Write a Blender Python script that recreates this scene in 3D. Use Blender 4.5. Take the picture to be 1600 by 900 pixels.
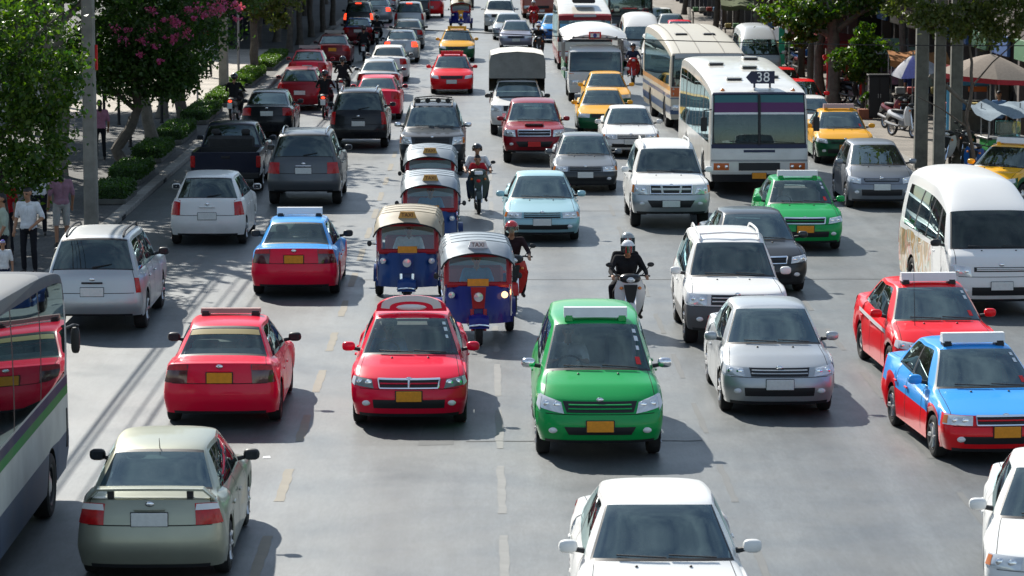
import bpy, bmesh, math, random
import numpy as np
from mathutils import Vector, Matrix, Euler

random.seed(7)
R = math.radians
SC = bpy.context.scene
COL = SC.collection
for o in list(bpy.data.objects):
    bpy.data.objects.remove(o)

# ------------------------------------------------------------------ camera, sky, sun, exposure
FPX, CAMH, HORIZ, VPX = 4780.0, 7.5, -157.0, 750.0      # focal length in photo pixels, eye height on the footbridge
PITCH = math.atan((450 - HORIZ) / FPX)
YAW = math.atan((800 - VPX) / FPX)
cam_data = bpy.data.cameras.new('camera')
cam_data.sensor_width = 36.0
cam_data.lens = 36.0 * FPX / 1600.0
cam_data.clip_start = 0.5
cam_data.dof.use_dof = True
cam_data.dof.focus_distance = 52.0
cam_data.dof.aperture_fstop = 5.6
cam_data.clip_end = 3000.0
cam = bpy.data.objects.new('camera', cam_data)
COL.objects.link(cam)
cam.location = (0, 0, CAMH)
cam.rotation_euler = (math.pi / 2 - PITCH, 0, -YAW)
SC.camera = cam

SUN_TO = Vector((-0.56, 1.15, 1.0)).normalized()         # direction towards the sun: behind the traffic, to the left
SUN_EL = math.asin(SUN_TO.z)
SUN_AZ = math.atan2(SUN_TO.x, SUN_TO.y)
world = bpy.data.worlds.new('World')
SC.world = world
world.use_nodes = True
wn = world.node_tree
for n in list(wn.nodes):
    wn.nodes.remove(n)
w_out = wn.nodes.new('ShaderNodeOutputWorld')
w_bg = wn.nodes.new('ShaderNodeBackground')
w_sky = wn.nodes.new('ShaderNodeTexSky')
w_sky.sky_type = 'NISHITA'
w_sky.sun_disc = False
w_sky.sun_elevation = SUN_EL
w_sky.sun_rotation = SUN_AZ
w_sky.air_density = 1.0
w_sky.dust_density = 0.4
w_sky.ozone_density = 1.6
w_bg.inputs['Strength'].default_value = 0.085
# broken cloud added over the dome to brighten reflections in glass and paint
w_tc = wn.nodes.new('ShaderNodeTexCoord')
w_no = wn.nodes.new('ShaderNodeTexNoise')
w_no.inputs['Scale'].default_value = 3.2
w_no.inputs['Detail'].default_value = 7.0
w_no.inputs['Roughness'].default_value = 0.6
w_no.inputs['Distortion'].default_value = 0.4
w_mr = wn.nodes.new('ShaderNodeMapRange')
for i_, v_ in zip((1, 2, 3, 4), (0.40, 0.72, 0.06, 0.62)):
    w_mr.inputs[i_].default_value = v_
w_mx = wn.nodes.new('ShaderNodeMix')
w_mx.data_type = 'RGBA'
w_mx.inputs[7].default_value = (6.6, 7.7, 8.6, 1)
wn.links.new(w_tc.outputs['Generated'], w_no.inputs['Vector'])
wn.links.new(w_no.outputs['Fac'], w_mr.inputs[0])
wn.links.new(w_mr.outputs[0], w_mx.inputs[0])
wn.links.new(w_sky.outputs[0], w_mx.inputs[6])
wn.links.new(w_mx.outputs[2], w_bg.inputs[0])
wn.links.new(w_bg.outputs[0], w_out.inputs[0])

sun_data = bpy.data.lights.new('sun', 'SUN')
sun_data.energy = 5.0
sun_data.angle = R(0.55)
sun_data.color = (1.0, 0.955, 0.87)
sun = bpy.data.objects.new('sun', sun_data)
COL.objects.link(sun)
sun.location = SUN_TO * 80
sun.rotation_euler = SUN_TO.to_track_quat('Z', 'Y').to_euler()

SC.view_settings.view_transform = 'Standard'
SC.view_settings.look = 'None'
SC.view_settings.exposure = 0.55
SC.view_settings.gamma = 1.0
SC.view_settings.use_curve_mapping = False
SC.render.engine = 'CYCLES'
SC.cycles.use_denoising = True
SC.cycles.max_bounces = 8
SC.cycles.transparent_max_bounces = 12
SC.cycles.caustics_reflective = False
SC.cycles.caustics_refractive = False
SC.cycles.sample_clamp_indirect = 6.0


def G(px, py, z=0.0):
    """photo pixel -> point where that line of sight meets the level z"""
    v = Vector(((px - 800) / FPX, (450 - py) / FPX, -1.0))
    d = cam.rotation_euler.to_matrix() @ v
    t = (z - CAMH) / d.z
    return Vector((d.x * t, d.y * t, z))


def at_depth(px, py, Y):
    v = Vector(((px - 800) / FPX, (450 - py) / FPX, -1.0))
    d = cam.rotation_euler.to_matrix() @ v
    t = Y / d.y
    return Vector((d.x * t, Y, CAMH + d.z * t))


# ------------------------------------------------------------------ materials
MATS = {}


def new_mat(name):
    m = bpy.data.materials.new(name)
    m.use_nodes = True
    nt = m.node_tree
    return m, nt, nt.nodes['Principled BSDF']


def N(nt, kind, **kw):
    n = nt.nodes.new(kind)
    for k, v in kw.items():
        if k in n.inputs:
            n.inputs[k].default_value = v
        else:
            setattr(n, k, v)
    return n


def plain(name, col, rough=0.6, metal=0.0, coat=0.0, var=0.0, scale=6.0, emit=None, es=0.0, spec=0.5, trans=0.0, ior=1.45):
    key = ('p', name)
    if key in MATS:
        return MATS[key]
    m, nt, b = new_mat(name)
    c = (col[0], col[1], col[2], 1)
    b.inputs['Base Color'].default_value = c
    b.inputs['Roughness'].default_value = rough
    b.inputs['Metallic'].default_value = metal
    b.inputs['Coat Weight'].default_value = coat
    b.inputs['Coat Roughness'].default_value = 0.04
    b.inputs['Specular IOR Level'].default_value = spec
    b.inputs['Transmission Weight'].default_value = trans
    b.inputs['IOR'].default_value = ior
    if emit:
        b.inputs['Emission Color'].default_value = (*emit, 1)
        b.inputs['Emission Strength'].default_value = es
    if var > 0:
        tc = N(nt, 'ShaderNodeTexCoord')
        no = N(nt, 'ShaderNodeTexNoise', Scale=scale, Detail=6.0, Roughness=0.65)
        mr = N(nt, 'ShaderNodeMapRange')
        mr.inputs[1].default_value = 0.3
        mr.inputs[2].default_value = 0.7
        mr.inputs[3].default_value = 1 - var
        mr.inputs[4].default_value = 1 + var
        mx = N(nt, 'ShaderNodeVectorMath', operation='SCALE')
        mx.inputs[0].default_value = col[:3]
        nt.links.new(tc.outputs['Object'], no.inputs['Vector'])
        nt.links.new(no.outputs['Fac'], mr.inputs[0])
        nt.links.new(mr.outputs[0], mx.inputs['Scale'])
        nt.links.new(mx.outputs[0], b.inputs['Base Color'])
        m2 = N(nt, 'ShaderNodeMapRange')
        m2.inputs[3].default_value = max(0.03, rough - 0.08)
        m2.inputs[4].default_value = min(1, rough + 0.1)
        nt.links.new(no.outputs['Fac'], m2.inputs[0])
        nt.links.new(m2.outputs[0], b.inputs['Roughness'])
    MATS[key] = m
    return m


def paint(name, col, metal=0.0, rough=0.32, coat=0.8, dirt=0.3):
    """car paint: clear coat over colour, with road dust in uneven blotches"""
    key = ('paint', name)
    if key in MATS:
        return MATS[key]
    m, nt, b = new_mat(name)
    b.inputs['Metallic'].default_value = metal
    b.inputs['Specular IOR Level'].default_value = 0.22
    b.inputs['Coat Weight'].default_value = coat * .45
    b.inputs['Coat Roughness'].default_value = 0.05
    tc = N(nt, 'ShaderNodeTexCoord')
    no = N(nt, 'ShaderNodeTexNoise', Scale=2.3, Detail=7.0, Roughness=0.62)
    nt.links.new(tc.outputs['Object'], no.inputs['Vector'])
    sep = N(nt, 'ShaderNodeSeparateXYZ')
    nt.links.new(tc.outputs['Object'], sep.inputs[0])
    low = N(nt, 'ShaderNodeMapRange')           # splashed road dirt, heavier towards the sills
    low.inputs[1].default_value = 0.75
    low.inputs[2].default_value = 0.15
    low.inputs[3].default_value = 0.12
    low.inputs[4].default_value = 1.0
    nt.links.new(sep.outputs[2], low.inputs[0])
    mr = N(nt, 'ShaderNodeMapRange')
    mr.inputs[1].default_value = 0.38
    mr.inputs[2].default_value = 0.72
    mr.inputs[3].default_value = 0.0
    mr.inputs[4].default_value = dirt
    nt.links.new(no.outputs['Fac'], mr.inputs[0])
    mul = N(nt, 'ShaderNodeMath', operation='MULTIPLY')
    nt.links.new(mr.outputs[0], mul.inputs[0])
    nt.links.new(low.outputs[0], mul.inputs[1])
    mix = N(nt, 'ShaderNodeMix', data_type='RGBA')
    mix.inputs[6].default_value = (*col, 1)
    mix.inputs[7].default_value = (0.16, 0.145, 0.12, 1)
    nt.links.new(mul.outputs[0], mix.inputs[0])
    nt.links.new(mix.outputs[2], b.inputs['Base Color'])
    ra = N(nt, 'ShaderNodeMath', operation='MULTIPLY_ADD')
    ra.inputs[1].default_value = 0.6
    ra.inputs[2].default_value = rough
    nt.links.new(mul.outputs[0], ra.inputs[0])
    nt.links.new(ra.outputs[0], b.inputs['Roughness'])
    MATS[key] = m
    return m


def glass(name, tint, refl=1.75, rough=0.015):
    """tinted car glass: mirror reflection over a see-through tint"""
    key = ('g', name)
    if key in MATS:
        return MATS[key]
    m = bpy.data.materials.new(name)
    m.use_nodes = True
    nt = m.node_tree
    for n in list(nt.nodes):
        nt.nodes.remove(n)
    out = N(nt, 'ShaderNodeOutputMaterial')
    tr = N(nt, 'ShaderNodeBsdfTransparent')
    tr.inputs[0].default_value = (*tint, 1)
    gl = N(nt, 'ShaderNodeBsdfGlossy', Roughness=rough)
    gl.inputs[0].default_value = (0.74, 0.96, 0.97, 1)
    fr = N(nt, 'ShaderNodeFresnel', IOR=refl)
    # a film of dust catches a little light
    df = N(nt, 'ShaderNodeBsdfDiffuse')
    df.inputs[0].default_value = (0.55, 0.56, 0.54, 1)
    tc = N(nt, 'ShaderNodeTexCoord')
    no = N(nt, 'ShaderNodeTexNoise', Scale=3.0, Detail=5.0)
    nt.links.new(tc.outputs['Object'], no.inputs['Vector'])
    mr = N(nt, 'ShaderNodeMapRange')
    mr.inputs[1].default_value = 0.35
    mr.inputs[2].default_value = 0.75
    mr.inputs[3].default_value = 0.012
    mr.inputs[4].default_value = 0.06
    nt.links.new(no.outputs['Fac'], mr.inputs[0])
    m1 = N(nt, 'ShaderNodeMixShader')
    m2 = N(nt, 'ShaderNodeMixShader')
    nt.links.new(mr.outputs[0], m1.inputs[0])
    nt.links.new(tr.outputs[0], m1.inputs[1])
    nt.links.new(df.outputs[0], m1.inputs[2])
    nt.links.new(fr.outputs[0], m2.inputs[0])
    nt.links.new(m1.outputs[0], m2.inputs[1])
    nt.links.new(gl.outputs[0], m2.inputs[2])
    nt.links.new(m2.outputs[0], out.inputs[0])
    MATS[key] = m
    return m


M_BLACK = plain('black_plastic', (0.018, 0.018, 0.02), 0.5)
M_SEAM = plain('dark_seam', (0.008, 0.008, 0.008), 0.9)
M_UNDER = plain('underbody', (0.012, 0.012, 0.012), 0.9)
M_TYRE = plain('tyre_rubber', (0.02, 0.02, 0.02), 0.82, var=0.4, scale=9)
M_RIM = plain('alloy_rim', (0.55, 0.55, 0.56), 0.32, 0.85)
M_HUB = plain('steel_rim', (0.3, 0.3, 0.3), 0.45, 0.7)
M_CHROME = plain('chrome', (0.8, 0.8, 0.82), 0.12, 1.0)
M_LAMP = plain('headlamp', (0.72, 0.74, 0.75), 0.1, 0.35, coat=1.0)
M_LAMPD = plain('headlamp_smoked', (0.16, 0.18, 0.17), 0.12, 0.2, coat=1.0)
M_BULB = plain('headlamp_bulb', (0.9, 0.9, 0.9), 0.08, 1.0)
M_TAIL = plain('tail_lamp', (0.48, 0.006, 0.008), 0.22, coat=0.25, var=.25, scale=25)
M_TAILON = plain('tail_lamp_lit', (0.6, 0.02, 0.01), 0.2, coat=1.0, emit=(1.0, 0.06, 0.02), es=1.6)
M_AMBER = plain('amber_lamp', (0.75, 0.2, 0.02), 0.2, coat=1.0)
M_CLEAR = plain('clear_lamp', (0.75, 0.75, 0.75), 0.15, coat=1.0)
M_PLATEO = plain('taxi_plate', (0.8, 0.3, 0.015), 0.5, var=0.12, scale=20)
M_PLATEW = plain('white_plate', (0.72, 0.73, 0.7), 0.45, var=0.08, scale=20)
M_SEAT = plain('dark_seat_fabric', (0.045, 0.045, 0.048), 0.85, var=0.2)
M_MIRROR = plain('mirror_face', (0.03, 0.035, 0.04), 0.05)
M_TAILD = plain('smoked_tail_lamp', (0.09, 0.012, 0.014), 0.15, coat=1.0)
M_SEATG = plain('grey_seat_fabric', (0.42, 0.42, 0.40), 0.85, var=0.2)
M_DASH = plain('dashboard', (0.10, 0.10, 0.10), 0.7)
M_WHITE = plain('white_plastic', (0.8, 0.8, 0.79), 0.4, var=0.05)
M_STICK = plain('white_sticker', (0.75, 0.78, 0.8), 0.5)
M_REDP = plain('red_plastic', (0.7, 0.02, 0.02), 0.4)
GL_DARK = glass('dark_tinted_glass', (0.09, 0.11, 0.115), 2.15)
GL_MID = glass('green_tinted_glass', (0.56, 0.66, 0.64), 2.6)
GL_CLEAR = glass('clear_glass', (0.86, 0.93, 0.91), 1.95)
GL_BUS = glass('bus_glass', (0.34, 0.40, 0.41), 1.8)
GL_TEAL = glass('teal_tinted_glass', (0.26, 0.38, 0.38), 2.8)


# ------------------------------------------------------------------ mesh helpers
class MB:
    """collects shapes; build() links them as ONE mesh object"""

    def __init__(s):
        s.v, s.f, s.m = [], [], []

    def add(s, vs, fs, m=0):
        o = len(s.v)
        s.v.extend([tuple(p) for p in vs])
        for f in fs:
            s.f.append(tuple(i + o for i in f))
            s.m.append(m)
        return s

    def grid(s, rows, m=0, close=False):
        nr, nc = len(rows), len(rows[0])
        vs = [p for r in rows for p in r]
        fs = []
        for i in range(nr - 1):
            for j in range(nc - 1 + (1 if close else 0)):
                k = (j + 1) % nc
                fs.append((i * nc + j, i * nc + k, (i + 1) * nc + k, (i + 1) * nc + j))
        return s.add(vs, fs, m)

    def box(s, c, size, m=0, rot=None, b=0.0):
        """box with chamfered edges"""
        hx, hy, hz = size[0] / 2, size[1] / 2, size[2] / 2
        b = min(b, hx * .9, hy * .9, hz * .9)
        if b <= 0:
            vs = [(x, y, z) for x in (-hx, hx) for y in (-hy, hy) for z in (-hz, hz)]
            fs = [(0, 1, 3, 2), (4, 6, 7, 5), (0, 4, 5, 1), (2, 3, 7, 6), (0, 2, 6, 4), (1, 5, 7, 3)]
        else:
            vs, idx = [], {}
            for sx in (-1, 1):
                for sy in (-1, 1):
                    for sz in (-1, 1):
                        for ax in range(3):
                            p = [sx * (hx - b), sy * (hy - b), sz * (hz - b)]
                            p[ax] = (sx * hx, sy * hy, sz * hz)[ax]
                            idx[(sx, sy, sz, ax)] = len(vs)
                            vs.append(tuple(p))
            fs = []
            for ax in range(3):
                u, w = (ax + 1) % 3, (ax + 2) % 3
                for sg in (-1, 1):
                    q = []
                    for a, c2 in ((-1, -1), (1, -1), (1, 1), (-1, 1)):
                        k = [0, 0, 0]
                        k[ax], k[u], k[w] = sg, a, c2
                        q.append(idx[(*k, ax)])
                    fs.append(tuple(q if sg > 0 else q[::-1]))
                for a in (-1, 1):
                    for c2 in (-1, 1):
                        k0, k1 = [0] * 3, [0] * 3
                        k0[ax], k1[ax] = -1, 1
                        for k in (k0, k1):
                            k[u], k[w] = a, c2
                        fs.append((idx[(*k0, u)], idx[(*k1, u)], idx[(*k1, w)], idx[(*k0, w)]))
            for sx in (-1, 1):
                for sy in (-1, 1):
                    for sz in (-1, 1):
                        fs.append((idx[(sx, sy, sz, 0)], idx[(sx, sy, sz, 1)], idx[(sx, sy, sz, 2)]))
        mt = rot if rot is not None else None
        c = Vector(c)
        out = []
        for p in vs:
            p = Vector(p)
            if mt is not None:
                p = mt @ p
            out.append(tuple(p + c))
        return s.add(out, fs, m)

    def tube(s, pts, r, n=8, m=0, cap=True):
        pts = [Vector(p) for p in pts]
        if not isinstance(r, (list, tuple)):
            r = [r] * len(pts)
        rings = []
        ref = None
        for i, p in enumerate(pts):
            d = (pts[min(i + 1, len(pts) - 1)] - pts[max(i - 1, 0)])
            if d.length < 1e-9:
                d = Vector((0, 0, 1))
            d.normalize()
            if ref is None:
                ref = d.orthogonal().normalized()
            ref = (ref - d * ref.dot(d))
            if ref.length < 1e-6:
                ref = d.orthogonal()
            ref.normalize()
            bn = d.cross(ref)
            rings.append([tuple(p + (ref * math.cos(2 * math.pi * k / n) + bn * math.sin(2 * math.pi * k / n)) * r[i]) for k in range(n)])
        s.grid(rings, m, close=True)
        if cap:
            o = len(s.v)
            s.v.extend(rings[0]); s.v.extend(rings[-1])
            s.f.append(tuple(range(o, o + n))[::-1]); s.m.append(m)
            s.f.append(tuple(range(o + n, o + 2 * n))); s.m.append(m)
        return s

    def ell(s, c, rad, m=0, nu=12, nv=8, rot=None, pw=1.0):
        """ellipsoid; pw<1 makes it boxier"""
        def sp(x):
            return math.copysign(abs(x) ** pw, x)
        rows = []
        c = Vector(c)
        for i in range(nv + 1):
            th = -math.pi / 2 + math.pi * i / nv
            row = []
            for j in range(nu):
                ph = 2 * math.pi * j / nu
                p = Vector((rad[0] * sp(math.cos(th)) * sp(math.cos(ph)), rad[1] * sp(math.cos(th)) * sp(math.sin(ph)), rad[2] * sp(math.sin(th))))
                if rot is not None:
                    p = rot @ p
                row.append(tuple(p + c))
            rows.append(row)
        return s.grid(rows, m, close=True)

    def lathe(s, prof, axis='X', c=(0, 0, 0), n=20, m=0):
        """prof: list of (along axis, radius)"""
        rows = []
        for (a, r) in prof:
            row = []
            for k in range(n):
                t = 2 * math.pi * k / n
                u, w = r * math.cos(t), r * math.sin(t)
                p = {'X': (a, u, w), 'Y': (w, a, u), 'Z': (u, w, a)}[axis]
                row.append((p[0] + c[0], p[1] + c[1], p[2] + c[2]))
            rows.append(row)
        return s.grid(rows, m, close=True)

    def prism(s, poly, y0, y1, axis='Y', m=0):
        """polygon (u,w) extruded along an axis"""
        n = len(poly)
        def P(u, w, a):
            return {'Y': (u, a, w), 'X': (a, u, w), 'Z': (u, w, a)}[axis]
        vs = [P(u, w, y0) for u, w in poly] + [P(u, w, y1) for u, w in poly]
        fs = [tuple(range(n)), tuple(range(n, 2 * n))[::-1]] + [(i, i + n, (i + 1) % n + n, (i + 1) % n) for i in range(n)]
        return s.add(vs, fs, m)

    def mesh(s, name, mats, weld=True, smooth=35):
        me = bpy.data.meshes.new(name)
        me.from_pydata(s.v, [], s.f)
        for m in mats:
            me.materials.append(m)
        if len(mats) > 1:
            me.polygons.foreach_set('material_index', s.m)
        if weld:
            bm = bmesh.new()
            bm.from_mesh(me)
            bmesh.ops.remove_doubles(bm, verts=bm.verts, dist=2e-4)
            bmesh.ops.recalc_face_normals(bm, faces=bm.faces)
            bm.to_mesh(me)
            bm.free()
        if smooth:
            me.polygons.foreach_set('use_smooth', [True] * len(me.polygons))
            me.set_sharp_from_angle(angle=R(smooth))
        me.update()
        return me

    def build(s, name, mats, parent=None, weld=True, smooth=35, loc=None, rot=None):
        if not isinstance(mats, (list, tuple)):
            mats = [mats]
        return link(name, s.mesh(name, mats, weld, smooth), parent, loc, rot)


def link(name, me, parent=None, loc=None, rot=None):
    o = bpy.data.objects.new(name, me)
    COL.objects.link(o)
    if parent is not None:
        o.parent = parent
    if loc is not None:
        o.location = loc
    if rot is not None:
        o.rotation_euler = rot
    return o


def tag(o, label=None, cat=None, group=None, kind=None):
    if label:
        o['label'] = label
    if cat:
        o['category'] = cat
    if group:
        o['group'] = group
    if kind:
        o['kind'] = kind
    return o


def thing(name, label, cat, loc=(0, 0, 0), rz=0.0, group=None):
    o = bpy.data.objects.new(name, None)
    COL.objects.link(o)
    o.empty_display_size = 0.3
    o.location = loc
    o.rotation_euler = (0, 0, rz)
    return tag(o, label, cat, group)


def copy_tree(o, parent=None):
    c = o.copy()
    COL.objects.link(c)
    c.parent = parent
    for ch in list(o.children):
        copy_tree(ch, c)
    return c


def lettering(name, text, size, mat, parent, loc, rot, depth=0.004, align='CENTER', sx=1.0):
    key = ('txt', text, round(size, 3), mat.name, depth)
    if key not in MATS:
        cu = bpy.data.curves.new('lettering', 'FONT')
        cu.body = text
        cu.size = size
        cu.align_x = align
        cu.align_y = 'CENTER'
        cu.extrude = depth
        cu.resolution_u = 3
        cu.materials.append(mat)
        ob = bpy.data.objects.new('lettering', cu)
        COL.objects.link(ob)
        bpy.context.view_layer.update()
        dg = bpy.context.evaluated_depsgraph_get()
        me = bpy.data.meshes.new_from_object(ob.evaluated_get(dg))
        if not me.materials:
            me.materials.append(mat)
        bpy.data.objects.remove(ob)
        MATS[key] = me
    o = link(name, MATS[key], parent, loc, rot)
    o.scale = (sx, 1, 1)
    return o


def lerp(a, b, t):
    return a + (b - a) * t
# ------------------------------------------------------------------ cars, vans and buses
# a body is a strip from the front bumper over bonnet, windscreen, roof and tail, with side panels between
# strip keys: (distance behind nose at centre, height at centre, distance at edge, half width, height at edge)
#   0 bumper foot, 1 bumper, 2 grille foot, 3 bonnet lip, 4 bonnet, 5 cowl, 6 screen top, 7 roof, 8 roof end,
#   9 rear glass foot, 10 boot edge, 11 lamp foot, 12 bumper, 13 bumper foot
QS = [0, .16, .32, .48, .62, .73, .82, .89, .902, .93, .96, .985, 1.0]
QALL = [-q for q in QS[:0:-1]] + QS
NEXP = [3.0, 3.0, 2.8, 2.6, 2.6, 2.3, 2.6, 2.8, 2.6, 2.4, 2.8, 3.0, 3.0, 3.0]

SPECS = {}
SPECS['sedan'] = dict(L=4.3, wb=2.55, fo=.82, rt=.30, nh=8, nb=30, nd=8, sill=.2, wins=[(.06, .46), (.50, .80), (.825, .94)],
    keys=[(.10, .20, .50, .78, .22), (.0, .42, .40, .825, .44), (.03, .60, .42, .83, .62), (.14, .73, .50, .80, .77), (.46, .865, .70, .775, .845),
          (.92, .97, 1.20, .735, .92), (1.60, 1.41, 1.80, .55, 1.37), (2.3, 1.46, 2.35, .565, 1.39), (3.08, 1.405, 2.98, .53, 1.355),
          (3.70, 1.06, 3.52, .69, .99), (4.17, 1.02, 3.98, .735, .97), (4.26, .74, 3.94, .80, .74), (4.3, .48, 3.92, .825, .46), (4.20, .24, 3.86, .79, .24)],
    head=[(2.05, .60), (2.25, .985), (3.0, .97), (2.85, .66)], grille=[(2.1, -.5), (2.1, .5), (2.95, .55), (2.95, -.55)],
    tail=[(11.0, .63), (11.0, .985), (10.15, .975), (10.2, .66)], intake=[(.55, -.62), (.55, .62), (1.2, .62), (1.2, -.62)], fplate=1.45, rplate=10.75, doors=(1.45, 2.43, 3.2))
SPECS['sedan90'] = dict(L=4.3, wb=2.5, fo=.85, rt=.29, nh=8, nb=30, nd=8, sill=.2, wins=[(.06, .46), (.50, .82), (.845, .93)],
    keys=[(.08, .20, .42, .78, .22), (.0, .40, .32, .83, .42), (.03, .54, .34, .835, .55), (.10, .68, .40, .80, .70), (.6, .80, .75, .775, .78),
          (1.06, .895, 1.30, .735, .86), (1.74, 1.34, 1.90, .535, 1.30), (2.35, 1.38, 2.4, .55, 1.32), (3.05, 1.34, 2.98, .52, 1.29),
          (3.62, .99, 3.5, .68, .93), (4.20, .96, 4.02, .735, .915), (4.27, .68, 3.98, .80, .68), (4.3, .46, 3.97, .825, .46), (4.22, .24, 3.9, .79, .24)],
    head=[(2.1, .55), (2.1, .985), (2.9, .98), (2.9, .55)], grille=[(2.15, -.48), (2.15, .48), (2.9, .5), (2.9, -.5)],
    tail=[(11.0, .58), (11.0, .985), (10.1, .98), (10.1, .60)], intake=[(.5, -.7), (.5, .7), (1.1, .7), (1.1, -.7)], fplate=1.5, rplate=10.7, doors=(1.5, 2.48, 3.15))
SPECS['hatch'] = dict(L=3.86, wb=2.45, fo=.75, rt=.29, nh=7, nb=32, nd=3, sill=.2, wins=[(.05, .12), (.14, .46), (.49, .74), (.77, .91)],
    keys=[(.10, .20, .46, .78, .22), (.0, .44, .38, .825, .45), (.04, .62, .40, .83, .66), (.16, .76, .48, .80, .82), (.42, .90, .62, .775, .90),
          (.78, 1.02, 1.06, .735, .98), (1.62, 1.46, 1.82, .56, 1.42), (2.3, 1.53, 2.35, .58, 1.45), (3.42, 1.47, 3.2, .54, 1.41),
          (3.72, 1.05, 3.52, .70, 1.02), (3.78, .96, 3.56, .745, .94), (3.84, .68, 3.54, .80, .68), (3.86, .46, 3.52, .82, .46), (3.78, .24, 3.46, .79, .24)],
    head=[(2.0, .62), (2.3, .985), (3.1, .97), (2.8, .62)], grille=[(2.35, -.5), (2.35, .5), (2.85, .55), (2.85, -.55)],
    tail=[(11.0, .74), (11.0, .99), (9.2, .99), (9.6, .80)], intake=[(.55, -.6), (.55, .6), (1.3, .6), (1.3, -.6)], fplate=1.6, rplate=11.1, doors=(1.3, 2.25, 3.05))
SPECS['mpv'] = dict(L=4.56, wb=2.75, fo=.85, rt=.31, nh=7, nb=36, nd=3, sill=.26, wins=[(.045, .10), (.12, .42), (.45, .70), (.73, .93)],
    keys=[(.10, .27, .52, .81, .29), (.0, .46, .42, .855, .48), (.03, .66, .44, .86, .68), (.16, .84, .52, .83, .88), (.45, 1.0, .68, .80, .98),
          (.92, 1.13, 1.18, .765, 1.06), (1.72, 1.66, 1.92, .60, 1.60), (2.6, 1.75, 2.6, .625, 1.66), (4.15, 1.68, 3.95, .59, 1.60),
          (4.44, 1.16, 4.28, .74, 1.10), (4.48, 1.04, 4.3, .78, 1.0), (4.53, .72, 4.28, .83, .72), (4.56, .48, 4.26, .85, .48), (4.48, .26, 4.2, .82, .26)],
    head=[(2.05, .56), (2.35, .985), (3.25, .965), (2.75, .62)], grille=[(2.15, -.52), (2.15, .52), (2.85, .6), (2.85, -.6)],
    tail=[(11.0, .80), (11.0, .99), (9.0, .99), (9.2, .86)], intake=[(.6, -.5), (.6, .5), (1.2, .56), (1.2, -.56)], fplate=1.25, rplate=11.0, doors=(1.45, 2.5, 3.4))
SPECS['suv'] = dict(L=4.5, wb=2.62, fo=.85, rt=.34, nh=8, nb=34, nd=3, sill=.30, wins=[(.06, .42), (.45, .71), (.74, .93)],
    keys=[(.12, .30, .46, .82, .32), (.0, .52, .34, .86, .54), (.03, .72, .36, .865, .74), (.10, .92, .42, .84, .94), (.5, 1.02, .66, .815, 1.0),
          (1.12, 1.10, 1.36, .775, 1.05), (1.78, 1.62, 1.94, .615, 1.57), (2.6, 1.72, 2.6, .64, 1.62), (4.05, 1.66, 3.92, .61, 1.58),
          (4.36, 1.14, 4.24, .76, 1.10), (4.42, 1.02, 4.27, .80, 1.0), (4.47, .74, 4.26, .845, .74), (4.5, .52, 4.24, .865, .52), (4.40, .34, 4.18, .83, .34)],
    head=[(2.1, .60), (2.15, .985), (2.95, .98), (2.95, .60)], grille=[(2.15, -.52), (2.15, .52), (2.9, .52), (2.9, -.52)],
    tail=[(11.0, .82), (11.0, .99), (9.3, .99), (9.3, .86)], intake=[(.6, -.55), (.6, .55), (1.25, .6), (1.25, -.6)], fplate=1.3, rplate=10.9, doors=(1.5, 2.5, 3.35))
SPECS['suvbig'] = dict(L=4.7, wb=2.75, fo=.88, rt=.37, nh=8, nb=34, nd=3, sill=.36, wins=[(.06, .40), (.43, .69), (.72, .93)],
    keys=[(.12, .36, .44, .86, .38), (.0, .60, .32, .90, .62), (.03, .80, .34, .905, .82), (.08, 1.02, .40, .88, 1.04), (.5, 1.12, .66, .85, 1.10),
          (1.22, 1.20, 1.44, .81, 1.15), (1.86, 1.72, 2.02, .645, 1.67), (2.7, 1.83, 2.7, .67, 1.73), (4.25, 1.77, 4.12, .64, 1.69),
          (4.54, 1.24, 4.42, .79, 1.20), (4.60, 1.12, 4.45, .83, 1.1), (4.66, .84, 4.44, .88, .84), (4.7, .60, 4.42, .905, .60), (4.60, .40, 4.36, .87, .40)],
    head=[(2.05, .60), (2.1, .985), (2.95, .98), (2.95, .66)], grille=[(2.15, -.52), (2.15, .52), (2.95, .54), (2.95, -.54)],
    tail=[(11.05, .66), (11.0, .99), (10.0, .99), (10.1, .70)], intake=[(.6, -.5), (.6, .5), (1.4, .6), (1.4, -.6)], fplate=1.0, rplate=10.75, doors=(1.6, 2.6, 3.5))
SPECS['pickupcab'] = dict(L=3.5, wb=3.0, fo=.88, rt=.36, nh=8, nb=24, nd=2, sill=.36, onearch=True, wins=[(.08, .50), (.54, .93)],
    keys=[(.12, .36, .44, .84, .38), (.0, .58, .32, .88, .60), (.03, .78, .34, .885, .80), (.08, .98, .40, .86, 1.0), (.5, 1.08, .66, .83, 1.06),
          (1.22, 1.15, 1.44, .79, 1.10), (1.88, 1.64, 2.02, .63, 1.59), (2.5, 1.72, 2.5, .645, 1.63), (3.28, 1.68, 3.22, .62, 1.60),
          (3.46, 1.16, 3.40, .79, 1.10), (3.48, 1.05, 3.43, .82, 1.02), (3.49, .80, 3.44, .87, .80), (3.5, .58, 3.44, .88, .58), (3.48, .40, 3.42, .85, .40)],
    head=[(2.05, .60), (2.1, .985), (2.95, .98), (2.95, .64)], grille=[(2.15, -.52), (2.15, .52), (2.95, .54), (2.95, -.54)],
    tail=None, intake=[(.6, -.5), (.6, .5), (1.4, .6), (1.4, -.6)], fplate=1.0, rplate=None, doors=(1.6, 2.6, 3.32))
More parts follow.
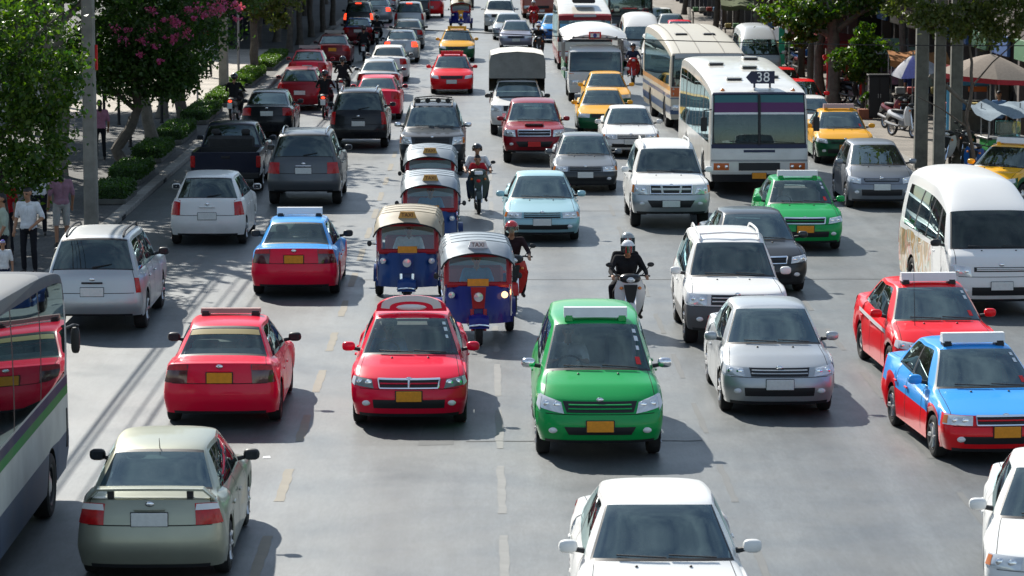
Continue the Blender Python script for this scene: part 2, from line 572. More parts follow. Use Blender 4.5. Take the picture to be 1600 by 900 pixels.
SPECS['van'] = dict(L=5.1, wb=3.0, fo=.75, rt=.34, nh=4, nb=48, nd=2, sill=.28, wins=[(.035, .16), (.20, .42), (.44, .66), (.68, .90)],
    keys=[(.10, .28, .34, .81, .30), (.0, .50, .24, .835, .52), (.02, .72, .25, .845, .74), (.06, .93, .27, .845, .95), (.16, 1.06, .34, .84, 1.07),
          (.34, 1.18, .52, .83, 1.16), (1.02, 1.80, 1.16, .72, 1.74), (2.2, 2.28, 2.2, .70, 1.98), (4.75, 2.28, 4.72, .70, 1.98),
          (5.02, 1.26, 4.92, .82, 1.22), (5.05, 1.1, 4.94, .83, 1.08), (5.08, .80, 4.94, .84, .80), (5.1, .55, 4.92, .84, .55), (5.05, .32, 4.9, .82, .32)],
    head=[(2.0, .60), (2.1, .985), (2.9, .98), (2.75, .62)], grille=[(2.4, -.55), (2.4, .55), (2.75, .55), (2.75, -.55)],
    tail=[(11.0, .88), (11.0, .99), (9.2, .99), (9.2, .90)], intake=[(.5, -.6), (.5, .6), (1.2, .6), (1.2, -.6)], fplate=1.3, rplate=10.9, doors=(.95, 1.75, 2.95))


def bus_spec(L, W, H, belt=1.35, top=2.6, fo=2.2, wb=5.0, rt=.48, slope=.25, nwin=8, wtop=None, rz=.22, rw=.93):
    w = W / 2
    wt = wtop or H - .32
    k = [(.06, .38, .16, w * .97, .38), (0, .62, .10, w, .62), (0, .86, .10, w, .86), (.02, 1.08, .12, w, 1.08), (.05, belt - .1, .15, w, belt - .1),
         (.08, belt, .18, w, belt), (.08 + slope, top, .20 + slope * .9, w * .97, top - .04), (L * .5, H, L * .5, w * rw, H - rz), (L - .2, H - .02, L - .25, w * (rw + .02), H - rz - .02),
         (L - .06, belt, L - .16, w, belt), (L - .05, belt - .1, L - .15, w, belt - .1), (L - .03, 1.0, L - .13, w, 1.0), (L, .7, L - .1, w, .7), (L - .05, .4, L - .14, w * .97, .4)]
    step = .90 / nwin
    return dict(L=L, wb=wb, fo=fo, rt=rt, nh=2, nb=96, nd=2, sill=.36, keys=k, wins=[(.045 + i * step, .045 + (i + 1) * step - .012) for i in range(nwin)],
                head=[(1.25, .62), (1.25, .93), (1.95, .93), (1.95, .62)], grille=[(1.25, -.4), (1.25, .4), (1.95, .4), (1.95, -.4)],
                tail=[(11.9, .80), (11.9, .95), (11.0, .95), (11.0, .80)], intake=None, fplate=.6, rplate=12.2, doors=None, nexp=4.5)


def make_surface(keys, nexp=None):
    K = [np.array(k, float) for k in keys]
    ne = NEXP if nexp is None else [nexp] * 14

    def key(s):
        i = min(int(math.floor(s)), len(K) - 2)
        t = s - i
        a, b = K[i], K[i + 1]
        p = K[i - 1] if i > 0 else a - (b - a)
        n = K[i + 2] if i + 2 < len(K) else b + (b - a)
        # tangents limited by the shorter neighbour, so that edges stay crisp and nothing overshoots
        la, lb, lc = (np.linalg.norm((a - p)[:2]) + 1e-6, np.linalg.norm((b - a)[:2]) + 1e-6, np.linalg.norm((n - b)[:2]) + 1e-6)
        m0 = ((a - p) / la + (b - a) / lb) * .5 * min(la, lb) * .8
        m1 = ((b - a) / lb + (n - b) / lc) * .5 * min(lb, lc) * .8
        t2, t3 = t * t, t * t * t
        k = (2 * t3 - 3 * t2 + 1) * a + (t3 - 2 * t2 + t) * m0 + (-2 * t3 + 3 * t2) * b + (t3 - t2) * m1
        e = ne[i] * (1 - t) + ne[i + 1] * t
        return k, e

    def P(s, q, fo):
        k, e = key(s)
        aq = min(abs(q), 1.0)
        h = 1 - (1 - aq ** e) ** (1 / e)
        d = k[0] + (k[2] - k[0]) * h
        z = k[1] + (k[4] - k[1]) * h
        return Vector((k[3] * q, fo - d, z))
    return P


WHEELS = {}


def wheel_meshes(rt, wd, style):
    key = (round(rt, 3), wd, style)
    if key in WHEELS:
        return WHEELS[key]
    t = MB()
    ri = rt * .63 if style != 'truck' else rt * .56
    prof = [(-wd * .40, ri), (-wd * .5, ri + (rt - ri) * .35), (-wd * .5, rt - .045), (-wd * .42, rt - .012), (-wd * .15, rt), (wd * .15, rt), (wd * .42, rt - .012), (wd * .5, rt - .045), (wd * .5, ri + (rt - ri) * .35), (wd * .40, ri)]
    t.lathe(prof, 'X', n=28)
    r = MB()
    r.lathe([(wd * .42, ri + .004), (wd * .46, ri), (wd * .40, ri * .9), (wd * .18, ri * .86), (wd * .12, .001)], 'X', n=24, m=1)
    if style == 'alloy':
        ns = 6
        for k in range(ns):
            a = 2 * math.pi * k / ns
            c, s_ = math.cos(a), math.sin(a)
            r.tube([(wd * .34, c * .03, s_ * .03), (wd * .37, c * ri * .5, s_ * ri * .5), (wd * .42, c * ri * .92, s_ * ri * .92)], [.035, .028, .036], 6, 0)
        r.lathe([(wd * .2, .06), (wd * .40, .055), (wd * .42, .001)], 'X', n=12)
    else:
        r.lathe([(wd * .14, ri * .84), (wd * .30, ri * .78), (wd * .34, ri * .45), (wd * .42, ri * .32), (wd * .44, .001)], 'X', n=24)
        for k in range(8):
            a = 2 * math.pi * k / 8
            r.tube([(wd * .30, math.cos(a) * ri * .62, math.sin(a) * ri * .62), (wd * .345, math.cos(a) * ri * .62, math.sin(a) * ri * .62)], ri * .09, 6, 1)
    rim = M_RIM if style in ('alloy', 'cap') else M_HUB
    me = (t.mesh('tyre', [M_TYRE]), r.mesh('rim', [rim, M_BLACK]))
    WHEELS[key] = me
    return me


def put_wheel(root, x, y, rt, wd, style='cap', dual=False):
    tm, rm = wheel_meshes(rt, wd, style)
    w = link('wheel', tm, root, (x, y, rt), (0, 0, 0 if x > 0 else math.pi))
    link('rim', rm, w)
    return w


def patch(P, fo, quad, nu, nv, off, mb, m=0, bulge=0.0, side=1, skirt=True):
    """a panel lying on the body: quad of (s,q) corners, raised by off"""
    rows = []
    for j in range(nv + 1):
        v = j / nv
        row = []
        for i in range(nu + 1):
            u = i / nu
            s = lerp(lerp(quad[0][0], quad[1][0], u), lerp(quad[3][0], quad[2][0], u), v)
            q = lerp(lerp(quad[0][1], quad[1][1], u), lerp(quad[3][1], quad[2][1], u), v)
            p = P(s, q * side, fo)
            a = P(s + .02, q * side, fo) - P(s - .02, q * side, fo)
            b = P(s, min(q + .01, .999) * side, fo) - P(s, (q - .01) * side, fo)
            n = a.cross(b)
            if n.length < 1e-9:
                n = Vector((0, 1, 0))
            n.normalize()
            c = p - Vector((0, fo - 2.2, .75))
            if n.dot(c) < 0:
                n = -n
            e = 4 * u * (1 - u) * 4 * v * (1 - v)
            row.append(p + n * (off + bulge * e))
            row[-1] = (row[-1], n)
        rows.append(row)
    mb.grid([[tuple(p) for p, n in r] for r in rows], m)
    if skirt:
        ring = rows[0] + [r[-1] for r in rows[1:]] + rows[-1][-2::-1] + [r[0] for r in rows[-2:0:-1]]
        ring = ring + [ring[0]]
        mb.grid([[tuple(p) for p, n in ring], [tuple(p - n * (off + .012)) for p, n in ring]], m)


def make_vehicle(root, kind, p1, p2=None, lod=0, glass_f=GL_MID, glass_r=GL_MID, glass_s=GL_DARK, tail_m=None, head_m=None, plate=M_PLATEW, rim='cap',
                 interior=True, bumper_m=None, trim_m=None, wm=1.0, hm=1.0, grille_m=None, grille_style='bars', pillar_m=M_BLACK, split=.72, tail_q=None, opts=()):
    """p1 paints the sides and ends, p2 the upper half of a two-tone car"""
    sp = dict(SPECS[kind]) if isinstance(kind, str) else dict(kind)
    keys = [list(k) for k in sp['keys']]
    for k in keys:
        k[3] *= wm
        k[1] *= hm
        k[4] *= hm
    if tail_q:
        sp['tail'] = tail_q
    fo, wb, L, rt = sp['fo'], sp['wb'], sp['L'], sp['rt']
    P = make_surface(keys, sp.get('nexp'))
    p2 = p2 or p1
    bumper_m = bumper_m or p1
    nh, nb, nd = sp['nh'], sp['nb'], sp['nd']
    mrow, nr = 10, 3
    if lod:
        nh, nb, mrow = max(2, nh // 2), max(12, nb // 2 // 2 * 2), 6
    half = nb // 2
    sm = []
    segn = [nr, nr, nr, nh, nh, mrow, half, half, mrow, nd, nr, nr, nr]
    for i, n in enumerate(segn):
        for k in range(n):
            sm.append(i + k / n)
    sm.append(13.0)
    ki = {}
    c = 0
    for i, n in enumerate(segn):
        ki[i] = c
        c += n
    ki[13] = c
    MT = [p1, p2, M_BLACK, M_SEAM, bumper_m, trim_m or M_BLACK]
    body, bonnet, fb, rb, boot, ws, rw = MB(), MB(), MB(), MB(), MB(), MB(), MB()
    pts = [[tuple(P(s, q, fo)) for q in QALL] for s in sm]
    nq = len(QALL)
    wsq = .94
    for i in range(len(sm) - 1):
        s = (sm[i] + sm[i + 1]) / 2
        for j in range(nq - 1):
            qa = abs((QALL[j] + QALL[j + 1]) / 2)
            quad = [pts[i][j], pts[i][j + 1], pts[i + 1][j + 1], pts[i + 1][j]]
            tgt, m = body, 1
            if s < 2:
                tgt, m = fb, 4
            elif s < 3:
                tgt, m = body, 0
            elif s < 5:
                if qa < .9 and nh > 3:
                    tgt = bonnet
                if nh > 3 and .89 < qa < .902:
                    m = 3 if lod == 0 else 1
            elif s < 6:
                if qa < wsq - .01 and ki[5] < i < ki[6] - 0:
                    tgt, m = ws, 0
                elif qa < .96:
                    m = 2
            elif 8 < s < 9:
                if qa < wsq - .02 and ki[8] < i < ki[9] - 1 and 'norearglass' not in opts:
                    tgt, m = rw, 0
                elif qa < .93:
                    m = 2
            elif 9 < s < 11:
                if qa < .89:
                    tgt = boot
                    m = 1 if s < 10 else 0
                else:
                    m = 1 if s < 10 else 0
                if .89 < qa < .902 and lod == 0:
                    m = 3
            elif s > 11:
                tgt, m = rb, 4
            tgt.add(quad, [(0, 1, 2, 3)], m)
    # sides
    aR = rt + .055
    arches = [fo] if sp.get('onearch') else [fo, fo + wb]
    doors = sp['doors']
    Dm = {}
    winmb = {}
    well = MB()
    for sg in (-1, 1):
        jq = nq - 1 if sg > 0 else 0
        E = [Vector(r[jq]) for r in pts]
        Lc = E[ki[0]:ki[3] + 1]
        Rc = E[ki[10]:ki[13] + 1][::-1]
        b0, b1 = E[ki[5]], E[ki[9]]
        belt = [b0.lerp(b1, t / nb) for t in range(nb + 1)]
        if wm and nb > 10:
            for t in range(1, nb):
                u = t / nb
                belt[t].x += sg * .035 * math.sin(math.pi * u) ** .6 if nh > 3 else 0
                belt[t].z += .012 * math.sin(math.pi * u)
        Tc = E[ki[3]:ki[5]] + belt + E[ki[9] + 1:ki[10] + 1]
        n = len(Tc)
        dT = [fo - p.y for p in Tc]
        dB = [lerp(fo - Lc[0].y, fo - Rc[0].y, (d - dT[0]) / (dT[-1] - dT[0])) for d in dT]
        sill = sp['sill'] * hm
        zb = [lerp(Lc[0].z, sill, min(1, i / 4)) if i < n / 2 else lerp(Rc[0].z, sill, min(1, (n - 1 - i) / 4)) for i in range(n)]
        for da in arches:
            hw_ = math.sqrt(max(aR * aR - (sill - rt) ** 2, .01))
            for e_ in (da - hw_, da + hw_):
                j = min(range(n), key=lambda i: abs(dB[i] - e_))
                if 0 < j < n - 1:
                    dB[j] = e_
            for i in range(n):
                dd = dB[i] - da
                if abs(dd) < hw_ - 1e-4:
                    zb[i] = max(zb[i], rt + math.sqrt(aR * aR - dd * dd))
        yb = [lerp(abs(Lc[0].x), abs(Rc[0].x), i / (n - 1)) for i in range(n)]
        wmid = max(abs(p.x) for p in Tc)
        wmax = max(abs(b0.x), abs(Lc[1].x), abs(Rc[1].x), max(k[3] for k in keys))
        B = []
        for i in range(n):
            u = i / (n - 1)
            y = yb[i] + (wmax * .985 - yb[i]) * min(1, 5 * min(u, 1 - u))
            B.append(Vector((sg * y, fo - dB[i], zb[i])))
        B[0], B[-1] = Lc[0], Rc[0]
        nrow = len(Lc) - 1
        rows = []
        for r in range(nrow + 1):
            v = r / nrow
            row = []
            for i in range(n):
                u = i / (n - 1)
                p = B[i] * (1 - v) + Tc[i] * v + Lc[r] * (1 - u) + Rc[r] * u - (B[0] * (1 - u) * (1 - v) + B[-1] * u * (1 - v) + Tc[0] * (1 - u) * v + Tc[-1] * u * v)
                if 0 < r < nrow and 0 < i < n - 1:
                    p.x += sg * max(0, wmax - abs(p.x)) * .8 * math.sin(math.pi * v) * min(1, 6 * min(u, 1 - u))
                row.append(p)
            row[0], row[-1] = Lc[r], Rc[r]
            if r == 0:
                row = B
            if r == nrow:
                row = Tc
            rows.append(row)
        for r in range(nrow):
            v = (r + .5) / nrow
            for i in range(n - 1):
                d = (dB[i] + dB[i + 1]) / 2 * (1 - v) + (dT[i] + dT[i + 1]) / 2 * v
                m = 1 if v > split else 0
                tgt = body
                if doors and lod == 0 and r >= 1:
                    if doors[0] < d < doors[1]:
                        tgt = Dm.setdefault((sg, 0), MB())
                    elif doors[1] < d < doors[2]:
                        tgt = Dm.setdefault((sg, 1), MB())
                    for dd in doors:
                        if abs(d - dd) <= abs(dT[i + 1] - dT[i]) * .5:
                            pass
                if 'cladding' in opts and v < .34:
                    m = 5
                tgt.add([rows[r][i], rows[r][i + 1], rows[r + 1][i + 1], rows[r + 1][i]], [(0, 1, 2, 3)], m)
        # seams: thin dark grooves laid 2 mm proud along the door edges
        if doors and lod == 0:
            for dd in doors:
                j = min(range(1, n - 1), key=lambda i: abs(dT[i] - dd))
                col = [rows[r][j] + Vector((sg * .003, 0, 0)) for r in range(1, nrow + 1)]
                body.grid([[tuple(p + Vector((0, .007, 0))) for p in col], [tuple(p - Vector((0, .007, 0))) for p in col]], 3)
        # wheel wells
        for da in arches:
            a0 = []
            for k in range(13):
                t = math.pi * k / 12
                a0.append((sg * (wmax - .02), fo - da + aR * math.cos(t), rt + aR * math.sin(t) - (.06 if k in (0, 12) else 0)))
            well.grid([a0, [(p[0] - sg * .34, p[1], p[2]) for p in a0]], 0)
            o = [(p[0] - sg * .34, p[1], p[2]) for p in a0]
            well.add(o + [(o[0][0], fo - da, rt)], [(k, k + 1, 13) for k in range(12)], 0)
        # greenhouse
        A = E[ki[5]:ki[6] + 1]
        Cc = E[ki[8]:ki[9] + 1][::-1]
        Tp = E[ki[6]:ki[8] + 1]
        rows = []
        for r in range(mrow + 1):
            v = r / mrow
            row = []
            for i in range(nb + 1):
                u = i / nb
                p = belt[i] * (1 - v) + Tp[i] * v + A[r] * (1 - u) + Cc[r] * u - (belt[0] * (1 - u) * (1 - v) + belt[-1] * u * (1 - v) + Tp[0] * (1 - u) * v + Tp[-1] * u * v)
                if 0 < r < mrow and 0 < i < nb:
                    p.x += sg * .02 * math.sin(math.pi * v)
                row.append(p)
            rows.append(row)
        rows[0], rows[-1] = belt, Tp
        vlo, vhi = sp.get('vwin', (.04, .9))
        us = [sp['wins'][0][0], sp['wins'][-1][1]]
        for r in range(mrow):
            v = (r + .5) / mrow
            for i in range(nb):
                u = (i + .5) / nb
                q = [rows[r][i], rows[r][i + 1], rows[r + 1][i + 1], rows[r + 1][i]]
                w = next((k for k, (a, b) in enumerate(sp['wins']) if a <= u <= b), None)
                if w is not None and vlo < v < vhi and not ('panelside' in opts and w > 0):
                    winmb.setdefault((sg, w), MB()).add(q, [(0, 1, 2, 3)], 0)
                elif us[0] < u < us[1] and vlo < v < vhi:
                    body.add(q, [(0, 1, 2, 3)], 6)
                else:
                    body.add(q, [(0, 1, 2, 3)], 1)
    MT.append(pillar_m)
    # floor pan
    y0, y1 = fo - keys[0][0] - .1, fo - L + .2
    wf = max(k[3] for k in keys) - .07
    well.box((0, (y0 + y1) / 2, sp['sill'] + .05), (wf * 2 - .5, y0 - y1, .06), 0)
    for da in ([fo + wb / 2] if len(arches) > 1 else []):
        well.box((0, fo - da, sp['sill'] + .05), (wf * 2, wb - 2 * aR - .05, .05), 0)
    body.build('body', MT, root)
    well.build('underbody', [M_UNDER], root)
    if bonnet.f:
        bonnet.build('bonnet', MT, root)
    f_ob = fb.build('front_bumper', MT, root)
    if 'norear' not in opts:
        rb.build('rear_bumper', MT, root)
    elif rb.f:
        rb.build('cab_back', MT, root)
    if boot.f:
        boot.build('boot_lid' if kind in ('sedan', 'sedan90') else 'tailgate', MT, root)
    wo = ws.build('windscreen', [glass_f], root)
    if rw.f:
        ro = rw.build('rear_window', [glass_r], root)
    dobj = {}
    for (sg, k), mb in Dm.items():
        dobj[(sg, k)] = mb.build('door', MT, root)
        if lod == 0:
            h = MB()
            dd = (doors[k + 1] - .14)
            xx = max(kk[3] for kk in keys) + .012
            h.box((sg * xx, fo - dd, (keys[5][4] - .14)), (.03, .16, .028), 0, b=.01)
            h.build('handle', [p1], dobj[(sg, k)])
    nw = len(sp['wins'])
    for (sg, w), mb in winmb.items():
        par = root
        if dobj:
            par = dobj.get((sg, 0 if w < (nw - 1) / 2 else 1), root)
        mb.build('window', [glass_s], par)

    # lamps, grille, plates
    if sp['head']:
        for sg in (-1, 1):
            h = MB()
            patch(P, fo, sp['head'], 7, 5, .008, h, 0, .015, sg)
            ho = h.build('headlight', [head_m or M_LAMP], root)
            if lod == 0:
                q = sp['head']
                cs = sum(a for a, b in q) / 4
                cq = sum(b for a, b in q) / 4
                b_ = MB()
                for dq in (-.06, .09):
                    p = P(cs - .03, (cq + dq - .04) * sg, fo)
                    b_.ell(p + Vector((0, .004, 0)), (.055, .022, .05), 0)
                b_.build('bulb', [M_BULB], ho)
                a_ = MB()
                patch(P, fo, [(q[0][0] + .1, .93), (q[1][0] + .1, .985), (q[2][0] - .1, .975), (lerp(q[3][0], q[2][0], .8) - .1, .93)], 2, 3, .017, a_, 0, 0, sg)
                a_.build('indicator', [M_AMBER if (kind in ('sedan90', 'suvbig') or 'amber' in opts) else M_CLEAR], ho)
    if sp['grille'] and 'nogrille' not in opts:
        g = MB()
        patch(P, fo, sp['grille'], 10, 4, .006, g, 0)
        go = g.build('grille', [M_BLACK], root)
        if lod == 0 or 'chromegrille' in opts:
            q = sp['grille']
            gm = grille_m or p1
            def bar(a, b, r=.011, nm='bar', mat=None):
                t = MB()
                pp = []
                for k in range(9):
                    s = lerp(a[0], b[0], k / 8)
                    qq = lerp(a[1], b[1], k / 8)
                    p = P(s, qq, fo)
                    pp.append(p + Vector((0, .012, .003)))
                t.tube(pp, r, 6)
                t.build(nm, [mat or gm], go)
            s0, s1, q0, q1 = q[0][0], q[2][0], q[0][1], q[2][1]
            nbar = 2 if grille_style == 'bars' else 1
            for k in range(nbar):
                s = lerp(s0, s1, (k + 1) / (nbar + 1))
                bar((s, -.5), (s, .5))
            if grille_style in ('frame', 'split', 'cross'):
                bar(q[0], q[1], .016, 'surround', M_CHROME)
                bar(q[2], q[3], .02, 'surround', M_CHROME)
                bar(q[1], q[2], .014, 'surround', M_CHROME)
                bar(q[3], q[0], .014, 'surround', M_CHROME)
            if grille_style == 'split':
                bar((s0, 0), (s1, 0), .022, 'divider', M_CHROME)
            if grille_style == 'cross':
                bar((s0, -.22), (s1, -.26), .026, 'divider', gm)
                bar((s0, .22), (s1, .26), .026, 'divider', gm)
                bar(((s0 + s1) / 2, -.5), ((s0 + s1) / 2, .5), .026, 'divider', gm)
    if sp['intake'] and lod == 0:
        g = MB()
        patch(P, fo, sp['intake'], 8, 3, .004, g, 0)
        g.build('air_intake', [M_BLACK], root)
        for sg in (-1, 1):
            g = MB()
            s = (sp['intake'][0][0] + sp['intake'][2][0]) / 2
            p = P(s, .74 * sg, fo)
            g.ell(p + Vector((0, .01, 0)), (.06, .03, .04), 0)
            g.build('fog_light', [M_CLEAR], root)
    if sp['tail'] and 'norear' not in opts:
        for sg in (-1, 1):
            h = MB()
            patch(P, fo, sp['tail'], 6, 5, .008, h, 0, .01, sg)
            to = h.build('tail_light', [tail_m or M_TAIL], root)
            if lod == 0:
                q = sp['tail']
                h = MB()
                patch(P, fo, [(lerp(q[0][0], q[3][0], .68), q[0][1] + .02), (lerp(q[1][0], q[2][0], .68), .975), (lerp(q[1][0], q[2][0], .95), .97), (lerp(q[0][0], q[3][0], .95), q[3][1] + .02)], 4, 2, .02, h, 0, 0, sg)
                h.build('reverse_lamp', [M_CLEAR if 'clearlamp' in opts else M_TAIL], to)
    if plate is not None:
        for s, ny in ((sp['fplate'], 1), (sp['rplate'], -1)):
            if s is None or (ny < 0 and 'norear' in opts):
                continue
            p = P(s, 0, fo)
            g = MB()
            g.box((p.x, p.y + ny * .022, p.z), (.40 if plate is M_PLATEW else .36, .016, .15), 0, b=.006)
            po = g.build('number_plate', [plate], root)
            g = MB()
            g.box((p.x, p.y + ny * .012, p.z), (.415 if plate is M_PLATEW else .39, .014, .17), 0, b=.006)
            g.build('plate_holder', [M_BLACK], po)
    # grooves where the bumpers meet the body, dark lower valances
    if lod == 0 and nh > 3:
        for nm, s0_, s1_, qm, o_ in (('bumper_groove', 1.97, 2.03, .97, .003), ('bumper_groove', 10.985, 11.045, .97, .003), ('front_valance', .0, .22, .9, .005), ('rear_valance', 12.80, 13.0, .82, .005)):
            if 'norear' in opts and s0_ > 9:
                continue
            g = MB()
            patch(P, fo, [(s0_, -qm), (s0_, qm), (s1_, qm), (s1_, -qm)], 14, 1, o_, g, 0, skirt=False)
            g.build(nm, [M_SEAM if nm == 'bumper_groove' else M_BLACK], root)
    # mirrors
    if 'nomirror' not in opts:
        dm = keys[5][2] + .22
        zm = keys[5][4] + .10
        xm = keys[5][3] + .05
        mm = M_BLACK if 'blackmirror' in opts else (M_CHROME if 'chromemirror' in opts else p2 if 'topmirror' in opts else p1)
        for sg in (-1, 1):
            g = MB()
            g.ell((sg * (xm + .125), fo - dm, zm), (.098, .06, .068), 0, 12, 8, pw=.7)
            mo = g.build('wing_mirror', [mm], root)
            g = MB()
            g.tube([(sg * (xm - .04), fo - dm - .02, zm - .05), (sg * (xm + .07), fo - dm, zm - .03)], [.03, .024], 6)
            g.build('mirror_arm', [M_BLACK], mo)
            g = MB()
            g.box((sg * (xm + .125), fo - dm - .053, zm), (.145, .012, .095), 0, b=.005)
            g.build('mirror_glass', [M_MIRROR], mo)
    # wipers
    if lod == 0:
        for a, b in ((-.72, -.08), (-.05, .62)):
            g = MB()
            pp = [P(5.06 + .06 * t + .03, lerp(a, b, t), fo) + Vector((0, .02, .015)) for t in (0, .25, .5, .75, 1)]
            g.tube(pp, .009, 5)
            g.build('wiper', [M_BLACK], root)
    if lod == 0 and nh > 3:
        g = MB()
        p = P(2.98, 0, fo)
        g.ell(p + Vector((0, .012, .005)), (.05, .014, .032), 0, 12, 6)
        g.build('badge', [M_CHROME], root)
        if 'norear' not in opts:
            g = MB()
            p = P(10.22, 0, fo)
            g.ell(p + Vector((0, -.012, 0)), (.05, .014, .032), 0, 12, 6)
            g.build('badge', [M_CHROME], root)
            g = MB()
            a_, b_ = P(10.42, -.22, fo), P(10.42, .22, fo)
            g.tube([a_ + Vector((0, -.02, 0)), P(10.42, 0, fo) + Vector((0, -.03, 0)), b_ + Vector((0, -.02, 0))], .018, 6)
            g.build('plate_garnish', [M_CHROME if 'chromebar' in opts else M_BLACK if 'blackbar' in opts else p1], root)
            if kind in ('hatch', 'suv', 'suvbig'):
                g = MB()
                g.tube([P(8.88, .0, fo) + Vector((0, -.02, .01)), P(8.80, .25, fo) + Vector((0, -.02, .01)), P(8.74, .45, fo) + Vector((0, -.02, .01))], [.016, .009, .006], 6)
                g.build('rear_wiper', [M_BLACK], root)
        for q in (-.35, .35):
            g = MB()
            g.ell(P(4.75, q, fo) + Vector((0, 0, .008)), (.018, .018, .010), 0, 8, 5)
            g.build('washer_jet', [M_BLACK], root)
    # wheels
    wd = .19 if rt < .34 else .23
    xw = max(k[3] for k in keys) - wd / 2 - .012
    if rt > .42:
        wd = .26
        xw = max(k[3] for k in keys) - wd / 2 - .03
    st = 'truck' if rt > .42 else rim
    for yy in ([0] if sp.get('onearch') else [0, -wb]):
        for sg in (-1, 1):
            put_wheel(root, sg * xw, yy, rt, wd, st)
    # cabin
    if interior:
        sm_ = M_SEAT if 'darkseat' in opts else M_SEATG
        dh = fo - keys[6][0]
        zr = keys[7][1]
        zs = zr - .62
        zf = sp['sill'] + .12
        xs = keys[6][3] * .62
        g = MB()
        yd = fo - keys[5][0] - .18
        g.box((0, yd - .06, keys[5][1] - .10), (keys[5][3] * 1.75, .42, .16), 0, b=.05)
        g.box((0, yd - .02, keys[5][1] - .38), (keys[5][3] * 1.7, .30, .5), 0, b=.04)
        g.build('dashboard', [M_DASH], root)
        ysw = yd - .36
        g = MB()
        tilt = Matrix.Rotation(R(-28), 3, 'X')
        ring = [Vector((.17 * math.cos(t * math.pi / 10), 0, .17 * math.sin(t * math.pi / 10))) for t in range(21)]
        cc = Vector((xs, ysw, keys[5][1] - .02))
        g.tube([cc + tilt @ p for p in ring], .014, 6, cap=False)
        g.tube([cc, cc + Vector((0, .25, -.12))], .03, 6)
        g.build('steering_wheel', [M_BLACK], root)
        rowsY = [dh - .62]
        if kind in ('sedan', 'sedan90'):
            g = MB()
            ya, yb_ = fo - keys[9][0] + .06, dh - 1.62
            g.box((0, (ya + yb_) / 2, keys[9][4] - .02), (keys[9][3] * 1.8, abs(yb_ - ya), .04), 0, b=.01)
            g.build('parcel_shelf', [M_DASH], root)
        if fo - keys[8][0] < dh - 1.2:
            rowsY.append(dh - 1.5)
        for ri_, ys in enumerate(rowsY):
            xsl = (-xs, xs) if ri_ == 0 else (0,)
            for x in xsl:
                w_ = .46 if ri_ == 0 else xs * 2 + .5
                g = MB()
                g.box((x, ys + .22, zs - .33), (w_, .5, .16), 0, b=.05)
                g.box((x, ys - .08, zs + .0), (w_ * .96, .16, .60), 0, rot=Matrix.Rotation(R(14), 3, 'X'), b=.06)
                so = g.build('seat', [sm_], root)
                for hx in ((x,) if ri_ == 0 else (() if kind in ('sedan', 'sedan90') else (-xs, xs))):
                    g = MB()
                    g.ell((hx, ys - .17, zs + .40), (.12, .05, .075), 0, 12, 8, pw=.75)
                    g.build('headrest', [M_SEAT], so)
    return P, fo, keys


def roof_sign(root, P, fo, mat, kind='bar', base=M_BLACK, s=6.35, h=.06):
    """the long taxi sign across the roof"""
    p = P(s, 0, fo) + Vector((0, 0, .05 if kind == 'arch' else 0))
    if kind == 'bar':
        g = MB()
        z = p.z + .10
        g.prism([(p.y - .10, z - .07), (p.y - .055, z + h), (p.y + .055, z + h), (p.y + .10, z - .07)], -.44, .44, 'X', 0)
        so = g.build('roof_sign', [mat], root)
        for x in (-.37, .37):
            g = MB()
            g.box((x, p.y, p.z + .01), (.12, .20, .10), 0, b=.015)
            g.build('sign_foot', [base], so)
    else:
        g = MB()
        arc = []
        for k in range(13):
            t = k / 12
            a = math.pi * (1 - t)
            arc.append((.52 * math.cos(a), .03 + .22 * math.sin(a) ** .7))
        poly = [(x, p.z + z - .05) for x, z in arc]
        g.prism(poly, p.y - .07, p.y + .07, 'Y', 0)
        so = g.build('roof_sign', [base], root)
        g = MB()
        out = [(x * .86, p.z + z * .86 + .0) for x, z in arc] + [(x * .62, p.z + z * .5 - .0) for x, z in arc[::-1]]
        n = 13
        for k in range(n - 1):
            q = [out[k], out[k + 1], out[2 * n - 2 - k], out[2 * n - 1 - k]]
            g.prism(q, p.y + .071, p.y + .082, 'Y', 0)
        g.build('sign_panel', [mat], so)
        g = MB()
        g.ell((0, p.y + .06, p.z + .035), (.24, .04, .05), 0, 14, 6)
        g.build('sign_plate', [M_WHITE], so)
    return so


def antenna(root, p, h=.5, lean=-.25):
    g = MB()
    g.tube([p, (p[0], p[1] + lean * h, p[2] + h)], [.006, .003], 5)
    g.build('antenna', [M_BLACK], root)


def roof_rails(root, P, fo, mat, s0=6.15, s1=7.85, q=.86, cross=0):
    for sg in (-1, 1):
        g = MB()
        pp = [P(lerp(s0, s1, k / 10), q * sg, fo) + Vector((0, 0, .02 if k in (0, 10) else .065)) for k in range(11)]
        g.tube(pp, .022, 6)
        g.build('roof_rail', [mat], root)
    for k in range(cross):
        s = lerp(s0 + .2, s1 - .2, k / max(1, cross - 1))
        g = MB()
        a, b = P(s, -q, fo), P(s, q, fo)
        g.tube([a + Vector((0, 0, .075)), P(s, 0, fo) + Vector((0, 0, .09)), b + Vector((0, 0, .075))], .018, 6)
        g.build('roof_crossbar', [mat], root)


def stickers(root, P, fo, spots):
    for (s, q, w, h, mat) in spots:
        g = MB()
        patch(P, fo, [(s, q), (s, q + w), (s + h, q + w), (s + h, q)], 2, 2, .004, g, 0, skirt=False)
        g.build('sticker', [mat], root)
# ------------------------------------------------------------------ people
SKIN = plain('skin', (0.36, 0.18, 0.10), 0.55)
HAIR = plain('black_hair', (0.012, 0.01, 0.01), 0.5)
EYE = plain('dark_eye', (0.02, 0.015, 0.012), 0.3)
SHOE = plain('dark_shoe', (0.03, 0.025, 0.022), 0.6)


def cloth(name, col):
    return plain(name, col, 0.9, var=0.15, scale=14, spec=0.2)


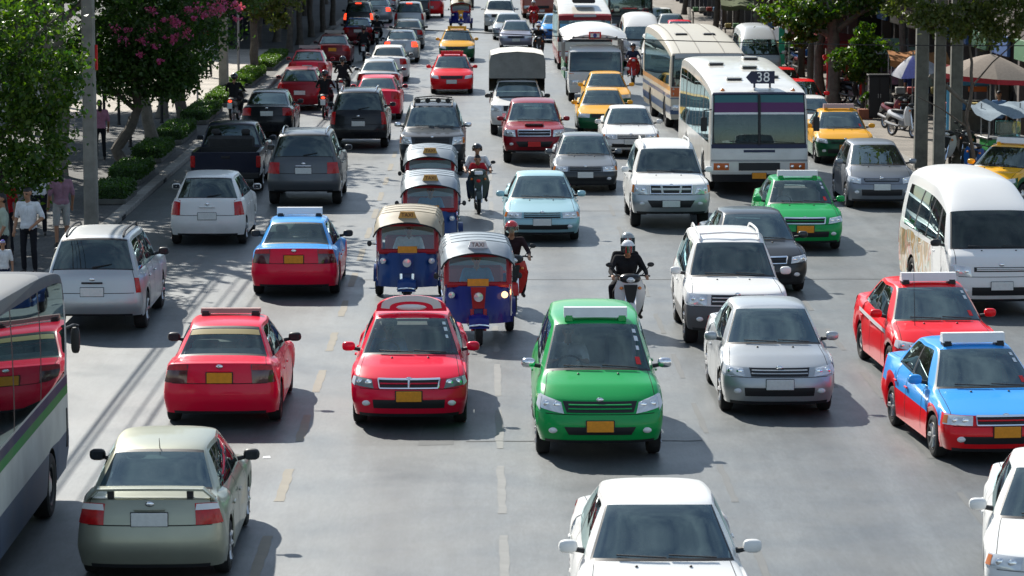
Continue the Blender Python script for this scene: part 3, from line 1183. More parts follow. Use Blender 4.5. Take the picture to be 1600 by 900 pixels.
def capsule(mb, a, b, ra, rb, n=10):
    a, b = Vector(a), Vector(b)
    d = b - a
    L = max(d.length, 1e-4)
    q = Vector((0, 0, 1)).rotation_difference(d.normalized()) if d.length > 1e-6 else None
    prof = []
    for k in range(5):
        t = -math.pi / 2 + math.pi / 2 * k / 4
        prof.append((math.sin(t) * ra, math.cos(t) * ra + 1e-4))
    for k in range(5):
        t = math.pi / 2 * k / 4
        prof.append((L + math.sin(t) * rb, math.cos(t) * rb + 1e-4))
    rows = []
    for z, r in prof:
        row = []
        for k in range(n):
            t = 2 * math.pi * k / n
            p = Vector((r * math.cos(t), r * math.sin(t), z))
            if q:
                p = q @ p
            row.append(tuple(p + a))
        rows.append(row)
    mb.grid(rows, 0, close=True)
    o = len(mb.v)
    mb.v.append(tuple(a - (d.normalized() if d.length > 1e-6 else Vector((0, 0, 1))) * ra))


STAND = dict(pelvis=(0, 0, .93), waist=(0, 0, 1.08), chest=(0, .0, 1.28), neck=(0, .0, 1.45), head=(0, .03, 1.60), sh=(.185, 0, 1.39), el=(.25, -.02, 1.12), wr=(.26, .10, .88),
             hip=(.095, 0, .90), kn=(.11, .02, .50), an=(.115, -.03, .09), toe=(.13, .15, .045))
RIDE = dict(pelvis=(0, -.22, .84), waist=(0, -.20, .98), chest=(0, -.12, 1.18), neck=(0, -.07, 1.35), head=(0, -.02, 1.50), sh=(.19, -.11, 1.30), el=(.31, .07, 1.08), wr=(.30, .33, 1.03),
            hip=(.10, -.18, .82), kn=(.23, .24, .74), an=(.20, .08, .36), toe=(.21, .26, .30))
PILLION = dict(pelvis=(0, -.52, .88), waist=(0, -.50, 1.02), chest=(0, -.44, 1.22), neck=(0, -.40, 1.39), head=(0, -.36, 1.54), sh=(.18, -.43, 1.33), el=(.27, -.28, 1.10), wr=(.17, -.12, 1.0),
               hip=(.11, -.48, .86), kn=(.27, -.12, .78), an=(.24, -.26, .42), toe=(.25, -.08, .37))
SIT = dict(pelvis=(0, -.10, .14), waist=(0, -.13, .28), chest=(0, -.15, .48), neck=(0, -.13, .65), head=(0, -.10, .80), sh=(.19, -.15, .60), el=(.27, .08, .40), wr=(.17, .33, .46),
           hip=(.10, -.06, .12), kn=(.15, .36, .20), an=(.15, .48, -.20), toe=(.15, .62, -.24))


def person(name, label, J, shirt, trousers, loc, rz, cat='person', group=None, sleeve='short', helmet=None, scale=1.0, voxel=.02, hair=HAIR, shorts=False, over=None, long_hair=False, shoes=SHOE, skin=SKIN, visor=True):
    J = dict(J)
    if over:
        J.update(over)
    V = lambda k, s=1: Vector((J[k][0] * s, J[k][1], J[k][2]))

    def side(k, s):
        kk = k + ('_r' if s > 0 else '_l')
        if kk in J:
            return Vector(J[kk])
        return V(k, s)
    mats = [skin, shirt, trousers, shoes, hair, EYE]
    prims = []

    def cap(a, b, ra, rb, m):
        prims.append((Vector(a), Vector(b), ra, rb, m))
    pe, wa, ch, ne, he = V('pelvis'), V('waist'), V('chest'), V('neck'), V('head')
    for s in (-1, 1):
        o = Vector((.065 * s, 0, 0))
        cap(pe + o, wa + o * .9, .105, .098, 1 if not shorts else 1)
        cap(wa + o * .9, ch + o * 1.2, .098, .112, 1)
        sh = side('sh', s)
        cap(ch + o, sh + Vector((-.03 * s, 0, -.01)), .10, .065, 1)
        cap(ne + Vector((0, 0, -.05)), sh, .05, .055, 1)
        el, wr = side('el', s), side('wr', s)
        cap(sh, el, .056, .043, 1)
        cap(el, wr, .042, .029, 1 if sleeve == 'long' else 0)
        if sleeve == 'short':
            cap(sh, sh.lerp(el, .8), .062, .056, 1)
        hip, kn, an, toe = side('hip', s), side('kn', s), side('an', s), side('toe', s)
        cap(hip, kn, .088, .060, 2)
        cap(kn, an, .056, .038, 0 if shorts else 2)
        if not shorts:
            cap(kn, an + (kn - an) * .1, .064, .052, 2)
        else:
            cap(hip, kn, .095, .078, 2)
        hl = an + (an - toe).normalized() * .03
        hl.z = toe.z
        cap(hl, toe, .037, .034, 3)
        cap(an, hl, .037, .036, 3)
        # hand: palm, four fingers, thumb
        f = (wr - el).normalized()
        upv = Vector((0, 0, 1)) - f * f.z
        if upv.length < .3:
            upv = Vector((0, 1, 0)) - f * f.y
        upv.normalize()
        lat = f.cross(upv)
        pc = wr + f * .05
        cap(wr, pc + f * .015, .026, .030, 0)
        for k, (o_, ln) in enumerate(((-.027, .062), (-.009, .072), (.009, .068), (.027, .052))):
            b = pc + f * .03 + lat * o_
            mid = b + f * ln * .5 - upv * .008
            cap(b, mid, .010, .009, 0)
            cap(mid, mid + f * ln * .28 - upv * ln * .42, .009, .008, 0)
        tb = wr + f * .025 - lat * .026 * s
        cap(tb, tb + f * .035 - lat * .030 * s - upv * .008, .012, .010, 0)
    cap(pe + Vector((-.05, 0, -.02)), pe + Vector((.05, 0, -.02)), .108, .108, 2)
    cap(wa.lerp(pe, .85) + Vector((-.06, 0, 0)), wa.lerp(pe, .85) + Vector((.06, 0, 0)), .116, .116, 1)
    cap(ne + Vector((0, -.01, -.05)), he + Vector((0, -.01, -.06)), .052, .05, 0)
    fw = Vector((0, 1, 0))
    if 'look' in J:
        fw = Vector(J['look']).normalized()
    rt_ = fw.cross(Vector((0, 0, 1))).normalized()
    cap(he + Vector((0, 0, .02)) - fw * .02, he + Vector((0, 0, .025)) + fw * .018, .080, .076, 0)
    cap(he + Vector((0, 0, -.07)) + fw * .03, he + Vector((0, 0, -.01)) + fw * .03, .048, .060, 0)
    cap(he + fw * .092 + Vector((0, 0, .012)), he + fw * .108 + Vector((0, 0, -.018)), .010, .014, 0)
    cap(he + fw * .083 - rt_ * .02 + Vector((0, 0, -.052)), he + fw * .083 + rt_ * .02 + Vector((0, 0, -.052)), .010, .010, 0)
    for s in (-1, 1):
        cap(he + rt_ * .078 * s + Vector((0, 0, .015)), he + rt_ * .084 * s + Vector((0, 0, -.02)), .016, .013, 0)
        e = he + fw * .084 + rt_ * .032 * s + Vector((0, 0, .02))
        cap(e, e + rt_ * .008 * s, .012, .012, 5)
    cap(he + Vector((0, 0, .055)) - fw * .03, he + Vector((0, 0, .062)) + fw * .025, .078, .068, 4)
    cap(he + Vector((0, 0, .0)) - fw * .045, he + Vector((0, 0, .04)) - fw * .04, .070, .075, 4)
    if long_hair:
        cap(he - fw * .055, he - fw * .07 + Vector((0, 0, -.16)), .07, .055, 4)
    mb = MB()
    for a, b, ra, rb, m in prims:
        capsule(mb, a, b, ra, rb)
    me = bpy.data.meshes.new('tmp')
    me.from_pydata(mb.v, [], mb.f)
    ob = bpy.data.objects.new('tmp', me)
    COL.objects.link(ob)
    md = ob.modifiers.new('r', 'REMESH')
    md.mode = 'VOXEL'
    md.voxel_size = voxel
    sm_ = ob.modifiers.new('s', 'SMOOTH')
    sm_.factor = .5
    sm_.iterations = 3
    bpy.context.view_layer.update()
    out = bpy.data.meshes.new_from_object(ob.evaluated_get(bpy.context.evaluated_depsgraph_get()))
    bpy.data.objects.remove(ob)
    out.name = name
    out.materials.clear()
    for m in mats:
        out.materials.append(m)
    npol = len(out.polygons)
    cen = np.zeros(npol * 3)
    out.polygons.foreach_get('center', cen)
    cen = cen.reshape(-1, 3)
    best = np.full(npol, 1e9)
    mi = np.zeros(npol, int)
    for a, b, ra, rb, m in prims:
        a_, d = np.array(a), np.array(b - a)
        L2 = max(float(d @ d), 1e-9)
        t = np.clip((cen - a_) @ d / L2, 0, 1)
        dist = np.linalg.norm(cen - a_ - t[:, None] * d, axis=1) - (ra + (rb - ra) * t)
        if m == 5:
            dist -= .004
        k = dist < best
        best[k] = dist[k]
        mi[k] = m
    out.polygons.foreach_set('material_index', mi.astype(np.int32))
    out.polygons.foreach_set('use_smooth', [True] * npol)
    out.update()
    o = link(name, out, None, loc, (0, 0, rz))
    o.scale = (scale,) * 3
    tag(o, label, cat, group)
    if helmet:
        hm_, vis = helmet
        g = MB()
        c = he + Vector((0, 0, .025)) - fw * .008
        nv, nu = 9, 20
        rows = []
        for i in range(nv + 1):
            th = R(-25) + (math.pi / 2 + R(25)) * i / nv
            row = []
            for j in range(nu):
                ph = 2 * math.pi * j / nu
                rr = math.cos(th)
                x, y = .128 * rr * math.cos(ph), .148 * rr * math.sin(ph)
                zz = .138 * math.sin(th)
                if math.sin(ph) > .35 and zz < .03:
                    zz = max(zz, .03 + .0)
                row.append(tuple(c + rt_ * x + fw * y + Vector((0, 0, zz))))
            rows.append(row)
        g.grid(rows, 0, close=True)
        hobj = g.build('helmet', [hm_], o, weld=True)
        if visor:
            g = MB()
            rows = []
            for i in range(4):
                zz = .045 - .04 * i
                row = []
                for j in range(11):
                    ph = R(-75) + R(150) * j / 10
                    row.append(tuple(c + rt_ * (.132 * math.sin(ph)) + fw * (.152 * math.cos(ph)) + Vector((0, 0, zz))))
                rows.append(row)
            g.grid(rows, 0)
            g.build('visor', [vis], hobj)
    return o


# ------------------------------------------------------------------ motorcycles
MOTO_WHEEL = {}


def motorcycle(name, label, loc, rz, body, shield, kind='scooter', group=None, light=M_TAIL, lean=0.0, plate=True):
    root = thing(name, label, 'motorcycle', loc, rz, group)
    root.rotation_euler = (0, lean, rz)
    r, wb = .285, 1.24
    if 'm' not in MOTO_WHEEL:
        t = MB()
        t.lathe([(-.032, r * .74), (-.043, r * .86), (-.03, r * .97), (0, r), (.03, r * .97), (.043, r * .86), (.032, r * .74)], 'X', n=26)
        rm = MB()
        rm.lathe([(-.03, r * .75), (-.02, r * .68), (.02, r * .68), (.03, r * .75)], 'X', n=22)
        for k in range(6):
            a = math.pi * k / 3
            rm.tube([(0, 0, 0), (0, math.cos(a) * r * .7, math.sin(a) * r * .7)], .013, 5)
        rm.lathe([(-.05, .001), (-.05, .05), (.05, .05), (.05, .001)], 'X', n=10)
        MOTO_WHEEL['m'] = (t.mesh('tyre', [M_TYRE]), rm.mesh('rim', [M_RIM]))
    for y in (wb / 2, -wb / 2):
        w = link('wheel', MOTO_WHEEL['m'][0], root, (0, y, r))
        link('rim', MOTO_WHEEL['m'][1], w)
    for s in (-1, 1):
        g = MB()
        g.tube([(s * .07, wb / 2, r), (s * .075, wb / 2 - .13, .66), (s * .06, wb / 2 - .22, .92)], [.022, .026, .024], 8)
        g.build('fork', [M_CHROME], root)
    g = MB()       # front mudguard
    rows = []
    for i in range(9):
        a = R(20) + R(130) * i / 8
        rows.append([(x, wb / 2 + math.cos(a) * (r + .035 - abs(x) * .25), r + math.sin(a) * (r + .035 - abs(x) * .25)) for x in (-.07, -.045, 0, .045, .07)])
    g.grid(rows)
    g.build('front_mudguard', [body], root)
    g = MB()       # leg shield / front fairing
    rows = []
    for i in range(8):
        t = i / 7
        z = lerp(.36, .96, t)
        w_ = .10 + .17 * math.sin(math.pi * min(1, t * .62 + .12)) ** 1.2
        yb = lerp(wb / 2 - .26, wb / 2 - .20, t)
        rows.append([(w_ * u, yb + .10 * (1 - u * u) - .03 * t, z) for u in (-1, -.7, -.35, 0, .35, .7, 1)])
    g.grid(rows)
    rows2 = [[(p[0] * .96, p[1] - .07, p[2]) for p in r_] for r_ in rows]
    g.grid(rows2)
    for c_ in (0, -1):
        g.grid([[r_[c_] for r_ in rows], [r_[c_] for r_ in rows2]])
    g.build('leg_shield', [body], root)
    g = MB()
    g.prism([(-.12, .90), (.12, .90), (.08, .66), (0, .52), (-.08, .66)], wb / 2 - .125, wb / 2 - .085, 'Y')
    g.build('front_panel', [shield], root)
    g = MB()       # rear body
    rows = []
    for i in range(7):
        t = i / 6
        y = lerp(.08, -.88, t)
        w_ = .10 + .06 * math.sin(math.pi * t)
        zc = lerp(.56, .72, t)
        h = lerp(.12, .10, t)
        rows.append([(w_ * math.cos(a), y, zc + h * math.sin(a)) for a in [2 * math.pi * k / 10 for k in range(10)]])
    g.grid(rows, close=True)
    g.add(rows[-1], [tuple(range(10))])
    g.build('rear_cowl', [body], root)
    g = MB()
    g.box((0, -.02, .42), (.17, .42, .26), 0, b=.05)
    g.tube([(.13, -.1, .33), (.15, -.5, .36), (.15, -.85, .42)], [.03, .045, .05], 8)
    g.tube([(0, .36, .5), (0, .1, .38)], .045, 8)
    g.tube([(.08, -.62, .285), (.08, -.1, .36)], .025, 6)
    g.tube([(-.08, -.62, .285), (-.08, -.1, .36)], .025, 6)
    g.build('engine', [M_HUB], root)
    g = MB()
    g.ell((0, -.34, .79), (.14, .42, .065), 0, 14, 8, pw=.75)
    g.build('seat', [M_BLACK], root)
    g = MB()
    yh = wb / 2 - .26
    g.tube([(-.36, yh - .10, 1.02), (-.2, yh - .03, 1.04), (0, yh, 1.0), (.2, yh - .03, 1.04), (.36, yh - .10, 1.02)], .016, 8)
    hb = g.build('handlebar', [M_BLACK], root)
    g = MB()
    g.ell((0, yh + .05, 1.0), (.19, .13, .085), 0, 14, 8, pw=.8)
    hc = g.build('headlight_cowl', [shield if kind == 'scooter' else body], root)
    g = MB()
    g.ell((0, yh + .15, .985), (.085, .045, .055), 0)
    g.build('headlight', [M_LAMP], root)
    for s in (-1, 1):
        g = MB()
        g.tube([(s * .22, yh - .02, 1.05), (s * .33, yh + .02, 1.20)], .008, 6)
        g.ell((s * .36, yh + .02, 1.235), (.062, .018, .042), 0)
        g.build('mirror', [M_BLACK], hb)
        g = MB()
        g.ell((s * .16, wb / 2 - .13, .84), (.035, .03, .03), 0)
        g.build('indicator', [M_AMBER], root)
    g = MB()
    g.ell((0, -.89, .75), (.07, .03, .045), 0)
    g.build('tail_light', [light], root)
    if plate:
        g = MB()
        g.box((0, -.95, .60), (.17, .012, .2), 0, rot=Matrix.Rotation(R(-15), 3, 'X'), b=.004)
        g.build('number_plate', [M_PLATEW], root)
    g = MB()
    rows = []
    for i in range(8):
        a = R(35) + R(110) * i / 7
        rows.append([(x, -wb / 2 + math.cos(a) * (r + .05), r + math.sin(a) * (r + .05)) for x in (-.06, 0, .06)])
    g.grid(rows)
    g.build('rear_mudguard', [M_BLACK], root)
    return root


def rider(bike, name, label, J, shirt, trousers, **kw):
    """someone riding: stands at top level, placed on the bike"""
    rz = bike.rotation_euler[2]
    return person(name, label, J, shirt, trousers, tuple(bike.location), rz, **kw)


# ------------------------------------------------------------------ three-wheeled taxis
M_TTRED = paint('tuktuk_red', (0.42, 0.012, 0.018), 0, .35, .6)
M_VINYL = plain('silver_vinyl', (0.30, 0.335, 0.36), 0.36, 0.4, var=0.12, scale=4)
M_VINYLC = plain('cream_vinyl', (0.36, 0.31, 0.22), 0.5, var=0.14, scale=4)


def tuktuk(label, loc, rz, blue, roof_m, lamp=False, signtext='TAXI', group='three-wheeled taxis queueing in the middle lane', plate=True, front_m=None, lod=0):
    root = thing('tuk_tuk', label, 'tuk-tuk', loc, rz, group)
    r = .25
    # wheels
    put_wheel(root, .0, .95, r, .13, 'steel')
    for s in (-1, 1):
        put_wheel(root, s * .60, -.85, r + .02, .15, 'steel')
    # front cowl: bowed shell
    g = MB()
    rows = []
    for i in range(9):
        t = i / 8
        z = lerp(.36, .98, t)
        row = []
        for k in range(13):
            u = -1 + k / 6
            w_ = .56 - .03 * t
            y = .86 - .26 * abs(u) ** 3.2 - .16 * t + .03 * math.sin(math.pi * t)
            row.append((w_ * u, y, z))
        rows.append(row)
    # opening for the front wheel
    for i in range(8):
        for k in range(12):
            um = abs(-1 + (k + .5) / 6)
            if um < .24 and i < 2:
                continue
            g.add([rows[i][k], rows[i][k + 1], rows[i + 1][k + 1], rows[i + 1][k]], [(0, 1, 2, 3)], 0)
    g.grid([rows[8], [(p[0], .42, 1.0) for p in rows[8]]])
    for c_ in (0, -1):
        g.grid([[r_[c_] for r_ in rows], [(r_[c_][0], .38, r_[c_][2]) for r_ in rows]])
    g.build('front_cowl', [blue], root)
    g = MB()
    g.prism([(-.13, .98), (.13, .98), (.10, .62), (-.10, .62)], .80, .86, 'Y')
    g.build('nose_panel', [front_m or M_TTRED], root)
    g = MB()
    g.lathe([(.80, .075), (.90, .085), (.93, .075), (.935, .001)], 'Y', (0, 0, .82), 18)
    hl = g.build('headlight', [M_LAMP], root)
    for s in (-1, 1):
        g = MB()
        g.lathe([(.66, .05), (.74, .058), (.76, .045), (.765, .001)], 'Y', (s * .45, 0, .84), 14)
        g.build('side_lamp', [plain('side_lamp_lit', (.9, .6, .3), .2, emit=(1, .6, .3), es=1.5) if (lamp and s < 0) else M_LAMP], root)
    # fork and mudguard
    for s in (-1, 1):
        g = MB()
        g.tube([(s * .10, .95, r), (s * .11, .90, .62)], .032, 8)
        g.build('fork', [M_TTRED if lamp else M_CHROME], root)
    g = MB()
    rows = []
    for i in range(9):
        a = R(15) + R(120) * i / 8
        rows.append([(x, .95 + math.cos(a) * (r + .06 - abs(x) * .3), r + math.sin(a) * (r + .06 - abs(x) * .3)) for x in (-.17, -.1, 0, .1, .17)])
    g.grid(rows)
    mg = g.build('mudguard', [blue], root)
    g = MB()
    g.tube([(-.17, .95 + math.cos(R(25)) * .3, r + .12), (-.1, 1.26, r + .14), (0, 1.275, r + .15), (.1, 1.26, r + .14), (.17, .95 + math.cos(R(25)) * .3, r + .12)], .018, 6)
    g.build('mudguard_rim', [M_CHROME], mg)
    # windscreen
    yw0, yw1, zw0, zw1, hw = .60, .48, 1.0, 1.50, .53
    def wp(x, t):
        return (x, lerp(yw0, yw1, t), lerp(zw0, zw1, t))
    g = MB()
    b = .065
    for a0, a1 in ((wp(-hw, 0), wp(-hw, 1)), (wp(hw, 0), wp(hw, 1)), (wp(-hw, 0), wp(hw, 0)), (wp(-hw, 1), wp(hw, 1))):
        g.tube([a0, a1], b * .75, 8)
    g.build('windscreen_frame', [M_TTRED], root)
    g = MB()
    g.grid([[wp(-hw + .03, .05), wp(hw - .03, .05)], [wp(-hw + .03, .95), wp(hw - .03, .95)]])
    g.build('windscreen', [GL_CLEAR], root)
    if plate:
        g = MB()
        g.box((0, yw0 + .07, 1.02), (.36, .016, .17), 0, rot=Matrix.Rotation(R(12), 3, 'X'), b=.006)
        g.build('number_plate', [M_PLATEO], root)
    # handlebar
    g = MB()
    g.tube([(-.3, .36, 1.0), (0, .46, 1.02), (.3, .36, 1.0)], .016, 8)
    g.tube([(0, .46, 1.02), (0, .7, .7)], .03, 8)
    g.build('handlebar', [M_BLACK], root)
    # floor, side sills, rear body
    g = MB()
    g.box((0, -.25, .36), (1.08, 1.5, .06), 0)
    g.build('floor', [M_BLACK], root)
    for s in (-1, 1):
        g = MB()
        g.box((s * .58, -.12, .40), (.05, 1.05, .16), 0, b=.015)
        g.build('side_sill', [blue], root)
        g = MB()
        rows = []
        for i in range(9):
            a = R(5) + R(170) * i / 8
            rows.append([(x, -.85 + math.cos(a) * .34, .27 + math.sin(a) * .33) for x in (s * .48, s * .70)])
        g.grid(rows)
        g.build('rear_mudguard', [blue], root)
        # posts
        for (y0, y1) in ((.50, .48), (-.35, -.32), (-1.18, -1.12)):
            g = MB()
            g.tube([(s * .56, y0, .45), (s * .58, y1, 1.56)], .02, 8)
            g.build('roof_post', [M_CHROME], root)
        g = MB()
        g.tube([(s * .60, .42, .78), (s * .60, .36, .80), (s * .60, -.33, .80)], .016, 6)
        g.tube([(s * .60, -.36, .95), (s * .60, -1.15, .95)], .016, 6)
        g.build('side_rail', [M_CHROME], root)
        g = MB()
        g.tube([(s * .55, .55, 1.12), (s * .68, .60, 1.14)], .009, 6)
        g.ell((s * .71, .60, 1.15), (.045, .014, .055), 0)
        g.build('mirror', [M_BLACK], root)
    g = MB()
    g.box((0, -1.22, .66), (1.16, .10, .62), 0, b=.03)
    g.box((0, -.85, .50), (.94, .7, .24), 0, b=.03)
    g.build('rear_body', [blue], root)
    g = MB()
    g.box((0, -.78, .68), (1.0, .5, .12), 0, b=.04)
    g.box((0, -1.08, .92), (1.0, .12, .42), 0, b=.05)
    g.build('bench', [plain('red_vinyl_seat', (.28, .02, .03), .5)], root)
    g = MB()
    g.box((0, -.02, .62), (.6, .34, .12), 0, b=.04)
    g.box((0, -.2, .50), (.55, .1, .3), 0, b=.02)
    g.build('driver_seat', [M_BLACK], root)
    # canopy: barrel roof drooping to the front, its front edge an arch
    g = MB()
    rows = []
    for i in range(17):
        t = i / 16
        y = lerp(.86, -1.38, t)
        drop = .20 * max(0, 1 - t / .30) ** 2 + .10 * max(0, (t - .8) / .2) ** 2
        row = []
        for k in range(19):
            u = -1 + k / 9
            z = 1.74 - .012 * math.sin(i * math.pi / 3 * 2) ** 2 - .09 * abs(u) ** 2 - .22 * max(0, (abs(u) - .80) / .2) ** 1.6 - drop
            if i == 0:
                z = 1.56 - .17 * u * u - .10 * max(0, (abs(u) - .8) / .2)
            row.append((.63 * min(1, abs(u) * 1.04) * (1 if u > 0 else -1), y - .05 * abs(u) ** 2 * (1 if t < .1 else 0), z))
        rows.append(row)
    g.grid(rows)
    co = g.build('canopy', [roof_m], root)
    g = MB()
    g.tube([(p[0], p[1] + .005, p[2]) for p in rows[0]], .016, 6)
    g.build('canopy_trim', [M_BLACK], co)
    for i in (4, 7, 10, 13):
        g = MB()
        g.tube([(p[0], p[1], p[2] + .004) for p in rows[i]], .009, 5)
        g.build('canopy_seam', [roof_m], co)
    g = MB()
    g.grid([rows[16], [(p[0], p[1] + .02, 1.0 if abs(p[0]) < .66 else 1.0) for p in rows[16]]])
    g.build('rear_curtain', [roof_m], co)
    if signtext:
        g = MB()
        g.prism([(-.17, 1.63), (.17, 1.63), (.13, 1.75), (-.13, 1.75)], .60, .66, 'Y')
        sg_ = g.build('roof_sign', [plain('sign_amber', (.62, .33, .08), .45) if not lamp else M_WHITE], root)
        lettering('lettering', signtext, .10, plain('sign_ink', (.12, .03, .02), .5), sg_, (0, .662, 1.685), (R(90), 0, R(180)))
    return root


# ------------------------------------------------------------------ pickup bed
def pickup_bed(root, p1, yc, wb, rt, half=.87, L=1.75, ztop=1.1, floor=.72):
    aR = rt + .06
    y1 = yc - L
    for s in (-1, 1):
        g = MB()
        n = 28
        rows = [[], [], [], []]
        for i in range(n + 1):
            y = lerp(yc, y1, i / n)
            dd = y + wb
            zb = .50
            if abs(dd) < aR:
                zb = max(zb, rt + math.sqrt(aR * aR - dd * dd))
            for r_ in range(4):
                v = r_ / 3
                rows[r_].append((s * (half + .02 * math.sin(math.pi * v)), y, lerp(zb, ztop, v)))
        g.grid(rows)
        top = rows[3]
        inn = [(p[0] - s * .09, p[1], p[2]) for p in top]
        g.grid([top, inn, [(p[0], p[1], floor) for p in inn]])
        g.build('bed_side', [p1], root)
        g = MB()
        for k in range(13):
            pass
        a0 = [(s * (half - .01), -wb + aR * math.cos(math.pi * k / 12), rt + aR * math.sin(math.pi * k / 12)) for k in range(13)]
        g.grid([a0, [(p[0] - s * .32, p[1], p[2]) for p in a0]])
        g.build('wheel_well', [M_UNDER], root)
    g = MB()
    g.box((0, (yc + y1) / 2, floor - .03), (half * 2 - .1, L, .06), 0)
    g.box((0, yc - .04, (floor + ztop) / 2), (half * 2 - .1, .05, ztop - floor), 0)
    g.build('bed_floor', [M_BLACK], root)
    g = MB()
    g.box((0, y1 + .02, (.52 + ztop) / 2), (half * 2 - .02, .07, ztop - .52), 0, b=.015)
    tg = g.build('tailgate', [p1], root)
    g = MB()
    g.box((0, y1 - .02, .97), (.22, .02, .07), 0, b=.008)
    g.build('handle', [M_BLACK], tg)
    g = MB()
    g.box((0, y1 - .06, .50), (half * 2, .14, .16), 0, b=.03)
    g.build('rear_bumper', [M_BLACK], root)
    g = MB()
    g.box((0, y1 - .14, .52), (.40, .014, .15), 0, b=.005)
    g.build('number_plate', [M_PLATEW], root)
    for s in (-1, 1):
        g = MB()
        g.box((s * (half - .03), y1 - .005, .86), (.12, .05, .30), 0, b=.015)
        g.build('tail_light', [M_TAIL], root)
        put_wheel(root, s * (half - .12), -wb, rt, .23, 'alloy')


def band_paint(name, bands, rough=.35, axis=2, coat=.5, noise=0.0):
    """livery: colour bands at fixed heights (height, colour)"""
    m, nt, b = new_mat(name)
    tc = N(nt, 'ShaderNodeTexCoord')
    sep = N(nt, 'ShaderNodeSeparateXYZ')
    nt.links.new(tc.outputs['Object'], sep.inputs[0])
    prev = None
    b.inputs['Roughness'].default_value = rough
    b.inputs['Coat Weight'].default_value = coat
    b.inputs['Coat Roughness'].default_value = .06
    b.inputs['Specular IOR Level'].default_value = .5 if coat else .2
    for i, (z, col) in enumerate(bands):
        if prev is None:
            rgb = N(nt, 'ShaderNodeRGB')
            rgb.outputs[0].default_value = (*col, 1)
            prev = rgb.outputs[0]
            continue
        gt = N(nt, 'ShaderNodeMath', operation='GREATER_THAN')
        gt.inputs[1].default_value = z
        nt.links.new(sep.outputs[axis], gt.inputs[0])
        mx = N(nt, 'ShaderNodeMix', data_type='RGBA')
        nt.links.new(gt.outputs[0], mx.inputs[0])
        nt.links.new(prev, mx.inputs[6])
        mx.inputs[7].default_value = (*col, 1)
        prev = mx.outputs[2]
    no = N(nt, 'ShaderNodeTexNoise', Scale=1.7, Detail=6.0)
    nt.links.new(tc.outputs['Object'], no.inputs['Vector'])
    mr = N(nt, 'ShaderNodeMapRange')
    mr.inputs[1].default_value = .4
    mr.inputs[2].default_value = .75
    mr.inputs[3].default_value = 0
    mr.inputs[4].default_value = .30 + noise
    nt.links.new(no.outputs['Fac'], mr.inputs[0])
    mx = N(nt, 'ShaderNodeMix', data_type='RGBA')
    mx.inputs[7].default_value = (.2, .18, .15, 1)
    nt.links.new(mr.outputs[0], mx.inputs[0])
    nt.links.new(prev, mx.inputs[6])
    nt.links.new(mx.outputs[2], b.inputs['Base Color'])
    return m


def bus_cabin(root, W, y0, y1, zf=.9, rows=7):
    """seats seen through the windscreen"""
    g = MB()
    g.box((0, y0 - .35, 1.22), (W - .3, .5, .25), 0, b=.06)
    g.build('dashboard', [M_DASH], root)
    g = MB()
    ring = [Vector((.24 * math.cos(t * math.pi / 10), .08 * math.sin(t * math.pi / 10), .22 * math.sin(t * math.pi / 10))) for t in range(21)]
    c = Vector((W * .27, y0 - .62, 1.42))
    g.tube([c + p for p in ring], .017, 6, cap=False)
    g.build('steering_wheel', [M_BLACK], root)
    g = MB()
    g.box((0, (y0 + y1) / 2, zf - .04), (W - .2, abs(y0 - y1) - .4, .05), 0)
    g.build('cabin_floor', [M_DASH], root)
    for i in range(rows):
        y = y0 - 1.5 - i * .95
        if y < y1 + .3:
            break
        for s in (-1, 1):
            g = MB()
            g.box((s * W * .27, y, zf + .42), (.85, .12, .75), 0, b=.05)
            g.build('seat', [M_SEATG], root)
# ------------------------------------------------------------------ the place: ground, road, pavements
KL, KR = -8.55, 12.2                        # kerb lines


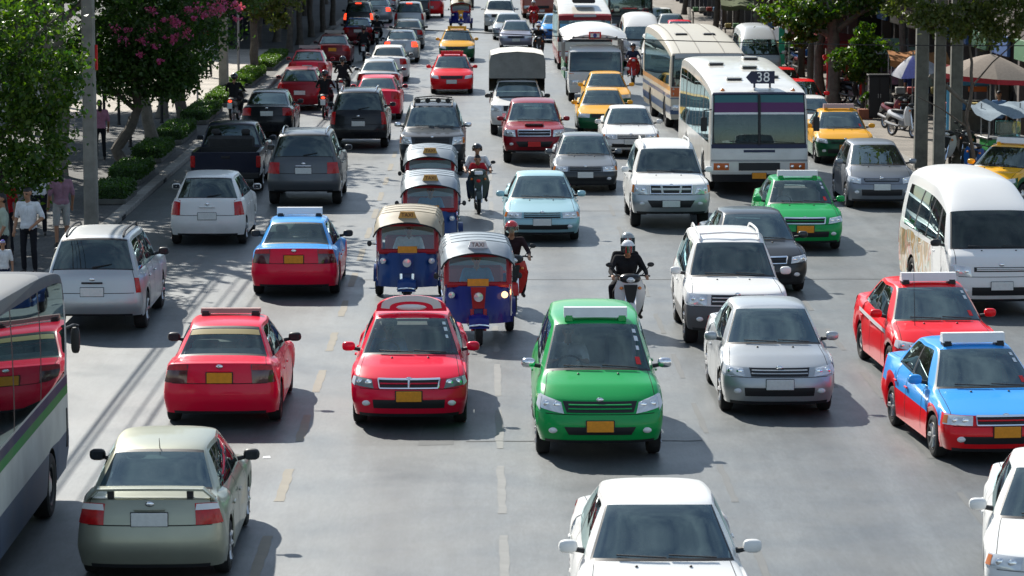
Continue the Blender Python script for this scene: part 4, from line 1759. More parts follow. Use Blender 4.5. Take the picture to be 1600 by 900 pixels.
def asphalt():
    m, nt, b = new_mat('worn_asphalt')
    geo = N(nt, 'ShaderNodeNewGeometry')
    sep = N(nt, 'ShaderNodeSeparateXYZ')
    nt.links.new(geo.outputs['Position'], sep.inputs[0])

    def noise(scale, detail=6, vec=None, rough=.6):
        n = N(nt, 'ShaderNodeTexNoise', Scale=scale, Detail=float(detail), Roughness=rough)
        nt.links.new(vec or geo.outputs['Position'], n.inputs['Vector'])
        return n.outputs['Fac']

    def rng(x, a, b_, c, d):
        r = N(nt, 'ShaderNodeMapRange')
        for i, v in zip((1, 2, 3, 4), (a, b_, c, d)):
            r.inputs[i].default_value = v
        nt.links.new(x, r.inputs[0])
        return r.outputs[0]

    def mul(x, y):
        r = N(nt, 'ShaderNodeMath', operation='MULTIPLY')
        nt.links.new(x, r.inputs[0])
        nt.links.new(y, r.inputs[1])
        return r.outputs[0]
    # stretched streaks along the driving direction
    st = N(nt, 'ShaderNodeMapping')
    st.inputs['Scale'].default_value = (1.6, .06, 1)
    nt.links.new(geo.outputs['Position'], st.inputs[0])
    # tyre tracks and oil line, by lane
    lane = N(nt, 'ShaderNodeMath', operation='MULTIPLY_ADD')
    lane.inputs[1].default_value = 2 * math.pi / 2.83
    lane.inputs[2].default_value = -0.3 * 2 * math.pi / 2.83
    nt.links.new(sep.outputs[0], lane.inputs[0])
    cs = N(nt, 'ShaderNodeMath', operation='COSINE')
    nt.links.new(lane.outputs[0], cs.inputs[0])
    oil = rng(cs.outputs[0], -1, -.1, .76, 1.0)
    f = mul(rng(noise(.12, 5), .3, .7, .84, 1.14), rng(noise(1.0, 6, st.outputs[0]), .3, .7, .76, 1.20))
    f = mul(f, oil)
    f = mul(f, rng(noise(60, 3), .3, .7, .82, 1.16))
    f = mul(f, rng(noise(4, 6), .3, .7, .97, 1.03))
    # wear drawn out along the driving direction, at two sizes
    for sx, sy, lo, hi in ((5.0, .9, .86, 1.13), (22.0, 4.0, .84, 1.15)):
        mp = N(nt, 'ShaderNodeMapping')
        mp.inputs['Scale'].default_value = (sx, sy, 1)
        nt.links.new(geo.outputs['Position'], mp.inputs[0])
        f = mul(f, rng(noise(1.0, 4, mp.outputs[0]), .32, .68, lo, hi))
    # oil drips: small dark blots down the lane centres
    dv = N(nt, 'ShaderNodeTexVoronoi', feature='F1', Scale=1.0)
    dm_ = N(nt, 'ShaderNodeMapping')
    dm_.inputs['Scale'].default_value = (2.2, .8, 1)
    nt.links.new(geo.outputs['Position'], dm_.inputs[0])
    nt.links.new(dm_.outputs[0], dv.inputs['Vector'])
    blot = rng(dv.outputs['Distance'], .05, .16, .72, 1.0)
    lm = rng(cs.outputs[0], -.9, -.5, 0.0, 1.0)
    bm_ = N(nt, 'ShaderNodeMath', operation='MAXIMUM')
    nt.links.new(blot, bm_.inputs[0])
    nt.links.new(lm, bm_.inputs[1])
    f = mul(f, bm_.outputs[0])
    # hairline cracks
    vo = N(nt, 'ShaderNodeTexVoronoi', feature='DISTANCE_TO_EDGE', Scale=.35)
    wv = N(nt, 'ShaderNodeMixRGB')
    wv.inputs[0].default_value = .25
    nz = N(nt, 'ShaderNodeTexNoise', Scale=1.5, Detail=5.0)
    nt.links.new(geo.outputs['Position'], nz.inputs['Vector'])
    nt.links.new(geo.outputs['Position'], wv.inputs[1])
    nt.links.new(nz.outputs['Color'], wv.inputs[2])
    nt.links.new(wv.outputs[0], vo.inputs['Vector'])
    crack = rng(vo.outputs['Distance'], 0.0, .005, .86, 1.0)
    f = mul(f, crack)
    sc = N(nt, 'ShaderNodeVectorMath', operation='SCALE')
    sc.inputs[0].default_value = (.092, .104, .108)
    nt.links.new(f, sc.inputs['Scale'])
    nt.links.new(sc.outputs[0], b.inputs['Base Color'])
    nt.links.new(rng(noise(.6, 4), .3, .7, .42, .56), b.inputs['Roughness'])
    b.inputs['Specular IOR Level'].default_value = .85
    bp = N(nt, 'ShaderNodeBump', Strength=.25, Distance=.01)
    nt.links.new(noise(70, 2), bp.inputs['Height'])
    nt.links.new(bp.outputs[0], b.inputs['Normal'])
    return m


M_ROAD = asphalt()
M_GROUND = plain('dusty_ground', (0.12, 0.115, 0.10), .9, var=.25, scale=.4)
M_KERB = plain('kerb_concrete', (0.24, 0.23, 0.21), .85, var=.25, scale=2.5)


def paving(name, c1, c2, s):
    m, nt, b = new_mat(name)
    geo = N(nt, 'ShaderNodeNewGeometry')
    br = N(nt, 'ShaderNodeTexBrick', Scale=s)
    br.offset = .5
    br.inputs['Color1'].default_value = (*c1, 1)
    br.inputs['Color2'].default_value = (*c2, 1)
    br.inputs['Mortar'].default_value = (c1[0] * .4, c1[1] * .4, c1[2] * .4, 1)
    br.inputs['Mortar Size'].default_value = .012
    br.inputs['Brick Width'].default_value = .5
    br.inputs['Row Height'].default_value = .5
    nt.links.new(geo.outputs['Position'], br.inputs['Vector'])
    no = N(nt, 'ShaderNodeTexNoise', Scale=.8, Detail=7.0)
    nt.links.new(geo.outputs['Position'], no.inputs['Vector'])
    mr = N(nt, 'ShaderNodeMapRange')
    mr.inputs[1].default_value, mr.inputs[2].default_value, mr.inputs[3].default_value, mr.inputs[4].default_value = .3, .7, .7, 1.2
    nt.links.new(no.outputs['Fac'], mr.inputs[0])
    sc = N(nt, 'ShaderNodeVectorMath', operation='SCALE')
    nt.links.new(br.outputs['Color'], sc.inputs[0])
    nt.links.new(mr.outputs[0], sc.inputs['Scale'])
    nt.links.new(sc.outputs[0], b.inputs['Base Color'])
    b.inputs['Roughness'].default_value = .85
    return m


g = MB()
g.grid([[(-900, -900, -.02), (900, -900, -.02)], [(-900, 1600, -.02), (900, 1600, -.02)]])
tag(g.build('ground', [M_GROUND], smooth=0), kind='structure')
g = MB()
g.grid([[(KL, -600, 0), (KR, -600, 0)], [(KL, 900, 0), (KR, 900, 0)]])
road = tag(g.build('road', [M_ROAD], smooth=0), kind='structure')

# painted lane dashes, worn
M_LINEW = plain('worn_white_paint', (.185, .187, .178), .6, var=.18, scale=3)
M_LINEY = plain('worn_yellow_paint', (.20, .175, .13), .6, var=.18, scale=3)


def dash_mesh(w, l, mat, seed):
    rnd = random.Random(seed)
    g = MB()
    n = 10
    a = [(-w / 2 + rnd.uniform(-.012, .012), -l / 2 + l * k / n, 0) for k in range(n + 1)]
    b = [(w / 2 + rnd.uniform(-.012, .012), -l / 2 + l * k / n, 0) for k in range(n + 1)]
    g.grid([a, b])
    return g.mesh('lane_dash', [mat], smooth=0)


dm_w = [dash_mesh(.105, 3.2, M_LINEW, k) for k in range(3)]
dm_y = [dash_mesh(.125, 2.2, M_LINEY, k) for k in range(3)]
dm_f = [dash_mesh(.09, 2.6, plain('faded_paint', (.115, .12, .118), .6, var=.1, scale=3), k) for k in range(3)]
for i in range(12):
    link('lane_dash', dm_w[i % 3], road, (.27, 34.1 + 4.5 * i, .004))
for i in range(14):
    link('lane_dash', dm_y[i % 3], road, (-2.53, 34.6 + 4.3 * i, .004))
for i in range(10):
    link('lane_dash', dm_f[i % 3], road, (3.2, 34.0 + 5.0 * i, .004))
for i in range(6):
    link('lane_dash', dm_f[i % 3], road, (6.1, 37.0 + 5.0 * i, .004))
# asphalt repair patches and a manhole cover
M_PATCH = plain('asphalt_patch', (.09, .097, .099), .52, var=.08, scale=3)
for (x, y, w, l) in ((-.62, 42.6, .5, 1.7), (4.9, 47.5, 1.3, 1.6), (-4.4, 52, 1.0, 3.5)):
    g = MB()
    g.grid([[(-w / 2, -l / 2, 0), (w / 2, -l / 2 + .05, 0)], [(-w / 2 + .06, l / 2, 0), (w / 2, l / 2, 0)]])
    g.build('repair_patch', [M_PATCH], road, smooth=0, loc=(x, y, .003))

for (px, py, x0, x1) in ((960, 437, -2.4, 9.5), (800, 330, -5.0, 4.0), (780, 690, -.2, 3.1)):
    y = G(px, py).y
    g = MB()
    n = 16
    e0 = [(lerp(x0, x1, k / n), random.uniform(-.03, .03), 0) for k in range(n + 1)]
    g.grid([e0, [(p[0], p[1] + .045, 0) for p in e0]])
    g.build('road_joint', [plain('joint_tar', (.045, .048, .049), .6)], road, smooth=0, loc=(0, y, .005))

# pavements with kerb stones
M_PAVEL = paving('shade_tone_paving', (.075, .075, .073), (.10, .098, .094), 2.0)  # same paving as the plaza, with tree shade put into its colour
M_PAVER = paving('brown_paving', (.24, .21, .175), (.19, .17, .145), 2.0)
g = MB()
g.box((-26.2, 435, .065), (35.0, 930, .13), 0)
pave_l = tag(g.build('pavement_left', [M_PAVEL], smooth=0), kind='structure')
g = MB()
g.box((30.05, 435, .065), (35.4, 930, .13), 0)
pave_r = tag(g.build('pavement_right', [M_PAVER], smooth=0), kind='structure')
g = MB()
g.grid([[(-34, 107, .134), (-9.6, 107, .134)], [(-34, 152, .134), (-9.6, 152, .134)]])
tag(g.build('plaza', [paving('sunlit_tone_paving', (.40, .36, .31), (.46, .41, .35), 1.6)], smooth=0), kind='structure')  # paler colour stands for sunlight on the same left pavement
km = MB().box((0, 0, .075), (.28, .985, .15), 0, b=.02).mesh('kerb_stone', [M_KERB])
kl_ = MB().box((0, 0, .074), (.28, 800, .14), 0).mesh('kerb_run', [M_KERB])
for x, par, y0, n in ((KL - .01, pave_l, 48, 110), (KR + .01, pave_r, 70, 70)):
    for i in range(n):
        link('kerb_stone', km, par, (x, y0 + i + .5, 0))
    link('kerb_run', kl_, par, (x, y0 + n + 400, 0))
    if y0 > 40:
        k2 = MB().box((0, 0, .074), (.28, y0 + 30, .14), 0).mesh('kerb_run', [M_KERB])
        link('kerb_run', k2, par, (x, (y0 - 30) / 2, 0))
# drain slots in the left kerb line
for y in (62.5, 72, 81.5, 93):
    g = MB()
    g.box((0, 0, 0), (.06, .6, .09), 0)
    g.build('drain_slot', [M_SEAM], pave_l, loc=(KL + .115, y, .055))

# ------------------------------------------------------------------ trees
def leaf_mat(name, c1, c2, trans=.45):
    m = bpy.data.materials.new(name)
    m.use_nodes = True
    nt = m.node_tree
    for n in list(nt.nodes):
        nt.nodes.remove(n)
    out = N(nt, 'ShaderNodeOutputMaterial')
    geo = N(nt, 'ShaderNodeNewGeometry')
    rr = N(nt, 'ShaderNodeMix', data_type='RGBA')
    rr.inputs[6].default_value = (*c1, 1)
    rr.inputs[7].default_value = (*c2, 1)
    nt.links.new(geo.outputs['Random Per Island'], rr.inputs[0])
    df = N(nt, 'ShaderNodeBsdfPrincipled', Roughness=.45)
    nt.links.new(rr.outputs[2], df.inputs['Base Color'])
    tl = N(nt, 'ShaderNodeBsdfTranslucent')
    br = N(nt, 'ShaderNodeVectorMath', operation='MULTIPLY')
    br.inputs[1].default_value = (1.5, 1.7, .5)
    nt.links.new(rr.outputs[2], br.inputs[0])
    nt.links.new(br.outputs[0], tl.inputs[0])
    mx = N(nt, 'ShaderNodeMixShader')
    mx.inputs[0].default_value = trans
    nt.links.new(df.outputs[0], mx.inputs[1])
    nt.links.new(tl.outputs[0], mx.inputs[2])
    nt.links.new(mx.outputs[0], out.inputs[0])
    return m


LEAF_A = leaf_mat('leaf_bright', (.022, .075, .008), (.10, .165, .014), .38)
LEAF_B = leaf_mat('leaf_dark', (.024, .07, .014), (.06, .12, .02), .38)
LEAF_C = leaf_mat('leaf_olive', (.06, .09, .02), (.11, .13, .03))
PETAL = leaf_mat('pink_petal', (.55, .06, .26), (.62, .14, .35), .35)
M_BARK = plain('bark', (.10, .085, .07), .9, var=.35, scale=5)
M_BARKL = plain('pale_bark', (.17, .15, .125), .9, var=.35, scale=5)
NPR = np.random.RandomState(11)


def leaf_cloud(name, mat, parent, blobs, size, droop=.3, edge=.45, points=None):
    """blobs: (centre, radii, count): leaf-sized folded faces gathered in clumps through each volume"""
    P_, S_ = [], []
    for (c, rad, n) in blobs:
        nc = max(4, n // 28)
        d = NPR.normal(size=(nc, 3))
        d /= np.linalg.norm(d, axis=1)[:, None]
        rr = NPR.uniform(edge, 1.0, nc) ** .6
        cc = d * rr[:, None] * np.array(rad)
        cc += NPR.normal(size=(nc, 3)) * .10 * np.array(rad)
        idx = NPR.randint(0, nc, n)
        csz = NPR.uniform(.10, .24, nc) * np.mean(rad)
        p = cc[idx] + NPR.normal(size=(n, 3)) * csz[idx][:, None] * np.array([1, 1, .7]) + np.array(c)
        P_.append(p)
        S_.append(size * NPR.uniform(.6, 1.35, n))
    if points is not None:
        P_, S_ = [points], [size * NPR.uniform(.6, 1.35, len(points))]
    p = np.concatenate(P_)
    s = np.concatenate(S_)
    n = len(p)
    a = NPR.normal(size=(n, 3))
    a[:, 2] -= droop
    a /= np.linalg.norm(a, axis=1)[:, None]
    b = NPR.normal(size=(n, 3))
    b[:, 2] *= .6
    b -= a * np.sum(a * b, axis=1)[:, None]
    b /= np.linalg.norm(b, axis=1)[:, None]
    w = np.cross(a, b) * (s * .12)[:, None]
    a *= s[:, None]
    b *= (s * .30)[:, None]
    v = np.empty((n, 4, 3))
    v[:, 0] = p - a * .5
    v[:, 1] = p + b + w
    v[:, 2] = p + a * .5
    v[:, 3] = p - b + w
    me = bpy.data.meshes.new(name)
    me.vertices.add(n * 4)
    me.vertices.foreach_set('co', v.reshape(-1))
    me.loops.add(n * 4)
    me.loops.foreach_set('vertex_index', np.arange(n * 4, dtype=np.int32))
    me.polygons.add(n)
    me.polygons.foreach_set('loop_start', np.arange(0, n * 4, 4, dtype=np.int32))
    me.polygons.foreach_set('loop_total', np.full(n, 4, dtype=np.int32))
    me.update(calc_edges=True)
    me.materials.append(mat)
    return link(name, me, parent)


def leaf_box(name, mat, parent, c, size, n, leaf):
    """leaves over the faces of a clipped box"""
    sx, sy, sz = size
    pts = []
    for (axis, sg, area) in ((0, 1, sy * sz), (0, -1, sy * sz), (1, 1, sx * sz), (1, -1, sx * sz), (2, 1, sx * sy)):
        k = max(6, int(n * area / (2 * sy * sz + 2 * sx * sz + sx * sy)))
        p = NPR.uniform(-.5, .5, (k, 3)) * np.array(size)
        p[:, axis] = sg * size[axis] / 2 + NPR.normal(size=k) * .025
        pts.append(p + np.array(c))
    p = np.concatenate(pts)
    return leaf_cloud(name, mat, parent, [], leaf, points=p)


def tree(label, base, path, radii, limbs, blobs, mat, size=.12, bark=M_BARK, blossoms=None, group=None, name='street_tree', top=None):
    """path: trunk points relative to base; limbs: lists of points; blobs relative to base too"""
    t = thing(name, label, 'tree', base, 0, group)
    g = MB()
    # bark swells a little at the foot and is never quite straight
    pts = [Vector(p) for p in path]
    fine, rf = [], []
    for i in range(len(pts) - 1):
        for k in range(4):
            u = k / 4
            fine.append(pts[i].lerp(pts[i + 1], u) + Vector((random.uniform(-.02, .02), random.uniform(-.02, .02), 0)))
            rf.append(lerp(radii[i], radii[i + 1], u) * random.uniform(.94, 1.07))
    fine.append(pts[-1])
    rf.append(radii[-1])
    rf[0] *= 1.35
    g.tube(fine, rf, 10)
    tr = g.build('trunk', [bark], t)
    for l in limbs:
        h = MB()
        n = len(l)
        r0 = radii[-1] * .8
        h.tube(l, [lerp(r0, .015, k / (n - 1)) for k in range(n)], 7)
        h.build('limb', [bark], tr)
    leaf_cloud('crown', mat, t, blobs, size)
    if top:
        leaf_cloud('upper_crown', mat, t, [(c_, r_, int(n_ * 1.5)) for c_, r_, n_ in top], .40, edge=.1)
    if blossoms:
        leaf_cloud('blossoms', PETAL, t, blossoms, .085, edge=.2)
    return t


def rel(base, px, py, dy=0.0):
    """point seen at a pixel, dy metres behind the tree's own depth, relative to its base"""
    return at_depth(px, py, base.y + dy) - base


GT = 'street trees along the left pavement'
# low leafy tree beside the people on the left pavement
b = Vector((-9.45, 62, .13))
tree('bushy low tree hanging over people on the shaded pavement', b, [(-.2, 0, 0), (-.3, 0, 1.4), (-.5, .1, 2.6), (-.4, .2, 3.8)], [.14, .12, .11, .08],
     [[(-.5, .1, 2.4), (.2, -.3, 3.0), (.8, -.5, 3.3)], [(-.5, .1, 2.6), (-1.3, .2, 3.2), (-1.9, .1, 4.0)], [(-.4, .2, 3.6), (.4, .3, 4.6), (1.0, .4, 5.1)]],
     [((-.5, 0, 3.4), (1.1, 1.3, 1.3), 4600), ((.75, -.3, 3.7), (.75, 1.0, .9), 2100), ((.45, -.2, 2.5), (.7, .9, .8), 1700), ((-.2, -.3, 1.9), (1.0, .9, .55), 1600), ((.0, .2, 4.8), (1.3, 1.2, .7), 2000)],
     LEAF_A, .125, group=GT)
# flowering tree with leaning trunks
b = G(198, 268, .13)
tree('tree with leaning bent trunk and pink blossom above low hedge', b, [(0, 0, 0), (-.28, .1, .6), (.05, .2, 1.1), (.3, .3, 1.7), (.2, .3, 2.8)], [.15, .15, .14, .12, .10],
     [[(.2, .3, 1.7), (-.6, .2, 2.4), (-1.2, .1, 2.9)], [(.2, .3, 2.4), (1.0, .2, 3.0), (2.2, .2, 3.9)], [(.2, .3, 2.6), (.9, 0, 3.6), (1.6, -.2, 4.4)]],
     [((.4, .3, 2.65), (1.35, 1.2, .75), 4200), ((1.15, .1, 2.6), (.9, .9, .65), 2200), ((-.6, .2, 3.2), (1.1, 1.2, .9), 3200), ((1.0, .4, 3.9), (1.6, 1.4, .9), 4000)],
     LEAF_B, .14, blossoms=[(rel(b, 245, 35, -1.3), (.55, .3, .40), 170), (rel(b, 345, 10, -.6), (.65, .5, .28), 260), (rel(b, 280, 48, -1.2), (.40, .3, .28), 150), (rel(b, 266, 62, -1.3), (.22, .2, .14), 110), (rel(b, 250, 97, -1.3), (.14, .1, .10), 80), (rel(b, 370, 16, -.6), (.25, .3, .22), 120), (rel(b, 190, 60, -1.3), (.6, .3, .6), 90), (rel(b, 225, 75, -1.3), (.4, .3, .3), 80), (rel(b, 300, 20, -1.0), (.4, .3, .3), 120)],
     top=[((-.5, 1, 6.3), (3.0, 3.2, 1.6), 2400)], group=GT)
b = G(243, 238, .13)
tree('tree with thick straight slanting trunk rising behind the hedge', b, [(0, 0, 0), (-.2, 0, .9), (-.4, .1, 1.9), (-.6, .2, 3.4)], [.21, .18, .17, .14],
     [[(-.4, .1, 1.9), (.5, .1, 2.8), (1.3, .2, 3.4)], [(-.5, .1, 2.4), (-1.4, .3, 3.2), (-2.0, .4, 4.0)]],
     [((-.3, .4, 3.5), (1.9, 1.6, 1.0), 3200), ((.9, .4, 2.9), (.9, .9, .6), 1200)], LEAF_B, .15, top=[((0, 1, 6.4), (3.0, 3.2, 1.6), 2200)], group=GT, bark=M_BARKL)
b = G(286, 190, .13)
tree('tree with dark rough trunk next to sunlit paving', b, [(0, 0, 0), (-.1, 0, .9), (-.25, .1, 2.0), (-.2, .2, 3.6)], [.22, .19, .17, .13],
     [[(-.25, .1, 2.2), (-1.2, .2, 3.0), (-2.0, .1, 3.6)], [(-.2, .2, 3.0), (.7, .1, 3.8), (1.8, .2, 4.6)]],
     [((.1, .5, 4.2), (2.2, 1.8, .8), 2600), ((1.8, .6, 4.4), (1.2, 1.2, .6), 900), ((-1.3, .4, 3.4), (1.1, 1.0, .8), 1200)], LEAF_B, .17, top=[((0, 1, 6.6), (3.0, 3.2, 1.6), 2000)], group=GT)
b = G(396, 118, .13)
tree('tree with grey trunk behind clipped hedge and yellow green leaves', b, [(0, 0, 0), (.05, 0, 1.2), (0, .1, 2.6), (.1, .2, 4.2)], [.19, .17, .15, .12],
     [[(0, .1, 2.2), (.7, .1, 2.9), (1.5, .2, 3.2)], [(0, .1, 2.6), (-.9, .2, 3.4), (-1.6, .2, 3.8)]],
     [((.3, .3, 3.2), (1.5, 1.2, .8), 1700), ((.9, 0, 2.5), (.6, .7, .45), 450), ((-.4, .3, 4.0), (2.0, 1.6, .7), 1300)], LEAF_C, .19, top=[((0, 1, 6.4), (3.2, 3.6, 1.8), 2000)], group=GT)
for i, (px, py) in enumerate(((452, 82), (468, 70), (487, 58), (505, 50), (520, 40), (548, 22))):
    b = G(px, py, .13)
    tree(['slim tree trunk beside the planter, first of the far row', 'slim tree trunk second in the far row', 'slim tree trunk third in the far row', 'slim tree trunk fourth in the far row', 'slim tree trunk fifth in the far row', 'slim tree trunk farthest along the left pavement'][i],
         b, [(0, 0, 0), (random.uniform(-.1, .1), 0, 1.5), (random.uniform(-.2, .2), .1, 3.2), (0, .2, 5.0)], [.17, .15, .14, .12],
         [[(0, .1, 3.0), (.8, .1, 3.8), (1.8, .2, 4.4)]], [((.2, .3, 5.0), (2.6, 2.4, 1.0), 1500), ((.1, .2, 3.6), (1.5, 1.6, .5), 500 if i % 2 else 250)], LEAF_B, .24, bark=M_BARK, top=[((0, 1, 6.8), (3.4, 4.2, 1.6), 1300)], group=GT)
# shade trees out of frame on the left whose crowns darken the left lane
for i, (x, y) in enumerate(((-10.5, 74), (-11.3, 82), (-10.8, 104), (-10.6, 160))):
    b = Vector((x, y, .13))
    tree(['tall pale trunk just beyond the concrete pole with the red strip', 'tall shade tree with plain trunk behind the flowering tree', 'tall shade tree with plain trunk near the road sign', 'tall shade tree with plain trunk past the sunlit plaza'][i], b,
         [(0, 0, 0), (.15, 0, 1.6), (.0, .1, 3.4), (.1, .2, 5.2)], [.19, .16, .15, .13], [[(0, .1, 4.0), (1.2, .1, 5.2), (2.2, .2, 6.0)], [(0, .1, 4.4), (-1.2, .1, 5.4), (-2.2, .2, 6.2)]],
         [((0, .4, 6.2), (2.9, 3.0, 1.3), 1900)], LEAF_B, .24, bark=M_BARKL, top=[((.2, .5, 7.6), (3.2, 3.6, 1.5), 2000)], group=GT)

b = Vector((-12.0, 67.2, .13))  # tree added so that its crown shades the waiting people
tree('slender tree added to shade the waiting people', b, [(0, 0, 0), (.1, 0, 1.6), (.0, .1, 3.4), (.1, .2, 5.0)], [.13, .11, .10, .08], [[(0, .1, 3.8), (.9, .1, 4.8), (1.5, .1, 5.6)]],
     [((.6, -1.0, 6.0), (2.1, 2.3, .8), 3000)], LEAF_B, .28, bark=M_BARK, group=GT)
for i, (x, y) in enumerate(((-14.2, 72), (-14.8, 84), (-14.5, 97), (-15.2, 110), (-11.2, 154), (-11.0, 176), (-11.2, 196), (-11.0, 218))):  # row added to deepen the shade on the left pavement
    b = Vector((x, y, .13))
    tree(['added second-row shade tree behind the pedestrians', 'added second-row shade tree behind the flowering tree', 'added second-row shade tree beside the bollards', 'added second-row shade tree at the edge of the sunlit plaza', 'added second-row shade tree past the sunlit plaza', 'added second-row shade tree before the far row of trunks', 'added second-row shade tree behind the far row of trunks', 'added second-row shade tree farthest along the left'][i], b,
         [(0, 0, 0), (.15, 0, 1.6), (.0, .1, 3.4), (.1, .2, 5.2)], [.2, .17, .15, .13], [[(0, .1, 4.0), (1.2, .1, 5.2), (2.2, .2, 6.0)], [(0, .1, 4.4), (-1.2, .1, 5.4), (-2.2, .2, 6.2)]],
         [((0, .4, 5.6), (2.9, 3.2, 1.2), 1500)], LEAF_B, .30, bark=M_BARK, top=[((.2, .5, 7.4), (3.6, 4.6, 1.8), 2300)], group=GT)

GTR = 'street trees along the right pavement'
b = G(1347, 172, .13)
tree('small leafy tree in front of the dark cabinet', b, [(0, 0, 0), (.05, 0, .7), (0, .1, 1.4), (.1, .1, 2.2)], [.07, .06, .055, .04],
     [[(0, .1, 1.3), (-.7, 0, 1.9), (-1.2, 0, 2.2)], [(0, .1, 1.4), (.7, .1, 1.9), (1.1, .1, 2.4)]],
     [((-.35, 0, 1.75), (.85, .8, .45), 1100), ((.35, .1, 1.9), (.8, .7, .55), 1000), ((.2, 0, 2.6), (.6, .6, .45), 450), ((.0, 0, 1.25), (.6, .5, .3), 350)], LEAF_A, .17, group=GTR)
b = G(1301, 162, .13)
tree('thick tree trunk next to the red post, bright leaves overhead', b, [(0, 0, 0), (.05, 0, 1.3), (0, .1, 2.6), (-.1, .2, 4.4)], [.27, .24, .22, .18],
     [[(0, .1, 2.4), (-.9, 0, 2.9), (-1.9, 0, 3.2)], [(0, .1, 2.6), (1.0, .1, 3.3), (2.0, .1, 3.7)]],
     [(rel(b, 1235, 18), (1.1, 1.0, .55), 1300), (rel(b, 1268, 30), (.8, .9, .45), 900), (rel(b, 1250, 55), (.6, .6, .35), 500), (rel(b, 1340, 12), (1.3, 1.0, .45), 800), ((.6, 1.3, 5.2), (2.4, 1.4, .6), 700)], LEAF_A, .2, group=GTR, bark=M_BARKL)
for i, (px, py) in enumerate(((1281, 150), (1268, 140), (1150, 52), (1128, 45), (1180, 62))):
    b = G(px, py, .13)
    tree(['dark straight trunk left of the red post', 'pale thin trunk behind the teal banner', 'slim trunk in the shade beyond the white van', 'slim trunk far along the right pavement', 'crooked pale trunk beside the far shopfront'][i], b,
         [(0, 0, 0), (random.uniform(-.1, .1), 0, 1.5), (random.uniform(-.2, .2), .1, 3.0), (0, .1, 4.8)], [.2 - .03 * i, .17 - .025 * i, .16 - .025 * i, .10], [[(0, .1, 2.8), (-.8, .1, 3.6), (-1.4, .2, 4.2)]],
         [((0, .3, 4.8), (2.4, 2.2, 1.0), 1300), ((-.3, .2, 3.3), (1.0, 1.0, .4), 250)], LEAF_A if i > 1 else LEAF_B, .24, group=GTR, top=[((.5, 1, 6.6), (3.4, 4.4, 1.5), 2200)])
b = G(1523, 290, .13)
tree('thin bent sapling growing between the concrete posts and green cart', b, [(0, 0, 0), (-.05, 0, .9), (-.25, 0, 1.7), (-.1, 0, 2.6), (-.2, .1, 3.8)], [.06, .055, .05, .045, .03],
     [[(-.2, 0, 1.5), (-.9, 0, 2.0), (-1.5, .1, 2.3)], [(-.1, 0, 2.6), (.4, 0, 3.2), (1.2, 0, 3.9)]],
     [(rel(b, 1500, 30), (.9, .8, .40), 1500), (rel(b, 1570, 22), (.9, .8, .45), 1600), (rel(b, 1450, 25), (.5, .6, .35), 700), (rel(b, 1540, 55), (.9, .6, .25), 800), (rel(b, 1420, 12, 1.5), (.7, .6, .3), 600), ((0, 0, 5.6), (1.8, 1.8, .6), 900)], LEAF_C, .13, group=GTR, top=[((0, 2, 6.8), (3.2, 4.0, 1.2), 2200)])

for i, (x, y) in enumerate(((14.6, 106), (13.4, 128), (13.3, 148), (13.2, 172), (13.2, 198))):  # trees added so that their crowns shade the right pavement
    b = Vector((x, y, .13))
    tree(['added tall shade tree by the mint green awning', 'added tall shade tree behind the thick trunk', 'added tall shade tree beyond the teal banner', 'added tall shade tree before the slate shop house', 'added tall shade tree farthest along the right'][i], b,
         [(0, 0, 0), (.1, 0, 1.6), (.0, .1, 3.4), (.1, .2, 5.0)], [.17, .15, .13, .12], [[(0, .1, 3.6), (1.1, .1, 4.6), (2.0, .2, 5.4)], [(0, .1, 4.0), (-1.2, .1, 4.8), (-2.2, .2, 5.6)]],
         [((0, .4, 5.4), (2.4, 2.8, 1.1), 1500)], LEAF_B, .28, bark=M_BARK, top=[((-.4, 1, 7.2), (3.4, 5.0, 1.6), 2400)], group=GTR)

M_CONCH = plain('planter_concrete', (.10, .10, .09), .9, var=.25, scale=3)
# clipped hedges in planters by the left kerb
for i, (px, py, l) in enumerate(((178, 312, 2.6), (206, 280, 3.6), (240, 246, 4.0), (275, 216, 5.0), (316, 184, 6.5), (352, 156, 8.0), (388, 127, 9.0), (424, 100, 11.0))):
    b = G(px, py, .13)
    t = thing('hedge', ['clipped hedge by the kerb beside the concrete pole', 'low clipped hedge next along from the concrete pole', 'low clipped hedge by the thick slanting trunk', 'clipped hedge before the sunlit paving', 'long clipped hedge below the round road sign', 'long sunlit clipped hedge beside the second pole', 'bright clipped hedge beside the grey trunk', 'farthest clipped hedge along the left kerb'][i], 'hedge', b, 0, 'clipped hedges along the left kerb')
    g = MB()
    g.box((0, 0, .07), (.86, l, .14), 0, b=.02)
    g.build('planter', [M_CONCH], t)
    leaf_box('foliage', LEAF_A if i > 4 else LEAF_B, t, (0, 0, .27), (.80, l * .97, .28), int(900 * l), .075)  # far hedges get brighter leaves, sunlight put into the colour
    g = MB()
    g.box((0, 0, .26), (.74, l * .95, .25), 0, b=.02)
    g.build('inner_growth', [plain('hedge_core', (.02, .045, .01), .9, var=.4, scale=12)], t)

# ------------------------------------------------------------------ utility poles, cables, posts
M_CONC = plain('weathered_concrete', (.27, .255, .22), .9, var=.25, scale=3)
M_CONCD = plain('dark_concrete', (.15, .15, .13), .9, var=.35, scale=3)


